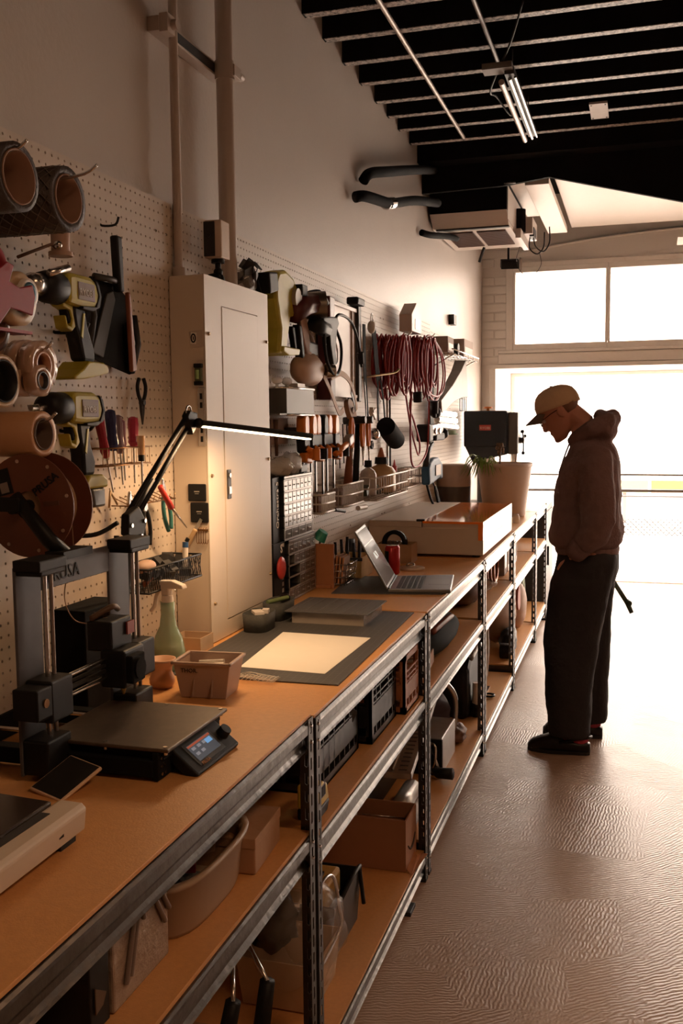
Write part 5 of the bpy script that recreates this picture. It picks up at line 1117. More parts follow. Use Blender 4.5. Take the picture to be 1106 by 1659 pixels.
# tools hanging under it, half hidden by the cabinet
t = thing('hanging_wrench', 'dark wrench hanging in shadow beside the cabinet edge', 'wrench', (-1.23, 3.15, 1.5))
MB().tube([(-1.23, 3.12, 1.555), (-1.23, 3.125, 1.44)], .007).lathe([(.008, -.004), (.016, -.004), (.016, .004), (.008, .004)], (-1.23, 3.126, 1.425), (1, 0, 0), 16, close=True).build('body', dark_m, t, wd=True)
for k in range(2):
    t = thing('pry_bar', ['slim rust-coloured bar hanging right of the wrench', 'second slim bar hanging behind the lamp tip'][k], 'tool', (-1.23, 3.2+k*.07, 1.5)); MB().tube([(-1.23, 3.19+k*.07, 1.56), (-1.23, 3.195+k*.07, 1.43)], [.010, .006]).build('bar', mat('rusty', (.16, .08, .05), .5, .3), t, wd=True)
o = MB().box(-1.262, -1.25, 3.17, 3.44, 1.47, 1.565).build('card_sheet', mat('tan_card', (.36, .24, .18), .7)); tag(o, 'tan card sheet hanging behind the bars above the drawer towers', 'card')

# ---- bar clamps
rail = thing('clamp_rail', 'dark wooden rail carrying the orange bar clamps', 'rail', (-1.25, 3.62, 1.52)); MB().box(-1.262, -1.225, 3.40, 3.90, 1.50, 1.53).build('rail', dark_m, rail, wd=True)
for k in range(6):
    y = 3.425+k*.072; x = -1.185+.006*(k % 2); black_top = (k == 3)
    lab = ['leftmost orange-gripped bar clamp on the rail', 'second orange-gripped bar clamp from the left', 'third orange-gripped bar clamp from the left', 'bar clamp with a black top grip', 'orange-gripped bar clamp right of the black-topped one', 'rightmost orange-gripped bar clamp, tilted outward'][k]
    t = thing('bar_clamp', lab, 'clamp', (x, y, 1.5), 0, 'bar clamps on the pegboard')
    dz = -.006*k*0
    MB().box(x-.003, x+.003, y-.007, y+.007, 1.285+.008*(k % 3)-.02, 1.52).build('bar', mat('black_bar', (.04, .035, .03), .35, .7), t, wd=True)
    g = [(-.026, 0), (.026, 0), (.030, .030), (.026, .066), (.012, .078), (-.012, .078), (-.026, .066), (-.030, .030)]
    MB().prism(g, .036, (x-.018, y, 1.500), (0, 1, 0), (0, 0, 1)).build('top_grip', blk if black_top else orange_m, t, wd=True, bev=.008)
    MB().prism([(-.030, 0), (.034, .0), (.036, -.05), (.012, -.075), (-.028, -.065), (-.034, -.02)], .034, (x-.017, y, 1.503), (0, 1, 0), (0, 0, 1)).build('sliding_jaw', blk, t, wd=True, bev=.006)
    MB().tube(smooth_path([(x+.02, y-.02, 1.455), (x+.034, y+.0, 1.44), (x+.024, y+.03, 1.425)], 4), [.011]*9).build('trigger', orange_m, t, wd=True)
    MB().box(x-.010, x+.055, y-.012, y+.012, 1.415, 1.44).build('fixed_jaw', blk if k > 1 else orange_m, t, wd=True, bev=.005)
    MB().cyl((x+.05, y, 1.41), (x+.05, y, 1.45), .016, n=12).build('pad', blk if k % 2 else orange_m, t, wd=True)
    if k in (0, 2, 5): MB().prism([(-.04, .02), (.03, .03), (.05, .0), (.03, -.02), (-.03, -.012)], .03, (x-.004, y, 1.415), (0, 1, 0), (0, 0, 1)).build('lower_grip', orange_m, t, wd=True, bev=.006)
t = thing('bar_clamp', 'orange clamp lying sideways across the upright ones', 'clamp', (-1.13, 3.72, 1.46), 0, 'bar clamps on the pegboard')
MB().tube([(-1.12, 3.62, 1.425), (-1.12, 3.82, 1.47)], .012).build('grip', orange_m, t, wd=True); MB().bx((-1.12, 3.80, 1.475), (.03, .06, .035), 0, .3).build('jaw', mat('grey_jaw', (.3, .28, .26), .4), t, wd=True, bev=.004)
# ---- hammers, pliers and disc to the right
t = thing('round_pad', 'tan round buffing disc hanging above the hammers', 'disc', (-1.21, 4.12, 1.60)); MB().cyl((-1.215, 4.12, 1.595), (-1.195, 4.12, 1.60), .085*.6, n=24).build('disc', tan, t, wd=True); MB().cyl((-1.195, 4.12, 1.598), (-1.190, 4.12, 1.598), .015).build('hub', brcore, t, wd=True)
strap('dark short strap hanging onto the tan disc', [(-1.18, 4.05, 1.68), (-1.18, 4.09, 1.64), (-1.18, 4.12, 1.60)], dark_m, .014)
for k, (lab, y, y2, m) in enumerate((('hammer with a long red-brown handle', 4.10, 4.02, mat('red_wood', 0)), ('hammer with a long black handle', 4.22, 4.12, blk))):
    t = thing('hammer', lab+' hanging head-up', 'hammer', (-1.2, y, 1.45), 0, 'hammers on the pegboard')
    MB().tube([(-1.20, y, 1.55), (-1.19, (y+y2)/2, 1.42), (-1.19, y2, 1.28)], [.011, .014, .020], 10).build('handle', m, t, wd=True)
    MB().cyl((-1.23, y, 1.553), (-1.13, y, 1.557), .016).box(-1.21, -1.19, y-.016, y+.016, 1.53, 1.575).build('head', dark_m, t, wd=True, bev=.003)
mb_l = [('first orange-handled snips beside the hammers', 4.00, .12, orange_m), ('second orange-handled snips beside the hammers', 4.17, .02, orange_m), ('third orange-handled snips under the white clip', 4.27, .05, orange_m)]
for lab, y, ang, m in mb_l:
    t = thing('snips', lab, 'snips', (-1.16, y, 1.50), 0, 'orange snips beside the hammers')
    for sg in (-1, 1): MB().tube(smooth_path([(-1.165, y+sg*.004, 1.565), (-1.165, y+sg*.018, 1.53), (-1.165, y+sg*.016, 1.48), (-1.165, y+sg*.006, 1.44)], 4), .008).build('handle', m, t, wd=True)
    MB().tube([(-1.165, y, 1.44), (-1.165, y+.01, 1.36)], [.006, .002]).build('blades', steel_m, t, wd=True)
t = thing('white_clip', 'white plastic spring clip above the hammers', 'clip', (-1.15, 4.34, 1.58)); MB().bx((-1.16, 4.33, 1.585), (.02, .07, .03), 0, -.5).bx((-1.155, 4.32, 1.60), (.02, .05, .012), 0, .3).build('clip', white_m, t, wd=True, bev=.003)
for k in range(4):
    y = 3.93+k*.06; o = MB().tube([(-1.22, y, 1.54), (-1.22, y+.015, 1.37-.02*(k % 2))], .0028, 6).build('thin_file', dark_m); tag(o, ['leftmost', 'second', 'third', 'rightmost'][k]+' of four thin dark rods hanging behind the hammers', 'rod', 'thin rods behind the hammers')
# ---- flat white case
t = thing('flat_case', 'flat white case in a dark maroon frame hanging upright', 'case', (-1.23, 4.1, 1.85))
MB().box(-1.262, -1.222, 3.90, 4.30, 1.66, 2.045).build('tray', mat('case_white', (.60, .50, .44), .4, 0, .04), t, wd=True, bev=.004)
MB().box(-1.262, -1.205, 3.84, 3.905, 1.64, 2.06).build('maroon_edge', mat('maroon', 0), t, wd=True, bev=.004)
MB().box(-1.262, -1.205, 4.265, 4.31, 1.64, 2.07).build('dark_edge', dark_m, t, wd=True, bev=.004)
MB().box(-1.225, -1.212, 3.905, 4.265, 2.035, 2.05).box(-1.225, -1.212, 3.905, 4.265, 1.655, 1.668).box(-1.225, -1.214, 4.20, 4.206, 1.668, 2.035).build('rim', mat('case_white', 0), t, wd=True)
MB().box(-1.235, -1.18, 4.17, 4.29, 2.062, 2.095).build('black_clip', blk, t, wd=True, bev=.008)
# ---- black strap and pouch
strap('wide black strap hanging between the white case and the red cords', [(-1.19, 4.46, 1.985), (-1.19, 4.49, 1.90), (-1.19, 4.52, 1.80), (-1.19, 4.55, 1.74)], blackmat_m, .035)
strap('left thin black strap below the wide one', [(-1.19, 4.54, 1.75), (-1.19, 4.53, 1.65), (-1.19, 4.54, 1.55)], blackmat_m, .010)
strap('right thin black strap below the wide one', [(-1.19, 4.58, 1.75), (-1.19, 4.64, 1.65), (-1.19, 4.67, 1.53)], blackmat_m, .010)
strap('long black strap beside the flat white case', [(-1.2, 4.33, 1.99), (-1.2, 4.34, 1.78), (-1.2, 4.37, 1.60), (-1.2, 4.40, 1.50)], blackmat_m, .022)
o = MB().tube(arc((-1.19, 4.44, 2.02), .018, 0, 2*PI, 12, (0, 1, 0), (0, 0, 1.6)), .003).build('carabiner', steel_m); tag(o, 'small steel carabiner above the wide black strap', 'carabiner')
o = MB().sph((-1.19, 4.43, 1.985), (.02, .022, .03), 12, 8).build('pale_bulb', white_m); tag(o, 'pale bulb hanging under the carabiner', 'bulb')
t = thing('speaker_pouch', 'black cylindrical pouch tilted on the hanging strap', 'pouch', (-1.15, 4.65, 1.5))
MB().cyl((-1.15, 4.53, 1.525), (-1.15, 4.73, 1.455), .046, n=20).build('body', blackmat_m, t, wd=True)
MB().cyl((-1.15, 4.73, 1.455), (-1.15, 4.745, 1.45), .044, .038, 20).build('cap', dark_m, t, wd=True)
o = MB().sph((-1.18, 4.44, 1.49), (.025, .03, .028), 12, 8).build('steel_ball', steel_m); tag(o, 'shiny round steel knob left of the black pouch', 'knob')
o = MB().lathe([(.010, -.005), (.020, -.005), (.020, .005), (.010, .005)], (-1.19, 4.42, 1.44), (1, 0, 0), 16, close=True).build('black_ring', blk); tag(o, 'small black ring hanging below the shiny knob', 'ring')
o = MB().tube(smooth_path([(-1.19, 4.60, 1.545), (-1.18, 4.63, 1.525), (-1.19, 4.66, 1.545)], 4), .004).build('wire_clasp', steel_m); tag(o, 'steel wire clasp joining the thin black straps', 'clasp')
t = thing('wall_conduit', 'dark vertical pole against the pegboard behind the red cords', 'pole', (-1.245, 4.93, 1.5)); MB().cyl((-1.235, 4.93, 1.22), (-1.235, 4.93, 1.72), .012).build('pole', dark_m, t, wd=True); MB().cyl((-1.235, 4.90, 1.22), (-1.235, 4.90, 1.72), .007).build('chrome_rod', steel_m, t, wd=True)
o = MB().tube(smooth_path([(-1.24, 4.34, 1.745), (-1.18, 4.42, 1.76), (-1.12, 4.58, 1.78), (-1.10, 4.60, 1.80)], 5), .005).build('wire_prong', mat('tan_metal', 0)); tag(o, 'long bent wire prong crossing the black strap', 'hook')
o = MB().tube(smooth_path([(-1.2, 4.33, 1.74), (-1.2, 4.36, 1.60), (-1.2, 4.33, 1.45), (-1.2, 4.30, 1.35)], 5), .0035).build('grey_wire', steel_m); tag(o, 'thin grey wire hanging left of the straps', 'wire')
# ---- red extension cords
cord_m = mat('red_cord', (.32, .018, .02), .45, 0, .15)
r = random.Random(21)
def coil(label, yc, hw, zt, zb, n, x0, x1, tails):
    t = thing('extension_lead', label, 'cord', ((x0+x1)/2, yc, (zt+zb)/2), 0, 'red extension cords on the pegboard')
    for k in range(n):
        x = x0+(x1-x0)*k/max(1, n-1); y = yc+r.uniform(-hw*.62, hw*.62); w_ = r.uniform(.035, .10); zb_ = zb+r.uniform(-.0, .13); tw = r.uniform(-.04, .04); zt_ = zt-r.random()*.02
        pts = [(x, y-w_*.35, zt_-.02), (x, y, zt_), (x, y+w_*.35, zt_-.02), (x+.006, y+w_*.8+tw*.5, (zt+zb_)/2+.03), (x+.004, y+w_*.8+tw, zb_+.05), (x, y+tw, zb_), (x-.004, y-w_*.8+tw, zb_+.05), (x-.006, y-w_*.8+tw*.5, (zt+zb_)/2+.03)]
        MB().tube(smooth_path(pts, 5, True), .0052, 6, closed=True).build('cord_loop', cord_m, t, wd=True)
    for k, tl in enumerate(tails): MB().tube(smooth_path(tl, 7), .0052, 6).build('tail', cord_m, t, wd=True)
    return t
t = coil('left coil of red cord hanging in long loops', 4.83, .17, 1.985, 1.655, 32, -1.25, -1.11, [[(-1.14, 4.90, 1.70), (-1.14, 5.02, 1.52), (-1.14, 5.15, 1.40), (-1.14, 5.22, 1.365), (-1.14, 5.24, 1.43), (-1.14, 5.10, 1.55), (-1.14, 5.0, 1.62), (-1.14, 5.06, 1.70)]])
MB().cyl((-1.12, 5.10, 1.70), (-1.12, 5.11, 1.65), .026, .024).build('black_plug', blk, t, wd=True)
t = coil('right coil of red cord with wide outer loops', 5.42, .26, 2.02, 1.66, 34, -1.25, -1.11, [[(-1.12, 5.40, 1.66), (-1.12, 5.38, 1.50), (-1.12, 5.33, 1.38), (-1.12, 5.12, 1.31), (-1.12, 4.95, 1.34), (-1.12, 4.93, 1.55), (-1.12, 4.96, 1.70)]])
MB().cyl((-1.10, 5.44, 1.66), (-1.10, 5.45, 1.59), .026, .022).cyl((-1.10, 5.445, 1.59), (-1.10, 5.45, 1.57), .012).build('black_plug', blk, t, wd=True)
for (w_, zb_) in ((.30, 1.66), (.36, 1.69)):
    yc = 5.50; MB().tube(smooth_path([(-1.16, yc-.05, 2.0), (-1.15, yc+.10, 2.035), (-1.13, yc+w_*.9, 1.95), (-1.12, yc+w_*1.05, 1.83), (-1.12, yc+w_*.8, 1.72), (-1.12, yc+.05, zb_), (-1.13, yc-.14, 1.74), (-1.15, yc-.15, 1.9)], 6, True), .0052, 6, closed=True).build('cord_loop', cord_m, t, wd=True)
peg_hook(4.83, 1.975, .18, 'hook carrying the left red cord coil'); peg_hook(5.42, 2.015, .18, 'hook carrying the right red cord coil')
# ---- bird house shape, far shelf and its boxes
t = thing('model_house', 'small pale house-shaped box on top of the red cords', 'model', (-1.2, 5.3, 2.10))
MB().prism([(-.13, -.06), (.12, -.06), (.12, .035), (-.01, .10), (-.13, .03)], .07, (-1.235, 5.30, 2.09), (0, 1, 0), (0, 0, 1)).build('body', mat('case_white', 0), t, wd=True, bev=.003)
MB().box(-1.166, -1.163, 5.25, 5.36, 2.045, 2.10).build('window', mat('mixed_metal', 0), t, wd=True)
t = thing('wire_shelf', 'small wire shelf near the far end of the pegboard', 'shelf', (-1.2, 6.5, 1.98))
mb = MB()
for k in range(8): x = -1.262+k*.022; mb.tube([(x, 6.0, 1.965), (x, 7.05, 1.965)], .0035, 5)
for k in range(6): y = 6.02+k*.2; mb.tube([(-1.262, y, 1.965), (-1.10, y, 1.965), (-1.10, y, 1.99)], .0035, 5)
mb.tube([(-1.10, 6.0, 1.99), (-1.10, 7.05, 1.99)], .0045, 6)
for y in (6.1, 6.9): mb.tube([(-1.10, y, 1.965), (-1.262, y, 1.88)], .0045, 6)
mb.build('wires', steel_m, t, wd=True, kind='stuff')
for lab, y0, y1, h, m in (('grey-brown box, left on the wire shelf', 6.02, 6.22, .10, mat('greybrown', (.30, .22, .18), .7)), ('white-sided box, right on the wire shelf', 6.62, 6.98, .13, mat('tan_card2', (.42, .32, .26), .7))):
    o = thing('shelf_box', lab, 'box', (-1.18, y0, 1.97), 0, 'boxes on the far wire shelf'); MB().box(-1.25, -1.13, y0, y1, 1.970, 1.97+h).build('carton', m, o, wd=True, bev=.003); MB().box(-1.1295, -1.1285, y0+.02, y1-.02, 1.985, 1.97+h*.6).build('side_label', white_m, o, wd=True)
t = thing('dark_lens', 'dark round tin lying between the boxes on the wire shelf', 'tin', (-1.2, 6.4, 2.01)); MB().cyl((-1.20, 6.40, 2.012), (-1.13, 6.40, 2.012), .04, n=18).build('tin', dark_m, t, wd=True)
t = thing('wall_sensor', 'tiny grey box on the wall above the wire shelf', 'sensor', (-1.285, 6.95, 2.30)); MB().box(-1.299, -1.26, 6.95, 7.05, 2.23, 2.30).build('box', dark_m, t, wd=True)
t = thing('wire_grid', 'small white wire grid rack hung at the far pegboard edge', 'rack', (-1.2, 7.2, 1.8)); mb = MB()
for k in range(4): mb.tube([(-1.24, 7.08+k*.09, 1.62), (-1.24, 7.08+k*.09, 1.92)], .003, 5)
for k in range(4): mb.tube([(-1.24, 7.08, 1.62+k*.09), (-1.24, 7.36, 1.62+k*.09)], .003, 5)
mb.build('wires', dark_m, t, wd=True, kind='stuff')
# ---- funnel hood, chromed tools, glue gun
t = thing('dust_hood', 'grey flared dust hood tilted on the wall right of the cords', 'nozzle', (-1.18, 6.3, 1.72))
A = Vector((-1.19, 5.98, 1.63)); B = Vector((-1.15, 6.62, 1.83)); d = (B-A).normalized(); s_ = d.cross(Vector((1, 0, 0))).normalized(); nx = s_.cross(d)
rings = []
for f, w_, h_ in ((0, .045, .03), (.45, .055, .03), (.8, .09, .035), (1.0, .13, .04)):
    c = A.lerp(B, f); rings.append([c+s_*w_+nx*h_, c+s_*w_-nx*h_, c-s_*w_-nx*h_, c-s_*w_+nx*h_])
MB().loft(rings, True, False).build('hood', mat('hood_grey', (.22, .19, .17), .4, .3), t, wd=True, bev=.004)
t = thing('chrome_clamp', 'shiny chrome double tube under the grey hood', 'tool', (-1.17, 6.1, 1.57))
for k in range(3): MB().cyl((-1.19, 5.95+k*.03, 1.60-k*.04), (-1.13, 6.25+k*.03, 1.585-k*.04), .020, n=14).build('tube', steel_m, t, wd=True)
MB().sph((-1.19, 5.93, 1.60), .036).build('end_knob', blk, t, wd=True)
t = thing('heat_gun', 'black and chrome power tool hanging below the red cords', 'power tool', (-1.16, 5.7, 1.47))
MB().cyl((-1.16, 5.48, 1.485), (-1.16, 5.85, 1.50), .040, .034, 18).build('barrel', mat('brushed_dark', 0), t, wd=True); MB().box(-1.2, -1.12, 5.42, 5.52, 1.43, 1.53).build('rear_cap', blk, t, wd=True, bev=.012)
MB().box(-1.19, -1.14, 5.72, 5.98, 1.43, 1.475).sph((-1.16, 6.02, 1.47), .035).build('grip', blk, t, wd=True, bev=.01)
for k in range(2): MB().cyl((-1.12, 5.56+k*.12, 1.49), (-1.11, 5.56+k*.12, 1.49), .018).build('chrome_dial', steel_m, t, wd=True)
t = thing('hanging_strip', 'dark flat bar hanging behind the chrome tubes', 'bar', (-1.24, 6.1, 1.5)); MB().box(-1.255, -1.245, 6.05, 6.15, 1.40, 1.95).build('bar', dark_m, t, wd=True)
t = thing('green_spool', 'small pale green spool right of the chrome tubes', 'spool', (-1.2, 6.5, 1.5)); MB().cyl((-1.2, 6.45, 1.46), (-1.2, 6.45, 1.56), .045, n=16).cyl((-1.2, 6.45, 1.455), (-1.2, 6.45, 1.463), .06).build('spool', mat('pale_green', (.35, .45, .3), .5), t, wd=True)
# ---- long wire baskets along the wall
wire_m = mat('white_wire', (.60, .54, .48), .35, .3)
def wbasket(label, y0, y1, x1=-1.15, z0=1.20, z1=1.285, n=14, dense=False):
    t = thing('wire_basket', label, 'basket', (-1.2, (y0+y1)/2, z0), 0, 'wire baskets along the pegboard foot'); mb = MB(); x0 = -1.262
    for z in (z0, (z0+z1)/2, z1): mb.tube([(x0, y0, z), (x1, y0, z), (x1, y1, z), (x0, y1, z)], .0042, 6, closed=True)
    mb.build('rails', wire_m, t, wd=True, kind='stuff'); mb = MB()
    for k in range(n+1): y = y0+(y1-y0)*k/n; mb.tube([(x0, y, z0), (x1, y, z0), (x1, y, z1)], .0022, 5)
    for k in range(5): x = x0+(x1-x0)*k/5; mb.tube([(x, y0, z0), (x, y0, z1)], .0022, 5); mb.tube([(x, y1, z0), (x, y1, z1)], .0022, 5); mb.tube([(x, y0, z0), (x, y1, z0)], .0022, 5)
    mb.build('cross_wires', wire_m, t, wd=True, kind='stuff'); return t
wbasket('first wire basket, right beside the drawer towers', 3.53, 3.70, z1=1.27)
wbasket('second wire basket with brown packets below the clamps', 3.82, 4.12, z1=1.29, n=18)
wbasket('third wire basket holding the glue bottles', 4.16, 4.76, x1=-1.10, z1=1.30)
wbasket('fourth wire basket with a cardboard box inside', 4.82, 5.38, z1=1.29)
for lab, y0, y1, m in (('brown packet in the first wire basket', 3.55, 3.68, brcore), ('brown packet in the second wire basket', 3.86, 4.08, mat('greybrown', 0))):
    o = MB().box(-1.25, -1.17, y0, y1, 1.203, 1.262).build('packet', m, bev=.004); tag(o, lab, 'packet')
o = MB().box(-1.25, -1.17, 4.86, 5.12, 1.203, 1.295).build('small_carton', mat('kraft', 0), bev=.003); tag(o, 'kraft carton in the fourth wire basket', 'box')
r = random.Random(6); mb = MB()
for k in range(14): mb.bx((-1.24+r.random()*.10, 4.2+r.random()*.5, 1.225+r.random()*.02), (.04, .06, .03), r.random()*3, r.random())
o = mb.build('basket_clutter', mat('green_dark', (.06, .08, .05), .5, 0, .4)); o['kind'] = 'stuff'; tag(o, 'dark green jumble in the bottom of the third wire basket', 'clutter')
def bottle(name, label, x, y, z, rr, h, m, cap, ch, noz=0., nm=None):
    t = thing(name, label, 'bottle', (x, y, z), 0, 'glue bottles in the wire basket')
    MB().lathe([(0, 0), (rr*.95, 0), (rr, .006), (rr, h*.72), (rr*.8, h*.86), (rr*.35, h*.95), (rr*.35, h)], n=18).build('body', m, t)
    MB().cyl((0, 0, h-.002), (0, 0, h+ch), rr*.5, rr*.45).build('cap', cap, t)
    if noz: MB().cyl((0, 0, h+ch), (0, 0, h+ch+noz), rr*.28, rr*.08).build('nozzle', nm or cap, t)
    return t
bottle('glue_bottle', 'clear small bottle with a black cap in the third basket', -1.17, 4.28, 1.215, .038, .13, mat('cloudy_bottle', (.6, .52, .45), .2, alpha=.8), blk, .028)
bottle('glue_bottle', 'wide yellowish glue bottle with an orange tip', -1.165, 4.50, 1.215, .068, .135, mat('glue_yellow', (.55, .36, .17), .35), blk, .03, .045, mat('rust_orange', (.45, .14, .05), .5))
bottle('glue_bottle', 'narrow bottle with a red nozzle beside the wide glue bottle', -1.15, 4.70, 1.225, .026, .075, mat('cloudy_bottle', 0), red_m, .03, .03)
blue = mat('blue_grip', (.03, .10, .20), .45)
t = thing('blue_hot_glue_gun', 'blue and grey hand tool standing on the last wire basket', 'tool', (-1.1, 5.5, 1.25))
yz(MB(), [(-.02, -.09), (.10, -.085), (.30, -.06), (.36, -.08), (.34, .02), (.24, .055), (.10, .05), (.02, .03), (-.03, .0)], -1.14, .05, 5.30, 1.285).build('body', blue, t, wd=True, bev=.012)
MB().tube([(-1.12, 5.30, 1.29), (-1.12, 5.36, 1.37), (-1.12, 5.50, 1.42)], [.020, .014, .010]).build('lever', dark_m, t, wd=True)
MB().box(-1.088, -1.084, 5.42, 5.56, 1.24, 1.30).build('white_label', white_m, t, wd=True)
o = MB().tube(smooth_path([(-1.13, 5.35, 1.22), (-1.10, 5.37, 1.10), (-1.08, 5.48, 1.04), (-1.1, 5.52, 1.14), (-1.1, 5.46, 1.17), (-1.08, 5.5, 1.04), (-1.08, 5.62, .96), (-1.10, 5.60, .93)], 6), .007).build('black_cable', blk); tag(o, 'black cable drooping from the blue tool to the bench', 'cable')
o = MB().tube(smooth_path([(-1.15, 5.60, 1.22), (-1.12, 5.66, 1.10), (-1.10, 5.70, 1.0), (-1.1, 5.72, .93)], 6), .005).build('black_cable', blk); tag(o, 'second black cable right of the drooping one', 'cable')
t = thing('pen_stub', 'small white and black pen parts lying under the second basket', 'pen', (-1.14, 3.9, 1.17)); MB().cyl((-1.15, 3.70, 1.20), (-1.14, 3.80, 1.185), .007).build('barrel', blk, t, wd=True); MB().cyl((-1.14, 4.0, 1.18), (-1.13, 4.09, 1.178), .011).build('cap', white_m, t, wd=True)
# ================================================================ SHELF CONTENTS
S1, S2, S3 = .668, .637, .637
sh = S1
t = thing('carton', 'small lidded cardboard carton at the right end of the nearest middle shelf', 'box', (-.76, 1.78, sh), .06)
MB().box(-.075, .055, -.08, .085, 0, .070).build('body', card_m, t, bev=.003)
MB().box(-.0765, .0565, -.0815, .0865, .052, .073).build('lid', card_m, t, bev=.002)
tub_m = mat('beige_tub', (.40, .29, .20), .45, 0, .05)
t = thing('storage_tub', 'rounded beige tub full of odds and ends on the nearest middle shelf', 'tub', (-.805, 1.575, sh), 0)
n = 36; rings = []
for z, s_, g in ((0, .86, 0), (.012, .90, 0), (.115, .98, 0), (.12, 1.06, 0), (.132, 1.07, 0), (.132, .97, 0), (.11, .93, 0), (.012, .84, 0)):
    rg = []
    for k in range(n):
        a = 2*PI*k/n; ca, sa = math.cos(a), math.sin(a); p = 3.4; rr = (abs(ca)**p+abs(sa)**p)**(-1/p); rg.append(Vector((.098*rr*ca*s_, .165*rr*sa*s_, z*.80)))
    rings.append(rg)
MB().loft(rings).build('tub', tub_m, t)
r = random.Random(8); mb = MB()
for k in range(9): mb.bx((r.uniform(-.04, .04), r.uniform(-.09, .05), .045+r.random()*.03), (.04, .05, .02), r.random()*3, r.random(), r.random())
mb.build('contents', dark_m, t, kind='stuff')
MB().bx((.035, -.035, .097), (.04, .05, .018), .4, .3).build('red_packet', mat('red_card', (.30, .02, .03), .5), t)
MB().bx((.03, .03, .097), (.05, .045, .016), .9, .2).build('tan_packet', tan, t)
crumple((0.0, .11, .110), (.06, .035, .035), 4, amp=.25).build('grey_cloth', mat('grey_cloth', (.42, .34, .29), .8), t)
wrap = mat('film_wrap', (.34, .26, .20), .18, 0, .2, 30, .5, 50)
t = thing('wrapped_pack', 'film-wrapped pack with slim rods taped on its face, nearest middle shelf', 'pack', (-.78, 1.31, sh), 0)
MB().box(-.86, -.735, 1.225, 1.405, sh, sh+.165).build('pack', wrap, t, wd=True, bev=.004)
for (ya, za, yb, zb_) in ((1.255, .70, 1.285, .79), (1.27, .705, 1.30, .80), (1.345, .80, 1.385, .735), (1.36, .81, 1.40, .75), (1.31, .80, 1.315, .775)): MB().cyl((-.731, ya, za), (-.731, yb, zb_), .0045, n=8).build('rod', mat('rod_grey', (.20, .15, .12), .3), t, wd=True)
crumple((-.79, 1.37, sh+.17), (.05, .04, .022), 9, amp=.3).build('wrap_fold', wrap, t, wd=True)
t = thing('black_carton', 'black box standing on the near side of the film-wrapped pack', 'box', (-.78, 1.19, sh)); MB().box(-.88, -.738, 1.165, 1.218, sh, sh+.16).build('body', blk, t, wd=True, bev=.002); MB().prism([(0, 0), (.02, .005), (.03, .02), (.0, .04)], .002, (-.737, 1.175, sh+.03), (0, 1, 0), (0, 0, 1)).build('torn_label', mat('dull_brown', 0), t, wd=True)
t = thing('tool_bag', 'dark open tool bag at the back of the nearest middle shelf', 'bag', (-1.05, 1.7, sh)); crumple((-1.03, 1.72, sh+.08), (.13, .17, .08), 14, amp=.12).build('bag', mat('dark_green_cloth', (.03, .032, .022), .8), t, wd=True)
MB().tube(smooth_path([(-1.03, 1.60, sh+.12), (-1.02, 1.68, sh+.175), (-1.02, 1.78, sh+.175), (-1.03, 1.84, sh+.12)], 5), .008).build('handle', blk, t, wd=True)
# nearest bench, low shelf
lb = .103
t = thing('shallow_crate', 'shallow brown crate with black-handled tools, lowest shelf of the near bench', 'crate', (-.86, 1.78, lb)); open_box(MB(), -1.05, -.70, 1.58, 1.90, lb, lb+.10, .006).build('crate', card_m, t, wd=True)
for k in range(2):
    o = thing('grip_tool', ['black tool handle sticking up left in the shallow crate', 'thicker black tool handle sticking up right in the shallow crate'][k], 'tool', (-.8+k*.05, 1.72+k*.1, lb+.02))
    y = 1.74+k*.09; MB().tube([(-.80+k*.05, y, lb+.13), (-.77+k*.04, y, lb+.27)], [.020, .017]).build('handle', blk, o, wd=True); MB().tube([(-.77+k*.04, y, lb+.27), (-.80, y+.07, lb+.30)], .005).build('shaft', steel_m, o, wd=True)
# second bench, middle shelf: crates
def crate(label, x0, x1, y0, y1, z0, h, m, slots=True, grp='crates on the second bench'):
    t = thing('slatted_crate', label, 'crate', ((x0+x1)/2, (y0+y1)/2, z0), 0, grp); th = .006
    MB().box(x0, x1, y0, y1, z0, z0+.006).build('floor_panel', m, t, wd=True)
    def side(P, u, L_, nm):
        mb = MB(); P = Vector(P); u = Vector(u); w_ = Vector((-u.y, u.x, 0))
        def b(a0, a1, c0, c1, tt=th): 
            A = P+u*a0; B = P+u*a1+w_*tt; mb.box(min(A.x, B.x), max(A.x, B.x), min(A.y, B.y), max(A.y, B.y), z0+c0, z0+c1)
        b(0, L_, 0, .022); b(0, L_, h-.018, h, th*1.6); b(0, .018, 0, h, th*1.6); b(L_-.018, L_, 0, h, th*1.6); b(.018, L_-.018, .05, h*.50, th*.6)
        nb = max(3, int(L_/.045))
        for k in range(1, nb): b(L_*k/nb-.003, L_*k/nb+.003, .02, h-.05 if k not in (nb//2,) else h*.55)
        for q in (.045, h*.52, h*.60, h*.70): b(.015, L_-.015, q, q+.005)
        mb.build(nm, m, t, wd=True, kind='stuff')
    side((x1, y0, 0), (0, 1, 0), y1-y0, 'front_side'); side((x0, y1, 0), (0, -1, 0), y1-y0, 'rear_side')
    side((x0, y0, 0), (1, 0, 0), x1-x0, 'end_side'); side((x1, y1, 0), (-1, 0, 0), x1-x0, 'end_side')
    return t
crate_m = mat('crate_black', (.016, .016, .017), .35, 0, .2); cro = mat('crate_terracotta', (.42, .17, .08), .45, 0, .06)
crate('left black slatted crate on the second bench middle shelf', -1.05, -.735, 2.20, 2.565, S2, .215, crate_m)
crate('right black slatted crate on the second bench middle shelf', -1.05, -.705, 2.60, 2.885, S2, .215, crate_m)
crate('terracotta slatted crate at the end of the second bench middle shelf', -.98, -.678, 2.90, 3.095, S2, .185, cro)
o = crumple((-.82, 3.0, S2+.165), (.10, .075, .035), 31, amp=.3).build('crate_filling', mat('dark_fabric', (.05, .03, .03), .8)); tag(o, 'dark bundled fabric on top of the terracotta crate', 'fabric')
r = random.Random(14); mb = MB()
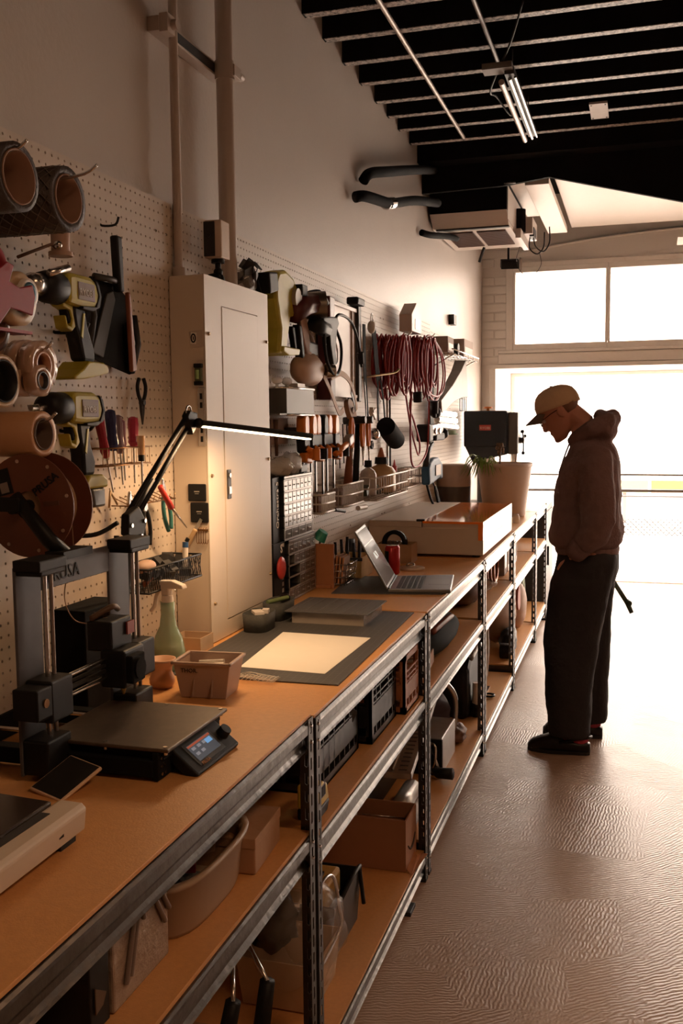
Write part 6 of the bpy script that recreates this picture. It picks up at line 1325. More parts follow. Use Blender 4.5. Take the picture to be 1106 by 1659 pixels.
for k in range(16): mb.bx((-1.0+r.random()*.24, 2.24+r.random()*.6, S2+.05+r.random()*.12), (.05, .06, .03), r.random()*3, r.random())
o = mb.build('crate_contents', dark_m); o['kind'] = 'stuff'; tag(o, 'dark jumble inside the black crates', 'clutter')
t = thing('tape_measure', 'yellow and black tape measure beside the second bench post', 'tape measure', (-.70, 2.10, S2))
yz(MB(), [(-.045, .0), (.03, .0), (.045, .02), (.045, .026), (-.045, .026)], -.735, .05, 2.09, S2).build('lower_case', blk, t, wd=True, bev=.004)
yz(MB(), [(-.045, .026), (.045, .026), (.030, .068), (.0, .082), (-.045, .082)], -.735, .05, 2.09, S2).build('yellow_case', mat('bright_yellow', (.60, .42, .05), .4), t, wd=True, bev=.005)
MB().box(-.7345, -.6845, 2.06, 2.105, S2+.045, S2+.075).build('scale_plate', mat('label_grey', 0), t, wd=True)
mb = MB()
for k in range(7): mb.box(-.6846, -.6838, 2.063+k*.006, 2.066+k*.006, S2+.048, S2+.072)
mb.build('scale_marks', blk, t, wd=True, kind='stuff')
MB().box(-.72, -.70, 2.045, 2.06, S2+.08, S2+.10).build('tape_hook', mat('bright_yellow', 0), t, wd=True)
# second bench, bottom
t = thing('shipping_carton', 'open cardboard carton with a curved arrow mark on the lowest shelf', 'box', (-.85, 3.02, lb))
open_box(MB(), -1.02, -.690, 2.945, 3.10, lb, lb+.170, .004).build('carton', mat('carton_brown', (.36, .17, .085), .7, 0, .08), t, wd=True)
MB().tube(smooth_path([(-.689, 2.975, lb+.075), (-.689, 3.01, lb+.052), (-.689, 3.05, lb+.060), (-.689, 3.075, lb+.082)], 5), [.002+.002*math.sin(k/15*PI) for k in range(16)], 6).build('printed_smile', mat('print_black', (.05, .03, .02), .8), t, wd=True)
o = MB().tube([(-.85, 3.0, lb+.155), (-.72, 3.06, lb+.13)], .0025).build('steel_loop', steel_m); tag(o, 'steel ring with a thin rod inside the open carton', 'tool'); MB().tube(arc((-.87, 2.99, lb+.165), .014, 0, 2*PI, 18, (0, 1, 0), (0, 0, 1)), .004).build('ring', steel_m, o)
t = thing('torn_paper', 'torn orange-brown paper flap hanging over the lowest shelf edge', 'paper', (-.68, 3.0, lb))
MB().add([(-.72, 3.00, lb+.004), (-.665, 2.92, lb+.004), (-.640, 3.05, lb+.022), (-.665, 3.07, lb+.012), (-.675, 3.045, lb+.012), (-.70, 3.10, lb+.02)], [(0, 1, 4), (1, 2, 3, 4), (0, 4, 5)]).add([(-.72, 3.00, lb+.005), (-.665, 2.92, lb+.005), (-.640, 3.05, lb+.023), (-.665, 3.07, lb+.013), (-.675, 3.045, lb+.013), (-.70, 3.10, lb+.021)], [(0, 4, 1), (1, 4, 3, 2), (0, 5, 4)]).build('flap', mat('kraft_orange', 0), t, wd=True)
t = thing('black_tote', 'black open bin with a yellow tool inside on the lowest shelf', 'bin', (-.85, 2.5, lb))
open_box(MB(), -1.05, -.76, 2.38, 2.62, lb, lb+.155, .006, (.01, .01)).build('bin', crate_m, t, wd=True)
MB().tube(smooth_path([(-.748, 2.42, lb+.155), (-.735, 2.48, lb+.19), (-.735, 2.56, lb+.19), (-.748, 2.61, lb+.15), (-.74, 2.62, lb+.05)], 5), .006).build('carry_handle', blk, t, wd=True)
o = thing('yellow_tool_case', 'yellow-tan tool case lying in the black bin', 'case', (-.85, 2.5, lb+.12)); MB().box(-.95, -.79, 2.40, 2.56, lb+.11, lb+.185).build('case', mat('mustard_tool', (.42, .24, .05), .5), o, wd=True, bev=.01); MB().box(-.86, -.82, 2.44, 2.50, lb+.185, lb+.192).build('buckle', blk, o, wd=True)
t = thing('clear_tray_bag', 'clear plastic bag around a pale tray with a bright rim, lowest shelf', 'bag', (-.79, 2.25, lb))
open_box(MB(), -.92, -.735, 2.14, 2.32, lb+.004, lb+.13, .004, (.012, .012)).build('tray', mat('pale_tray', (.48, .32, .18), .5), t, wd=True)
MB().tube(smooth_path([(-.735, 2.12, lb+.30), (-.725, 2.22, lb+.315), (-.718, 2.27, lb+.29), (-.715, 2.30, lb+.20), (-.715, 2.32, lb+.15), (-.72, 2.28, lb+.125), (-.72, 2.16, lb+.115)], 6), .0045).build('bright_rim', steel_m, t, wd=True)
film = mat('bag_film', (.75, .65, .55), .08, 0, .05, alpha=.20, bump=.9, bscale=25, coat=.6)
crumple((-.81, 2.24, lb+.15), (.115, .14, .15), 17, 28, 20, .16).build('film', film, t, wd=True)
o = crumple((-.86, 2.2, lb+.20), (.06, .07, .07), 18, amp=.3).build('bagged_cloth', blackmat_m); tag(o, 'dark bundle inside the clear plastic bag', 'bundle')
# third bench, middle shelf
z = S3
t = thing('power_tool_bundle', 'black rounded tool case with a red-brown stripe on the third bench shelf', 'case', (-.82, 3.8, z))
crumple((-.80, 3.80, z+.055), (.11, .40, .055), 22, 30, 14, .05).build('case', mat('soft_black', (.014, .014, .014), .8, spec=.15), t, wd=True); MB().tube(smooth_path([(-.74, 3.62, z+.105), (-.73, 3.85, z+.108), (-.74, 4.02, z+.09)], 5), .012).build('stripe', mat('rust_stripe', (.25, .08, .05), .5), t, wd=True)
crumple((-.95, 3.6, z+.09), (.10, .16, .09), 23, amp=.1).build('rear_pouch', mat('soft_black', 0), t, wd=True)
t = thing('tan_canister', 'tall tan box at the back of the third bench shelf', 'box', (-1.05, 4.15, z)); MB().box(-1.15, -.84, 4.08, 4.36, z, z+.21).build('box', mat('tan_card2', 0), t, wd=True, bev=.006)
t = thing('clear_packet', 'clear plastic packet with a pale card at the start of the third bench shelf', 'packet', (-.73, 3.28, z)); crumple((-.74, 3.30, z+.06), (.05, .12, .06), 24, amp=.15).build('film', mat('bag_film', 0), t, wd=True); MB().bx((-.70, 3.36, z+.05), (.004, .16, .05), 0, .15).build('card', mat('pale_tan', 0), t, wd=True); MB().bx((-.715, 3.30, z+.02), (.004, .12, .04), 0, .2).build('card', white_m, t, wd=True)
# third bench, bottom shelf
lb3 = .118
alu2 = mat('worn_aluminium', (.42, .38, .35), .35, .8, .2)
t = thing('long_level_bar', 'long grey metal bar slanting along the third bench lowest shelf', 'bar', (-.85, 3.5, lb3)); MB().tube([(-.80, 3.22, lb3+.22), (-.86, 4.10, lb3+.31)], .005).build('core_rod', alu2, t, wd=True)
mb = MB(); A = Vector((-.78, 3.20, lb3+.20)); B = Vector((-.84, 4.05, lb3+.30)); d = (B-A).normalized(); s_ = Vector((1, .07, 0)).normalized(); nx = s_.cross(d).normalized(); obox(mb, (A+B)/2, d, s_, nx, -.42, .42, -.05, .05, -.012, .012); mb.build('bar', alu2, t, wd=True, bev=.003)
mb = MB()
for k in range(24): obox(mb, (A+B)/2, d, s_, nx, -.40+k*.033, -.392+k*.033, .0, .03, -.0135 if nx.z < 0 else .012, -.012 if nx.z < 0 else .0132)
mb.build('scale_marks', dark_m, t, wd=True, kind='stuff')
t = thing('wooden_block', 'dark wooden block supporting the metal bar on the lowest shelf', 'block', (-.95, 3.4, lb3)); MB().box(-1.1, -.90, 3.25, 4.0, lb3, lb3+.17).build('block', dark_m, t, wd=True, bev=.004)
t = thing('crank_machine', 'grey steel box with a black front and a crank handle on the lowest shelf', 'machine', (-.785, 3.92, lb3))
MB().box(-.885, -.735, 3.79, 4.08, lb3, lb3+.15).build('housing', alu2, t, wd=True, bev=.004)
MB().box(-.890, -.732, 3.775, 3.79, lb3, lb3+.15).build('black_plate', blk, t, wd=True, bev=.003)
MB().tube(smooth_path([(-0.780, 3.755, lb3+.14), (-0.755, 3.745, lb3+.13), (-0.760, 3.740, lb3+.05), (-0.800, 3.750, lb3+.03), (-0.815, 3.755, lb3+.12), (-0.780, 3.755, lb3+.14)], 4), .006).build('crank_arm', steel_m, t, wd=True)
MB().cyl((-0.780, 3.780, lb3+.1), (-0.780, 3.740, lb3+.1), .012).build('crank_hub', blk, t, wd=True)
MB().tube([(-0.770, 3.750, lb3+.035), (-0.740, 3.730, lb3+.03), (-0.680, 3.720, lb3+.035)], [.013, .022, .024]).build('crank_knob', blk, t, wd=True)
MB().tube([(-0.770, 3.770, lb3+.10), (-0.740, 3.740, lb3+.04)], .006).build('link', steel_m, t, wd=True)
t = thing('grey_drum_tool', 'grey curved sheet metal tool left of the crank machine', 'machine', (-.83, 3.35, lb3)); MB().tube([(-.80, 3.24, lb3+.04), (-.80, 3.52, lb3+.04)], .036, 16).build('drum', alu2, t, wd=True); MB().box(-.86, -.73, 3.23, 3.53, lb3, lb3+.008).build('base', alu2, t, wd=True)
o = MB().tube(smooth_path([(-.79, 3.95, lb3+.36), (-.76, 4.05, lb3+.30), (-.74, 4.12, lb3+.22), (-.75, 4.14, lb3+.10), (-.78, 4.12, lb3+.02)], 6), .012).build('bent_pipe', steel_m); tag(o, 'bent shiny pipe standing behind the crank machine', 'pipe')
o = crumple((-.92, 4.22, lb3+.12), (.13, .13, .12), 41, amp=.15).build('dark_satchel', mat('dark_plum', (.05, .03, .035), .8)); tag(o, 'dark plum bag at the right end of the third bench lowest shelf', 'bag')
o = crumple((-.76, 4.22, lb3+.035), (.05, .09, .035), 42, amp=.3).build('rusty_scraps', mat('rusty', 0)); tag(o, 'rusty chain heap at the front of the lowest shelf', 'chain')
# fourth bench
t = thing('brown_sack', 'grey-brown soft sack on the fourth bench middle shelf', 'bag', (-.80, 4.75, z)); crumple((-.82, 4.78, z+.095), (.10, .22, .095), 51, 26, 18, .10).build('sack', mat('sack_brown', (.20, .13, .10), .75, 0, .15), t, wd=True)
t = thing('wire_coil', 'coppery coil of wire in a clear bag behind the sack', 'coil', (-.80, 5.2, z+.15)); mb = MB()
for k in range(9): mb.tube([Vector((-.86+.018*k, 5.18, z+.125))+Vector((0, math.cos(a)*.07*(1+.05*(k % 3)), math.sin(a)*.07)) for a in [2*PI*q/20 for q in range(20)]], .008, 6, closed=True)
mb.build('coil', mat('copper', (.38, .13, .06), .35, .6), t, wd=True, kind='stuff'); crumple((-.80, 5.20, z+.045), (.09, .13, .045), 52, amp=.2).build('clear_bag', mat('crinkled_film', 0), t, wd=True)
o = crumple((-1.05, 5.1, z+.12), (.12, .18, .12), 53, amp=.15).build('dark_bag', blackmat_m); tag(o, 'black bag at the back of the fourth bench middle shelf', 'bag')
lb4 = .103
t = thing('hard_case', 'black rounded case outlined by a pale hose on the fourth bench lowest shelf', 'case', (-.82, 4.8, lb4)); yz(MB(), [(-.20, 0), (.18, 0), (.20, .22), (.14, .30), (-.12, .30), (-.20, .25)], -.96, .20, 4.78, lb4).build('case', blk, t, wd=True, bev=.03)
MB().tube(smooth_path([(-.75, 4.60, lb4+.30), (-.74, 4.78, lb4+.33), (-.74, 4.94, lb4+.28), (-.74, 4.98, lb4+.12), (-.74, 4.97, lb4+.02)], 6), .011).build('pale_hose', mat('pale_grey', (.60, .55, .5), .4), t, wd=True)
o = crumple((-.75, 4.72, lb4+.04), (.05, .10, .04), 61, amp=.2).build('dark_glove', blk); tag(o, 'black glove lying before the rounded case', 'glove')
t = thing('grey_canister', 'grey cylinder standing behind the rounded case', 'canister', (-.88, 5.2, lb4)); MB().lathe([(0, 0), (.075, 0), (.08, .02), (.08, .34), (.06, .38), (0, .39)], (-.86, 5.22, lb4), (0, 0, 1), 20).build('body', mat('greybrown', 0), t, wd=True); MB().tube(smooth_path([(-.775, 5.18, lb4+.45), (-.77, 5.22, lb4+.35), (-.77, 5.26, lb4+.2), (-.775, 5.24, lb4+.05)], 5), .012).build('white_tube', white_m, t, wd=True)
t = thing('scissors', 'black-handled scissors lying at the fourth bench shelf end', 'scissors', (-.76, 5.12, lb4)); mb = MB()
for s_ in (-1, 1): MB().tube(arc((-.76+.035*s_, 5.02, lb4+.008), .028, 0, 2*PI, 16, (1, 0, 0), (0, 1, 0)), .006, 6).build('handle', blk, t, wd=True)
MB().box(-.775, -.745, 5.05, 5.20, lb4+.002, lb4+.007).build('blades', steel_m, t, wd=True)
t = thing('pale_bottle_pack', 'small pale and black bottle by the fourth bench post', 'bottle', (-.73, 4.60, lb4)); MB().cyl((-.735, 4.66, lb4+.0), (-.735, 4.66, lb4+.05), .022).build('black_foot', blk, t, wd=True); MB().cyl((-.735, 4.66, lb4+.05), (-.735, 4.66, lb4+.17), .022, .018).build('pale_body', white_m, t, wd=True)
# fifth bench: upright books, paper bag
for k, (lab, w_, h, m) in enumerate((('leftmost upright binder on the fifth bench shelf, grey-brown', .05, .20, mat('greybrown', 0)), ('second upright binder, pale spine', .035, .215, white_m), ('third upright binder, brown', .045, .19, mat('tan_card2', 0)), ('rightmost upright binder, thin and white', .02, .20, white_m))):
    y = 5.70+[0, .16, .34, .58][k]; t = thing('binder', lab, 'binder', (-.78, y, z), 0, 'upright binders on the fifth bench')
    MB().box(-.98, -.735, y, y+w_*2.2, z, z+h).build('cover', m, t, wd=True, bev=.003); MB().box(-.7345, -.7335, y+.012, y+w_*2.2-.012, z+h*.2, z+h*.75).build('spine_label', mat('greybrown', 0) if m is white_m else white_m, t, wd=True)
lb5 = .140
t = thing('paper_bag', 'brown paper bag with a red round emblem on the fifth bench lowest shelf', 'bag', (-.80, 6.2, lb5))
crumple((-.83, 6.18, lb5+.187), (.105, .30, .185), 71, 28, 20, .10).build('bag', mat('paper_bag', (.32, .20, .13), .8, 0, .2, 12), t, wd=True); MB().cyl((-.735, 6.36, lb5+.25), (-.722, 6.36, lb5+.25), .08, n=20).build('red_emblem', mat('badge_rust', (.35, .08, .05), .6), t, wd=True)
t = thing('canvas_roll', 'pale canvas roll leaning beside the brown paper bag', 'roll', (-.76, 6.62, lb5)); crumple((-.76, 6.60, lb5+.16), (.06, .14, .16), 72, amp=.08).build('roll', mat('pale_tan', 0), t, wd=True)
o = crumple((-.74, 5.95, lb5+.06), (.05, .17, .075), 73, amp=.25).build('black_sack', blk); tag(o, 'black plastic sack before the brown paper bag', 'bag'); 
o = MB().cyl((-.76, 5.72, lb5+.045), (-.70, 5.72, lb5+.045), .045, n=18).build('round_disc', blk); tag(o, 'black round disc beside the fifth bench post', 'wheel')
# last bench
slate = mat('slate_board', (.045, .05, .055), .55, 0, .15)
t = thing('slate_backing', 'dark slate board closing the back of the last bench', 'board', (-1.1, 7.2, 0)); MB().box(-1.02, -1.0, 6.88, 7.58, .145, .85).build('board', slate, t, wd=True)
t = thing('slate_cabinet', 'dark slate cabinet standing between the last bench and the doorway wall', 'cabinet', (-1.0, 8.0, 0)); MB().box(-1.26, -.68, 7.70, 8.40, 0.0, .86).build('case', slate, t, wd=True, bev=.006); MB().box(-.68, -.672, 7.74, 8.36, .06, .82).build('door', slate, t, wd=True, bev=.003); MB().box(-.672, -.655, 7.80, 7.82, .40, .55).build('handle', dark_m, t, wd=True)
t = thing('green_trestle', 'pale green folding stand on the last bench lowest shelf', 'stand', (-.78, 7.0, lb5))
grn = mat('pale_green', 0)
for s_ in (-1, 1): MB().tube([(-.78, 7.05, lb5+.33), (-.78, 7.05+s_*.16, lb5)], .014).build('leg', grn, t, wd=True)
MB().tube([(-.78, 6.92, lb5+.33), (-.78, 7.12, lb5+.36)], .02).build('top_bar', grn, t, wd=True); MB().tube([(-.78, 6.98, lb5+.14), (-.78, 7.12, lb5+.14)], .010).build('cross_bar', grn, t, wd=True)
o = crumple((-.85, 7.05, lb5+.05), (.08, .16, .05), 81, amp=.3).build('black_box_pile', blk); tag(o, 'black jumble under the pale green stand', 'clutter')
t = thing('floor_block', 'small dark wooden block on the floor by the second bench foot', 'block', (-.70, 2.88, 0)); MB().box(-.78, -.655, 2.86, 2.93, 0, .014).build('block', dark_m, t, wd=True, bev=.002)
# ================================================================ PERSON
PY = 4.68
skin_m = mat('skin', (.50, .22, .15), .5, 0, .08, 20)
hood_m = mat('hoodie_fleece', (.19, .115, .11), .9, 0, .18, 40, .35, 90)
trs_m = mat('black_trousers', (.022, .019, .022), .85, 0, .2, 30, .25, 60)
cap_m = mat('tan_cap', (.62, .42, .26), .75, 0, .06, 60, .15, 200)
shoe_m = mat('black_clog', (.014, .010, .009), .38, 0, .2)
sock_m = mat('pink_sock', (.55, .07, .11), .8, 0, .1)
def blend(mb, name, m, par, vox=.008, smooth=6, disp=0., dscale=.08):
    o = mb.build(name, m, par, wd=True)
    q = o.modifiers.new('remesh', 'REMESH'); q.mode = 'VOXEL'; q.voxel_size = vox; q.use_smooth_shade = True
    q = o.modifiers.new('smooth', 'SMOOTH'); q.factor = .5; q.iterations = smooth
    if disp:
        tx = bpy.data.textures.new(name+'_folds', 'CLOUDS'); tx.noise_scale = dscale; tx.noise_depth = 2
        q = o.modifiers.new('folds', 'DISPLACE'); q.texture = tx; q.strength = disp; q.mid_level = .5; q.texture_coords = 'LOCAL'
    return o
def ell(z, xa, xb, w_, yc=PY, n=28, p=2.4, tilt=0):
    out = []; cx = (xa+xb)/2; rx_ = abs(xb-xa)/2
    for k in range(n):
        a = 2*PI*k/n; ca, sa = math.cos(a), math.sin(a); rr = (abs(ca)**p+abs(sa)**p)**(-1/p)
        out.append(Vector((cx+rx_*rr*ca, yc+w_*rr*sa, z+tilt*rx_*rr*ca)))
    return out
man = thing('person', 'person in a tan cap and dark hoodie standing with head bowed', 'person', (-.26, PY, 0))
pit = math.radians(35); F = Vector((-math.cos(pit), 0, -math.sin(pit))); U = Vector((-math.sin(pit), 0, math.cos(pit))); C0 = Vector((-.352, PY, 1.585)); S = Vector((0, 1, 0))
def hp(f, s_, u): return C0+F*f+S*s_+U*u
body = MB()
secs = [(-.120, .040, .078, .018), (-.108, .020, .089, .034), (-.092, -.010, .091, .046), (-.075, -.035, .089, .053), (-.058, -.055, .088, .060), (-.035, -.078, .087, .066), (-.010, -.093, .083, .072), (.010, -.099, .084, .075), (.030, -.101, .090, .077), (.055, -.098, .084, .074), (.080, -.086, .068, .064), (.100, -.062, .044, .046), (.113, -.03, .012, .02)]
rings = []
for u, fa, fb, w_ in secs:
    cf, rf = (fa+fb)/2, (fb-fa)/2; rings.append([hp(cf+rf*math.cos(2*PI*k/24), w_*math.sin(2*PI*k/24), u) for k in range(24)])
body.loft(rings)
body.loft([[hp(.080, .010*s_, u0) for s_ in (-.6, .6)]+[hp(f_, .5*.010, u0), hp(f_, -.5*.010, u0)] for u0, f_ in ((.022, .090), (.0, .097), (-.018, .106), (-.034, .113), (-.043, .109), (-.048, .090))], True, False)
body.sph(hp(.098, .009, -.040), .008, 8, 6).sph(hp(.098, -.009, -.040), .008, 8, 6)
body.sph(hp(.086, 0, -.066), (.009, .022, .0055), 10, 6).sph(hp(.084, 0, -.077), (.009, .019, .006), 10, 6).sph(hp(.080, 0, -.104), .015, 10, 6)
for s_ in (-1, 1):
    body.sph(hp(.078, .031*s_, .018), (.014, .022, .007), 8, 6)            # brow
    body.sph(hp(-.012, .078*s_, -.008), (.020, .008, .030), 10, 8, Matrix.Rotation(-.5, 3, 'Y'))   # ear
body.tube([hp(-.035, 0, -.03), hp(-.055, 0, -.10), Vector((-.225, PY, 1.44)), Vector((-.205, PY, 1.36))], [.055, .056, .060, .075], 18)
body.loft([ell(z, a, b_, w_) for z, a, b_, w_ in ((.93, -.33, -.10, .14), (1.05, -.33, -.10, .145), (1.2, -.34, -.09, .15), (1.32, -.31, -.10, .165), (1.40, -.28, -.12, .14), (1.43, -.26, -.15, .09))])
for s_, yo in ((-1, 0), (1, .0)):
    body.tube([(-.19, PY+s_*.17, 1.37), (-.168, PY+s_*.22, 1.24), (-.158, PY+s_*.238, 1.10), (-.195, PY+s_*.222, 1.03), (-.24, PY+s_*.185, .965), (-.262, PY+s_*.162, .930)], [.05, .045, .040, .036, .028, .027], 14)
    # hand: palm, four unequal bent fingers and a thumb, slipped into the pocket
    w0 = Vector((-.262, PY+s_*.160, .930)); hd = Vector((-.25, -.02*s_, -.95)).normalized(); hs_ = Vector((-.95, 0, .25)).normalized()
    body.tube([w0, w0+hd*.035, w0+hd*.075], [.025, .032, .030], 12)
    for q, (off, ln) in enumerate(((-.024, .060), (-.008, .072), (.008, .068), (.022, .052))):
        b0 = w0+hd*.075+hs_*off; body.tube([b0, b0+hd*ln*.5+Vector((0, -s_*.006, 0)), b0+hd*ln+Vector((0, -s_*.018, 0))], [.0095, .009, .0075], 8)
    b0 = w0+hd*.025+hs_*.026; body.tube([b0, b0+hd*.03+hs_*.024, b0+hd*.06+hs_*.032], [.012, .0105, .009], 8)
# legs under the cloth
for s_, hx in ((-1, -.28), (1, -.225)):
    body.tube([(-.21, PY+s_*.09, .95), (-.24 if s_ < 0 else -.22, PY+s_*.10, .70), (-.28 if s_ < 0 else -.235, PY+s_*.115, .50), (hx, PY+s_*.125, .28), (hx, PY+s_*.125, .08)], [.095, .085, .062, .055, .042], 16)
blend(body, 'body', skin_m, man, .0042, 3)
for s_ in (-1, 1): MB().sph(hp(.0805, .031*s_, .002), .0105, 10, 8).build('eye', mat('eye_white', (.6, .5, .45), .2), man, wd=True)
g = MB()
for s_ in (-1, 1):
    g.tube([hp(.100, .033*s_+.022*math.cos(a), .002+.017*math.sin(a)) for a in [2*PI*q/16 for q in range(16)]], .0016, 6, closed=True)
    g.tube([hp(.098, .056*s_, .008), hp(.03, .080*s_, .010), hp(-.02, .080*s_, .008)], .0016, 6)
g.tube([hp(.101, -.011, .004), hp(.104, 0, .008), hp(.101, .011, .004)], .0016, 6); g.build('glasses', blk, man, wd=True, kind='stuff')
MB().loft([[hp(cf+rf*math.cos(2*PI*k/20), w_*math.sin(2*PI*k/20), u) for k in range(20)] for u, cf, rf, w_ in ((-.03, -.045, .036, .064), (.0, -.046, .060, .0765), (.03, -.04, .066, .0785))], True).build('hair', mat('cropped_hair', (.22, .11, .075), .8), man, wd=True)
# cap
pc = math.radians(19); Fc = Vector((-math.cos(pc), 0, -math.sin(pc))); Uc = Vector((-math.sin(pc), 0, math.cos(pc))); K = Vector((-.362, PY, 1.603))
cp = lambda f, s_, u: K+Fc*f+S*s_+Uc*u
prof = [(0, 1.0), (.025, 1.0), (.05, .95), (.072, .84), (.088, .66), (.098, .42), (.102, .15), (.1025, .02)]
crown = MB().loft([[cp(.106*s_*math.cos(2*PI*k/32)-.006, .087*s_*math.sin(2*PI*k/32), u) for k in range(32)] for u, s_ in prof], True)
c_ = crown.build('cap', cap_m, man, wd=True); MB().sph(cp(-.004, 0, .104), (.007, .007, .004), 10, 6).build('button', cap_m, c_, wd=True)
br = []
for i in range(9):
    f = i/8; row = []
    for j in range(9):
        s_ = -1+2*j/8; ff = .092*math.sqrt(max(0, 1-(s_*.78)**2))*1.0+f*.072*math.sqrt(max(.0, 1-(s_*.92)**2)); row.append(cp(ff, s_*.074, .006-f*.034-.016*s_*s_))
    br.append(row)
mb = MB(); vs = [p for rw in br for p in rw]; mb.add(vs, [(i*9+j, i*9+j+1, (i+1)*9+j+1, (i+1)*9+j) for i in range(8) for j in range(8)], True)
b2_ = mb.build('brim', mat('cap_brim', (.12, .075, .05), .7), c_, wd=True); q = b2_.modifiers.new('thick', 'SOLIDIFY'); q.thickness = .004
mb = MB()
for k in range(6):
    a = 2*PI*(k+.5)/6; mb.tube([cp(.107*s_*math.cos(a)-.006, .088*s_*math.sin(a), u) for u, s_ in prof], .0009, 4)
mb.build('seam', cap_m, c_, wd=True, kind='stuff')
# hoodie: torso, sleeves, hood
h = MB()
h.loft([ell(z, a, b_, w_) for z, a, b_, w_ in ((.955, -.360, -.085, .175), (.975, -.388, -.062, .19), (1.02, -.398, -.052, .20), (1.055, -.388, -.055, .20), (1.12, -.376, -.068, .19), (1.2, -.371, -.066, .195), (1.275, -.358, -.068, .205), (1.345, -.334, -.076, .205), (1.395, -.316, -.088, .18), (1.435, -.300, -.105, .125), (1.46, -.285, -.13, .08))])
for s_ in (-1, 1): h.tube([(-.185, PY+s_*.13, 1.385), (-.178, PY+s_*.185, 1.33), (-.168, PY+s_*.225, 1.22), (-.160, PY+s_*.240, 1.10), (-.180, PY+s_*.235, 1.04), (-.225, PY+s_*.215, .990)], [.075, .080, .080, .078, .070, .056], 18)
h.tube([(-.292, PY, 1.445), (-.268, PY-.07, 1.472), (-.20, PY-.105, 1.505), (-.135, PY-.075, 1.535), (-.115, PY, 1.55), (-.135, PY+.075, 1.535), (-.20, PY+.105, 1.505), (-.268, PY+.07, 1.472)], [.026, .032, .04, .045, .047, .045, .04, .032], 12, closed=True)
h.sph((-.140, PY, 1.500), (.056, .120, .060), 18, 12).sph((-.165, PY, 1.565), (.036, .085, .030), 16, 10)
o = blend(h, 'hoodie', hood_m, man, .0085, 5, .022, .10)
mb = MB().loft([ell(z, a, b_, w_) for z, a, b_, w_ in ((.925, -.355, -.078, .172), (.93, -.362, -.072, .178), (.955, -.368, -.070, .182), (.965, -.362, -.075, .178))]); blend(mb, 'waistband', hood_m, o, .006, 2)
for s_ in (-1, 1): MB().tube([(-.213, PY+s_*.218, 1.0), (-.248, PY+s_*.195, .962), (-.262, PY+s_*.180, .940)], [.056, .050, .046], 16).build('cuff', hood_m, o, wd=True)
for s_ in (-1, 1): MB().tube(smooth_path([(-.305, PY+s_*.03, 1.435), (-.325, PY+s_*.032, 1.38), (-.350, PY+s_*.035, 1.30)], 4), .0025, 6).build('drawstring', mat('drawstring', (.12, .09, .085), .8), o, wd=True)
# trousers
tr_ = MB()
tr_.loft([ell(z, a, b_, w_) for z, a, b_, w_ in ((.78, -.372, -.090, .185), (.86, -.362, -.074, .212), (.905, -.352, -.072, .212), (.935, -.352, -.075, .185), (.985, -.35, -.08, .15))])
tr_.loft([ell(z, a, b_, .098, PY-.105-dy) for z, a, b_, dy in ((.90, -.345, -.085, -.01), (.80, -.378, -.10, .01), (.70, -.394, -.12, 0), (.60, -.402, -.14, .005), (.50, -.404, -.155, .01), (.375, -.400, -.172, .015), (.226, -.390, -.182, .02), (.13, -.380, -.186, .02), (.085, -.376, -.188, .02))])
tr_.loft([ell(z, a, b_, .095, PY+.105+dy) for z, a, b_, dy in ((.90, -.345, -.074, -.02), (.80, -.355, -.086, -.01), (.70, -.360, -.103, 0), (.60, -.360, -.106, .005), (.50, -.360, -.106, .01), (.375, -.355, -.110, .015), (.226, -.345, -.113, .02), (.13, -.336, -.117, .02), (.085, -.332, -.120, .02))])
blend(tr_, 'trousers', trs_m, man, .009, 4, .016, .12)
# clogs and socks
def clog(x0, yc):
    st = [(0, .018, .006, .030), (.02, .036, .0, .052), (.06, .047, .0, .068), (.11, .050, .0, .086), (.15, .046, .0, .090), (.19, .042, .0, .070), (.235, .040, .0, .062), (.27, .034, .0, .058), (.285, .022, .006, .050)]
    rings = []
    for dx, w_, z0, z1 in st:
        rings.append([Vector((x0+dx, yc+w_*math.copysign(abs(math.cos(2*PI*k/20))**.7, math.cos(2*PI*k/20)), (z0+z1)/2+(z1-z0)/2*math.copysign(abs(math.sin(2*PI*k/20))**.75, math.sin(2*PI*k/20)))) for k in range(20)])
    o = MB().loft(rings).build('clog', shoe_m, man, wd=True)
    MB().loft([[Vector((x0+dx, yc+w_*1.06*math.cos(2*PI*k/20) if False else yc+w_*1.06*(1 if k in (0, 3) else -1), zz)) for k, zz in ((0, 0), (1, 0), (2, .016), (3, .016))] for dx, w_, _, _ in st], True, False).build('sole', mat('sole_black', (.02, .018, .017), .6), o, wd=True)
    MB().tube([(x0+.15, yc-.047, .055), (x0+.23, yc-.044, .078), (x0+.275, yc-.030, .082), (x0+.29, yc, .082), (x0+.275, yc+.030, .082), (x0+.23, yc+.044, .078), (x0+.15, yc+.047, .055)], .007, 8).build('heel_strap', shoe_m, o, wd=True)
    MB().tube([(x0+.155, yc, .045), (x0+.20, yc, .085), (x0+.205, yc, .15)], [.038, .040, .042], 14).sph((x0+.23, yc, .065), (.048, .036, .042), 14, 10).build('sock', sock_m, man, wd=True)
clog(-.472, PY-.125); clog(-.425, PY+.135)
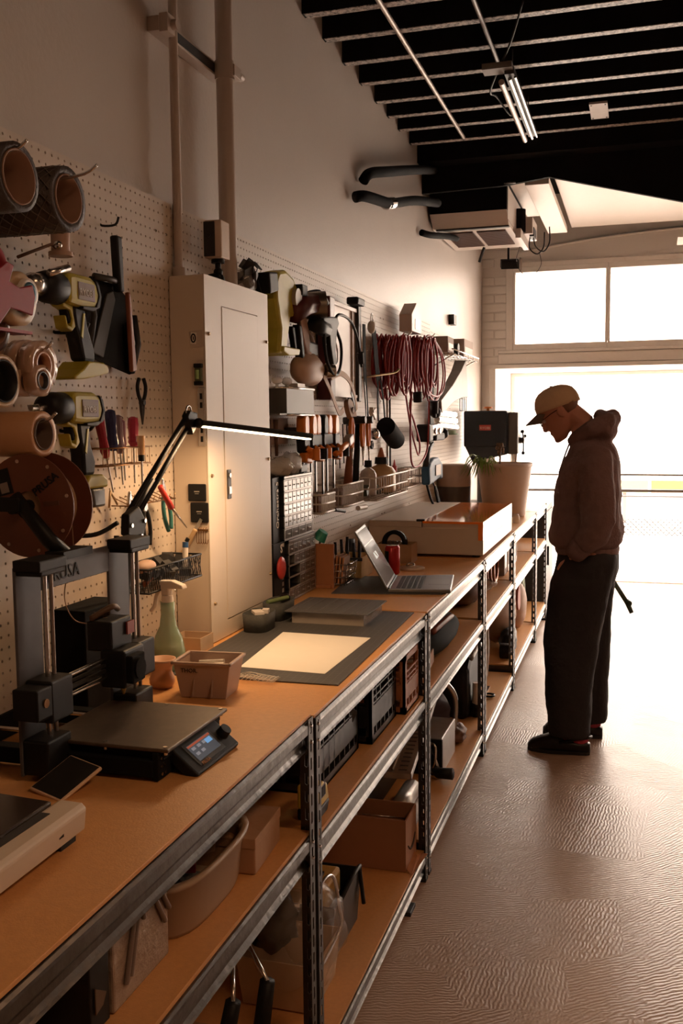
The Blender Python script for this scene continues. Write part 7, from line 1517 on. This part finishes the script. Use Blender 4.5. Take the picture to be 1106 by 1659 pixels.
# ================================================================ CEILING SERVICES
t = thing('ceiling_conduit', 'long pale conduit running under the joists, nearer the wall', 'conduit', (-.965, 4.6, 3.1)); MB().cyl((-.965, 2.6, 3.135), (-.965, 5.62, 3.135), .0105).build('pipe', mat('conduit', (.34, .28, .24), .4, .3), t, wd=True)
t = thing('ceiling_conduit', 'shorter conduit running to the strip lamp bracket', 'conduit', (-.62, 4.2, 3.1)); MB().cyl((-.620, 2.6, 3.135), (-.622, 4.50, 3.135), .0095).build('pipe', mat('dark_conduit', (.14, .12, .11), .4, .3), t, wd=True)
t = thing('strip_lamp', 'unlit twin-tube strip lamp hanging under the black joists', 'lamp', (-.56, 4.8, 3.03))
MB().box(-.655, -.53, 4.26, 4.34, 3.02, 3.045).build('bracket', mat('bracket_grey', (.22, .19, .17), .5), t, wd=True)
MB().box(-.565, -.525, 4.30, 5.26, 3.005, 3.035).build('housing', dark_m, t, wd=True)
MB().cyl((-.585, 4.36, 2.995), (-.585, 5.28, 2.995), .013).build('tube', mat('unlit_tube', (.58, .50, .44), .25), t, wd=True)
MB().cyl((-.545, 4.32, 2.992), (-.545, 5.24, 2.992), .008).cyl((-.522, 4.32, 2.998), (-.522, 5.24, 2.998), .006).build('reflector_edge', steel_m, t, wd=True, kind='stuff')
for y in (4.45, 5.1): MB().cyl((-.55, y, 3.03), (-.55, y, 3.158), .003).build('hanger', dark_m, t, wd=True)
t = thing('cable_loop', 'black cable hanging in loops beside the strip lamp', 'cable', (-.62, 4.8, 3.05)); MB().tube(smooth_path([(-.45, 3.95, 3.15), (-.52, 4.15, 3.08), (-.60, 4.35, 3.04), (-.66, 4.55, 3.02), (-.66, 4.75, 3.06), (-.62, 4.95, 3.03), (-.63, 5.15, 3.12), (-.64, 5.2, 3.16)], 6), .0045).build('cable', blk, t, wd=True)
t = thing('junction_plate', 'pale square plate fixed between two joists', 'plate', (-.22, 5.4, 3.1)); MB().box(-.265, -.175, 5.28, 5.54, 3.142, 3.153).build('plate', mat('plate_pale', (.52, .45, .40), .5), t, wd=True); mb = MB()
for (x, y) in ((-.255, 5.3), (-.185, 5.3), (-.255, 5.52), (-.185, 5.52)): mb.cyl((x, y, 3.139), (x, y, 3.143), .004)
mb.build('screws', dark_m, t, wd=True, kind='stuff')
t = thing('spring_bit', 'tiny pale metal strip fixed to the bulkhead face', 'bracket', (-.75, 6.05, 2.97)); MB().bx((-.76, 6.055, 2.966), (.07, .008, .008), 0, 0, -.02).build('strip', steel_m, t, wd=True)
# fan coil unit with grille
t = thing('air_unit', 'boxy ceiling air unit with a twin brown grille hanging by the wall', 'air conditioner', (-1.03, 6.6, 2.75))
uw = mat('unit_pale', (.50, .43, .38), .42, 0, .05); x0, x1 = -1.285, -.80
MB().box(x0, x1, 6.225, 7.15, 2.851, 3.11).box(x0+.003, x1-.003, 6.345, 7.14, 2.779, 2.851).build('body', blackmat_m, t, wd=True, bev=.003)
MB().box(x1, x1+.003, 6.26, 7.15, 2.80, 3.0).build('side_panel', uw, t, wd=True)
P = [(x0, 6.23, 2.845), (x1, 6.23, 2.845), (x1, 6.33, 2.775), (x0, 6.33, 2.775)]
mb = MB().add([(x0, 6.225, 2.85), (x1, 6.225, 2.85), (x1, 6.33, 2.775), (x0, 6.33, 2.775), (x1, 7.16, 2.775), (x0, 7.16, 2.775), (x0, 7.16, 2.80), (x1, 7.16, 2.80)], [(0, 3, 2, 1), (3, 5, 4, 2), (5, 6, 7, 4)])
mb.add([(x1, 6.225, 2.85), (x1, 6.33, 2.775), (x1, 7.16, 2.775), (x1, 7.16, 2.80), (x1, 6.3, 2.85)], [(0, 1, 2, 3, 4)]).build('bottom_frame', uw, t, wd=True)
MB().box(x0+.02, x1-.0, 6.335, 6.375, 2.765, 2.776).build('front_slot', dark_m, t, wd=True)
gm = mat('grille_brown', (.11, .06, .05), .6)
for (a, b_) in ((x0+.05, x0+.235), (x0+.26, x1-.04)):
    gp = MB().box(a, b_, 6.47, 7.0, 2.769, 2.774).build('grille', gm, t, wd=True)
    mb = MB()
    for k in range(18): mb.box(a, b_, 6.475+k*.0295, 6.482+k*.0295, 2.765, 2.769)
    mb.build('grille_bars', mat('grille_bar', (.17, .10, .08), .6), gp, wd=True, kind='stuff')
t = thing('control_box', 'pale open junction box with wires beside the air unit', 'box', (-.72, 6.9, 2.8)); MB().box(-.755, -.695, 6.75, 7.05, 2.79, 2.90).build('box', uw, t, wd=True, bev=.003); MB().box(-.72, -.69, 6.80, 6.95, 2.78, 2.84).build('black_module', blk, t, wd=True); MB().box(-.79, -.755, 6.6, 7.1, 2.74, 2.80).build('lower_bracket', uw, t, wd=True)
MB().cyl((-.785, 6.75, 2.80), (-.785, 6.75, 2.95), .045, n=16).build('black_canister', blackmat_m, t, wd=True)
t = thing('loose_wires', 'loose wires drooping below the junction box', 'cable', (-.7, 6.9, 2.75))
for pts in ([(-.70, 6.85, 2.80), (-.69, 6.9, 2.73), (-.64, 6.95, 2.70), (-.60, 6.95, 2.76), (-.60, 6.93, 2.86)], [(-.72, 6.85, 2.79), (-.73, 6.9, 2.72), (-.68, 6.92, 2.68), (-.64, 6.95, 2.73), (-.63, 6.9, 2.82)], [(-.80, 6.95, 2.74), (-.83, 7.0, 2.66), (-.80, 7.05, 2.58), (-.72, 7.05, 2.56), (-.66, 7.0, 2.62), (-.67, 6.95, 2.70)]):
    MB().tube(smooth_path(pts, 6), .0045 if pts[0][0] > -.75 else .0022).build('wire', blk, t, wd=True)
t = thing('floodlight', 'small black floodlight hanging beyond the air unit', 'lamp', (-.93, 7.3, 2.68)); MB().bx((-.92, 7.35, 2.69), (.13, .10, .06), .2, .3).build('body', blk, t, wd=True, bev=.004); MB().bx((-.845, 7.38, 2.69), (.012, .10, .08), .2, .3).build('glass_face', uw, t, wd=True); MB().tube([(-.93, 7.35, 2.70), (-.93, 7.35, 3.42)], .008).build('bracket', blk, t, wd=True)
t = thing('short_rod', 'short dark rod hanging tilted under the air unit', 'rod', (-1.06, 7.0, 2.7)); MB().cyl((-1.055, 7.0, 2.76), (-1.09, 7.0, 2.66), .010).build('rod', dark_m, t, wd=True)
# insulated tubes from wall to bulkhead
for lab, pts in (('upper black insulated tube bending from wall to bulkhead', [(-1.27, 4.60, 2.69), (-1.25, 4.65, 2.735), (-1.22, 4.9, 2.80), (-1.22, 5.5, 2.95), (-1.22, 6.05, 3.08)]), ('middle black insulated tube with a pale tape band', [(-1.272, 4.46, 2.585), (-1.24, 4.52, 2.60), (-1.20, 4.78, 2.62), (-1.20, 4.85, 2.63), (-1.20, 5.4, 2.76), (-1.20, 6.05, 2.88)]), ('lowest short black tube between wall and air unit', [(-1.279, 5.95, 2.69), (-1.24, 6.05, 2.69), (-1.20, 6.4, 2.74), (-1.18, 6.6, 2.76)])):
    t = thing('insulated_tube', lab, 'pipe', pts[0], 0, 'insulated tubes from the wall'); MB().tube(smooth_path(pts, 6), .026 if 'lowest' not in lab else .02, 12).build('tube', blackmat_m, t, wd=True)
    if 'middle' in lab: MB().cyl((-1.205, 4.78, 2.617), (-1.198, 4.88, 2.64), .030).build('tape_band', steel_m, t, wd=True)
# ceiling fan blade at the right edge
t = thing('ceiling_fan', 'white ceiling fan blade tip reaching in at the right edge', 'fan', (1.0, 7.9, 3.0))
MB().cyl((1.0, 7.9, 3.07), (1.0, 7.9, 2.86), .02).cyl((1.0, 7.9, 2.90), (1.0, 7.9, 2.80), .10, .09, 24).build('motor', white_m, t, wd=True)
for k in range(4):
    a = PI*k/2+.0; d = Vector((math.cos(a+.02), math.sin(a+.02), 0)); s_ = Vector((-d.y, d.x, .25)).normalized(); c = Vector((1.0, 7.9, 2.87))
    MB().add([c+d*.1-s_*.04, c+d*.1+s_*.04, c+d*.74+s_*.075, c+d*.74-s_*.07, c+d*.1-s_*.04+Vector((0, 0, .008)), c+d*.1+s_*.04+Vector((0, 0, .008)), c+d*.74+s_*.075+Vector((0, 0, .008)), c+d*.74-s_*.07+Vector((0, 0, .008))], [(3, 2, 1, 0), (4, 5, 6, 7), (0, 1, 5, 4), (1, 2, 6, 5), (2, 3, 7, 6), (3, 0, 4, 7)]).build('blade', white_m, t, wd=True)
# ---- beyond the person
t = thing('green_rod', 'slim green-black stand leg poking out behind the trousers', 'stand', (-.1, 5.6, 0))
MB().tube([(-.215, 5.5, .82), (-.04, 5.5, .545)], .013).build('leg', mat('dark_green', (.06, .09, .06), .5), t, wd=True)
MB().tube([(-.045, 5.5, .56), (-.015, 5.5, .49)], [.015, .012]).sph((-.03, 5.48, .545), .018, 8, 6).build('clamp', mat('dark_green', 0), t, wd=True)
MB().tube([(-.215, 5.5, .82), (-.20, 5.62, .0)], .010).tube([(-.215, 5.5, .82), (-.30, 5.45, .0)], .010).tube([(-.215, 5.5, .82), (-.24, 5.55, 0)], .01).build('rear_legs', mat('dark_green', 0), t, wd=True, kind='stuff')
# ---- outside
pale_b = mat('outside_wall', (.80, .76, .72), .8, 0, .03, 1)
t = thing('street_building', 'pale building across the street with faint ledges', 'building', (4, 26, 0))
MB().box(-14, 22, 26, 30, 0, 6.5).build('facade', pale_b, t, wd=True)
for z in (1.78, 1.34): MB().box(-14, 22, 25.85, 26, z, z+.05).build('ledge', mat('outside_ledge', (.11, .10, .092), .8), t, wd=True)
for k in range(5): MB().box(-2+k*4.2, .2+k*4.2, 25.94, 26, .9, 2.1).build('window', mat('outside_glass', (.55, .55, .55), .3), t, wd=True)
t = thing('chain_fence', 'low chain-link fence across the pavement outside', 'fence', (1, 13.5, 0)); mb = MB()
for k in range(60):
    for s_ in (0, 1): mb.tube([(-.6+k*.07+(.22 if s_ else 0), 13.5, -.0), (-.6+k*.07+(0 if s_ else .22), 13.5, .22)], .008, 4, caps=False)
mb.build('links', mat('fence_grey', (.035, .03, .028), .5), t, wd=True, kind='stuff')
MB().cyl((-.7, 13.5, .52), (4.0, 13.5, .52), .012).build('top_rail', mat('fence_grey', 0), t, wd=True)
for k in range(3): MB().cyl((-.7+k*2.3, 13.5, 0), (-.7+k*2.3, 13.5, .55), .025).build('post', mat('fence_grey', 0), t, wd=True)
t = thing('yellow_barrier', 'yellow-orange striped road barrier seen through the doorway', 'barrier', (1, 15, 0))
for k in range(14): MB().box(-.3+k*.5, .16+k*.5+.0, 15.0, 15.04, .46, .64).build('stripe', mat('barrier_orange', (.20, .10, .03), .6) if k % 2 else mat('barrier_yellow', (.22, .17, .08), .6), t, wd=True)
for k in range(2): MB().box(-.2+k*3.6, -.14+k*3.6, 15.06, 15.10, 0, .6).build('leg', mat('outside_ledge', 0), t, wd=True)
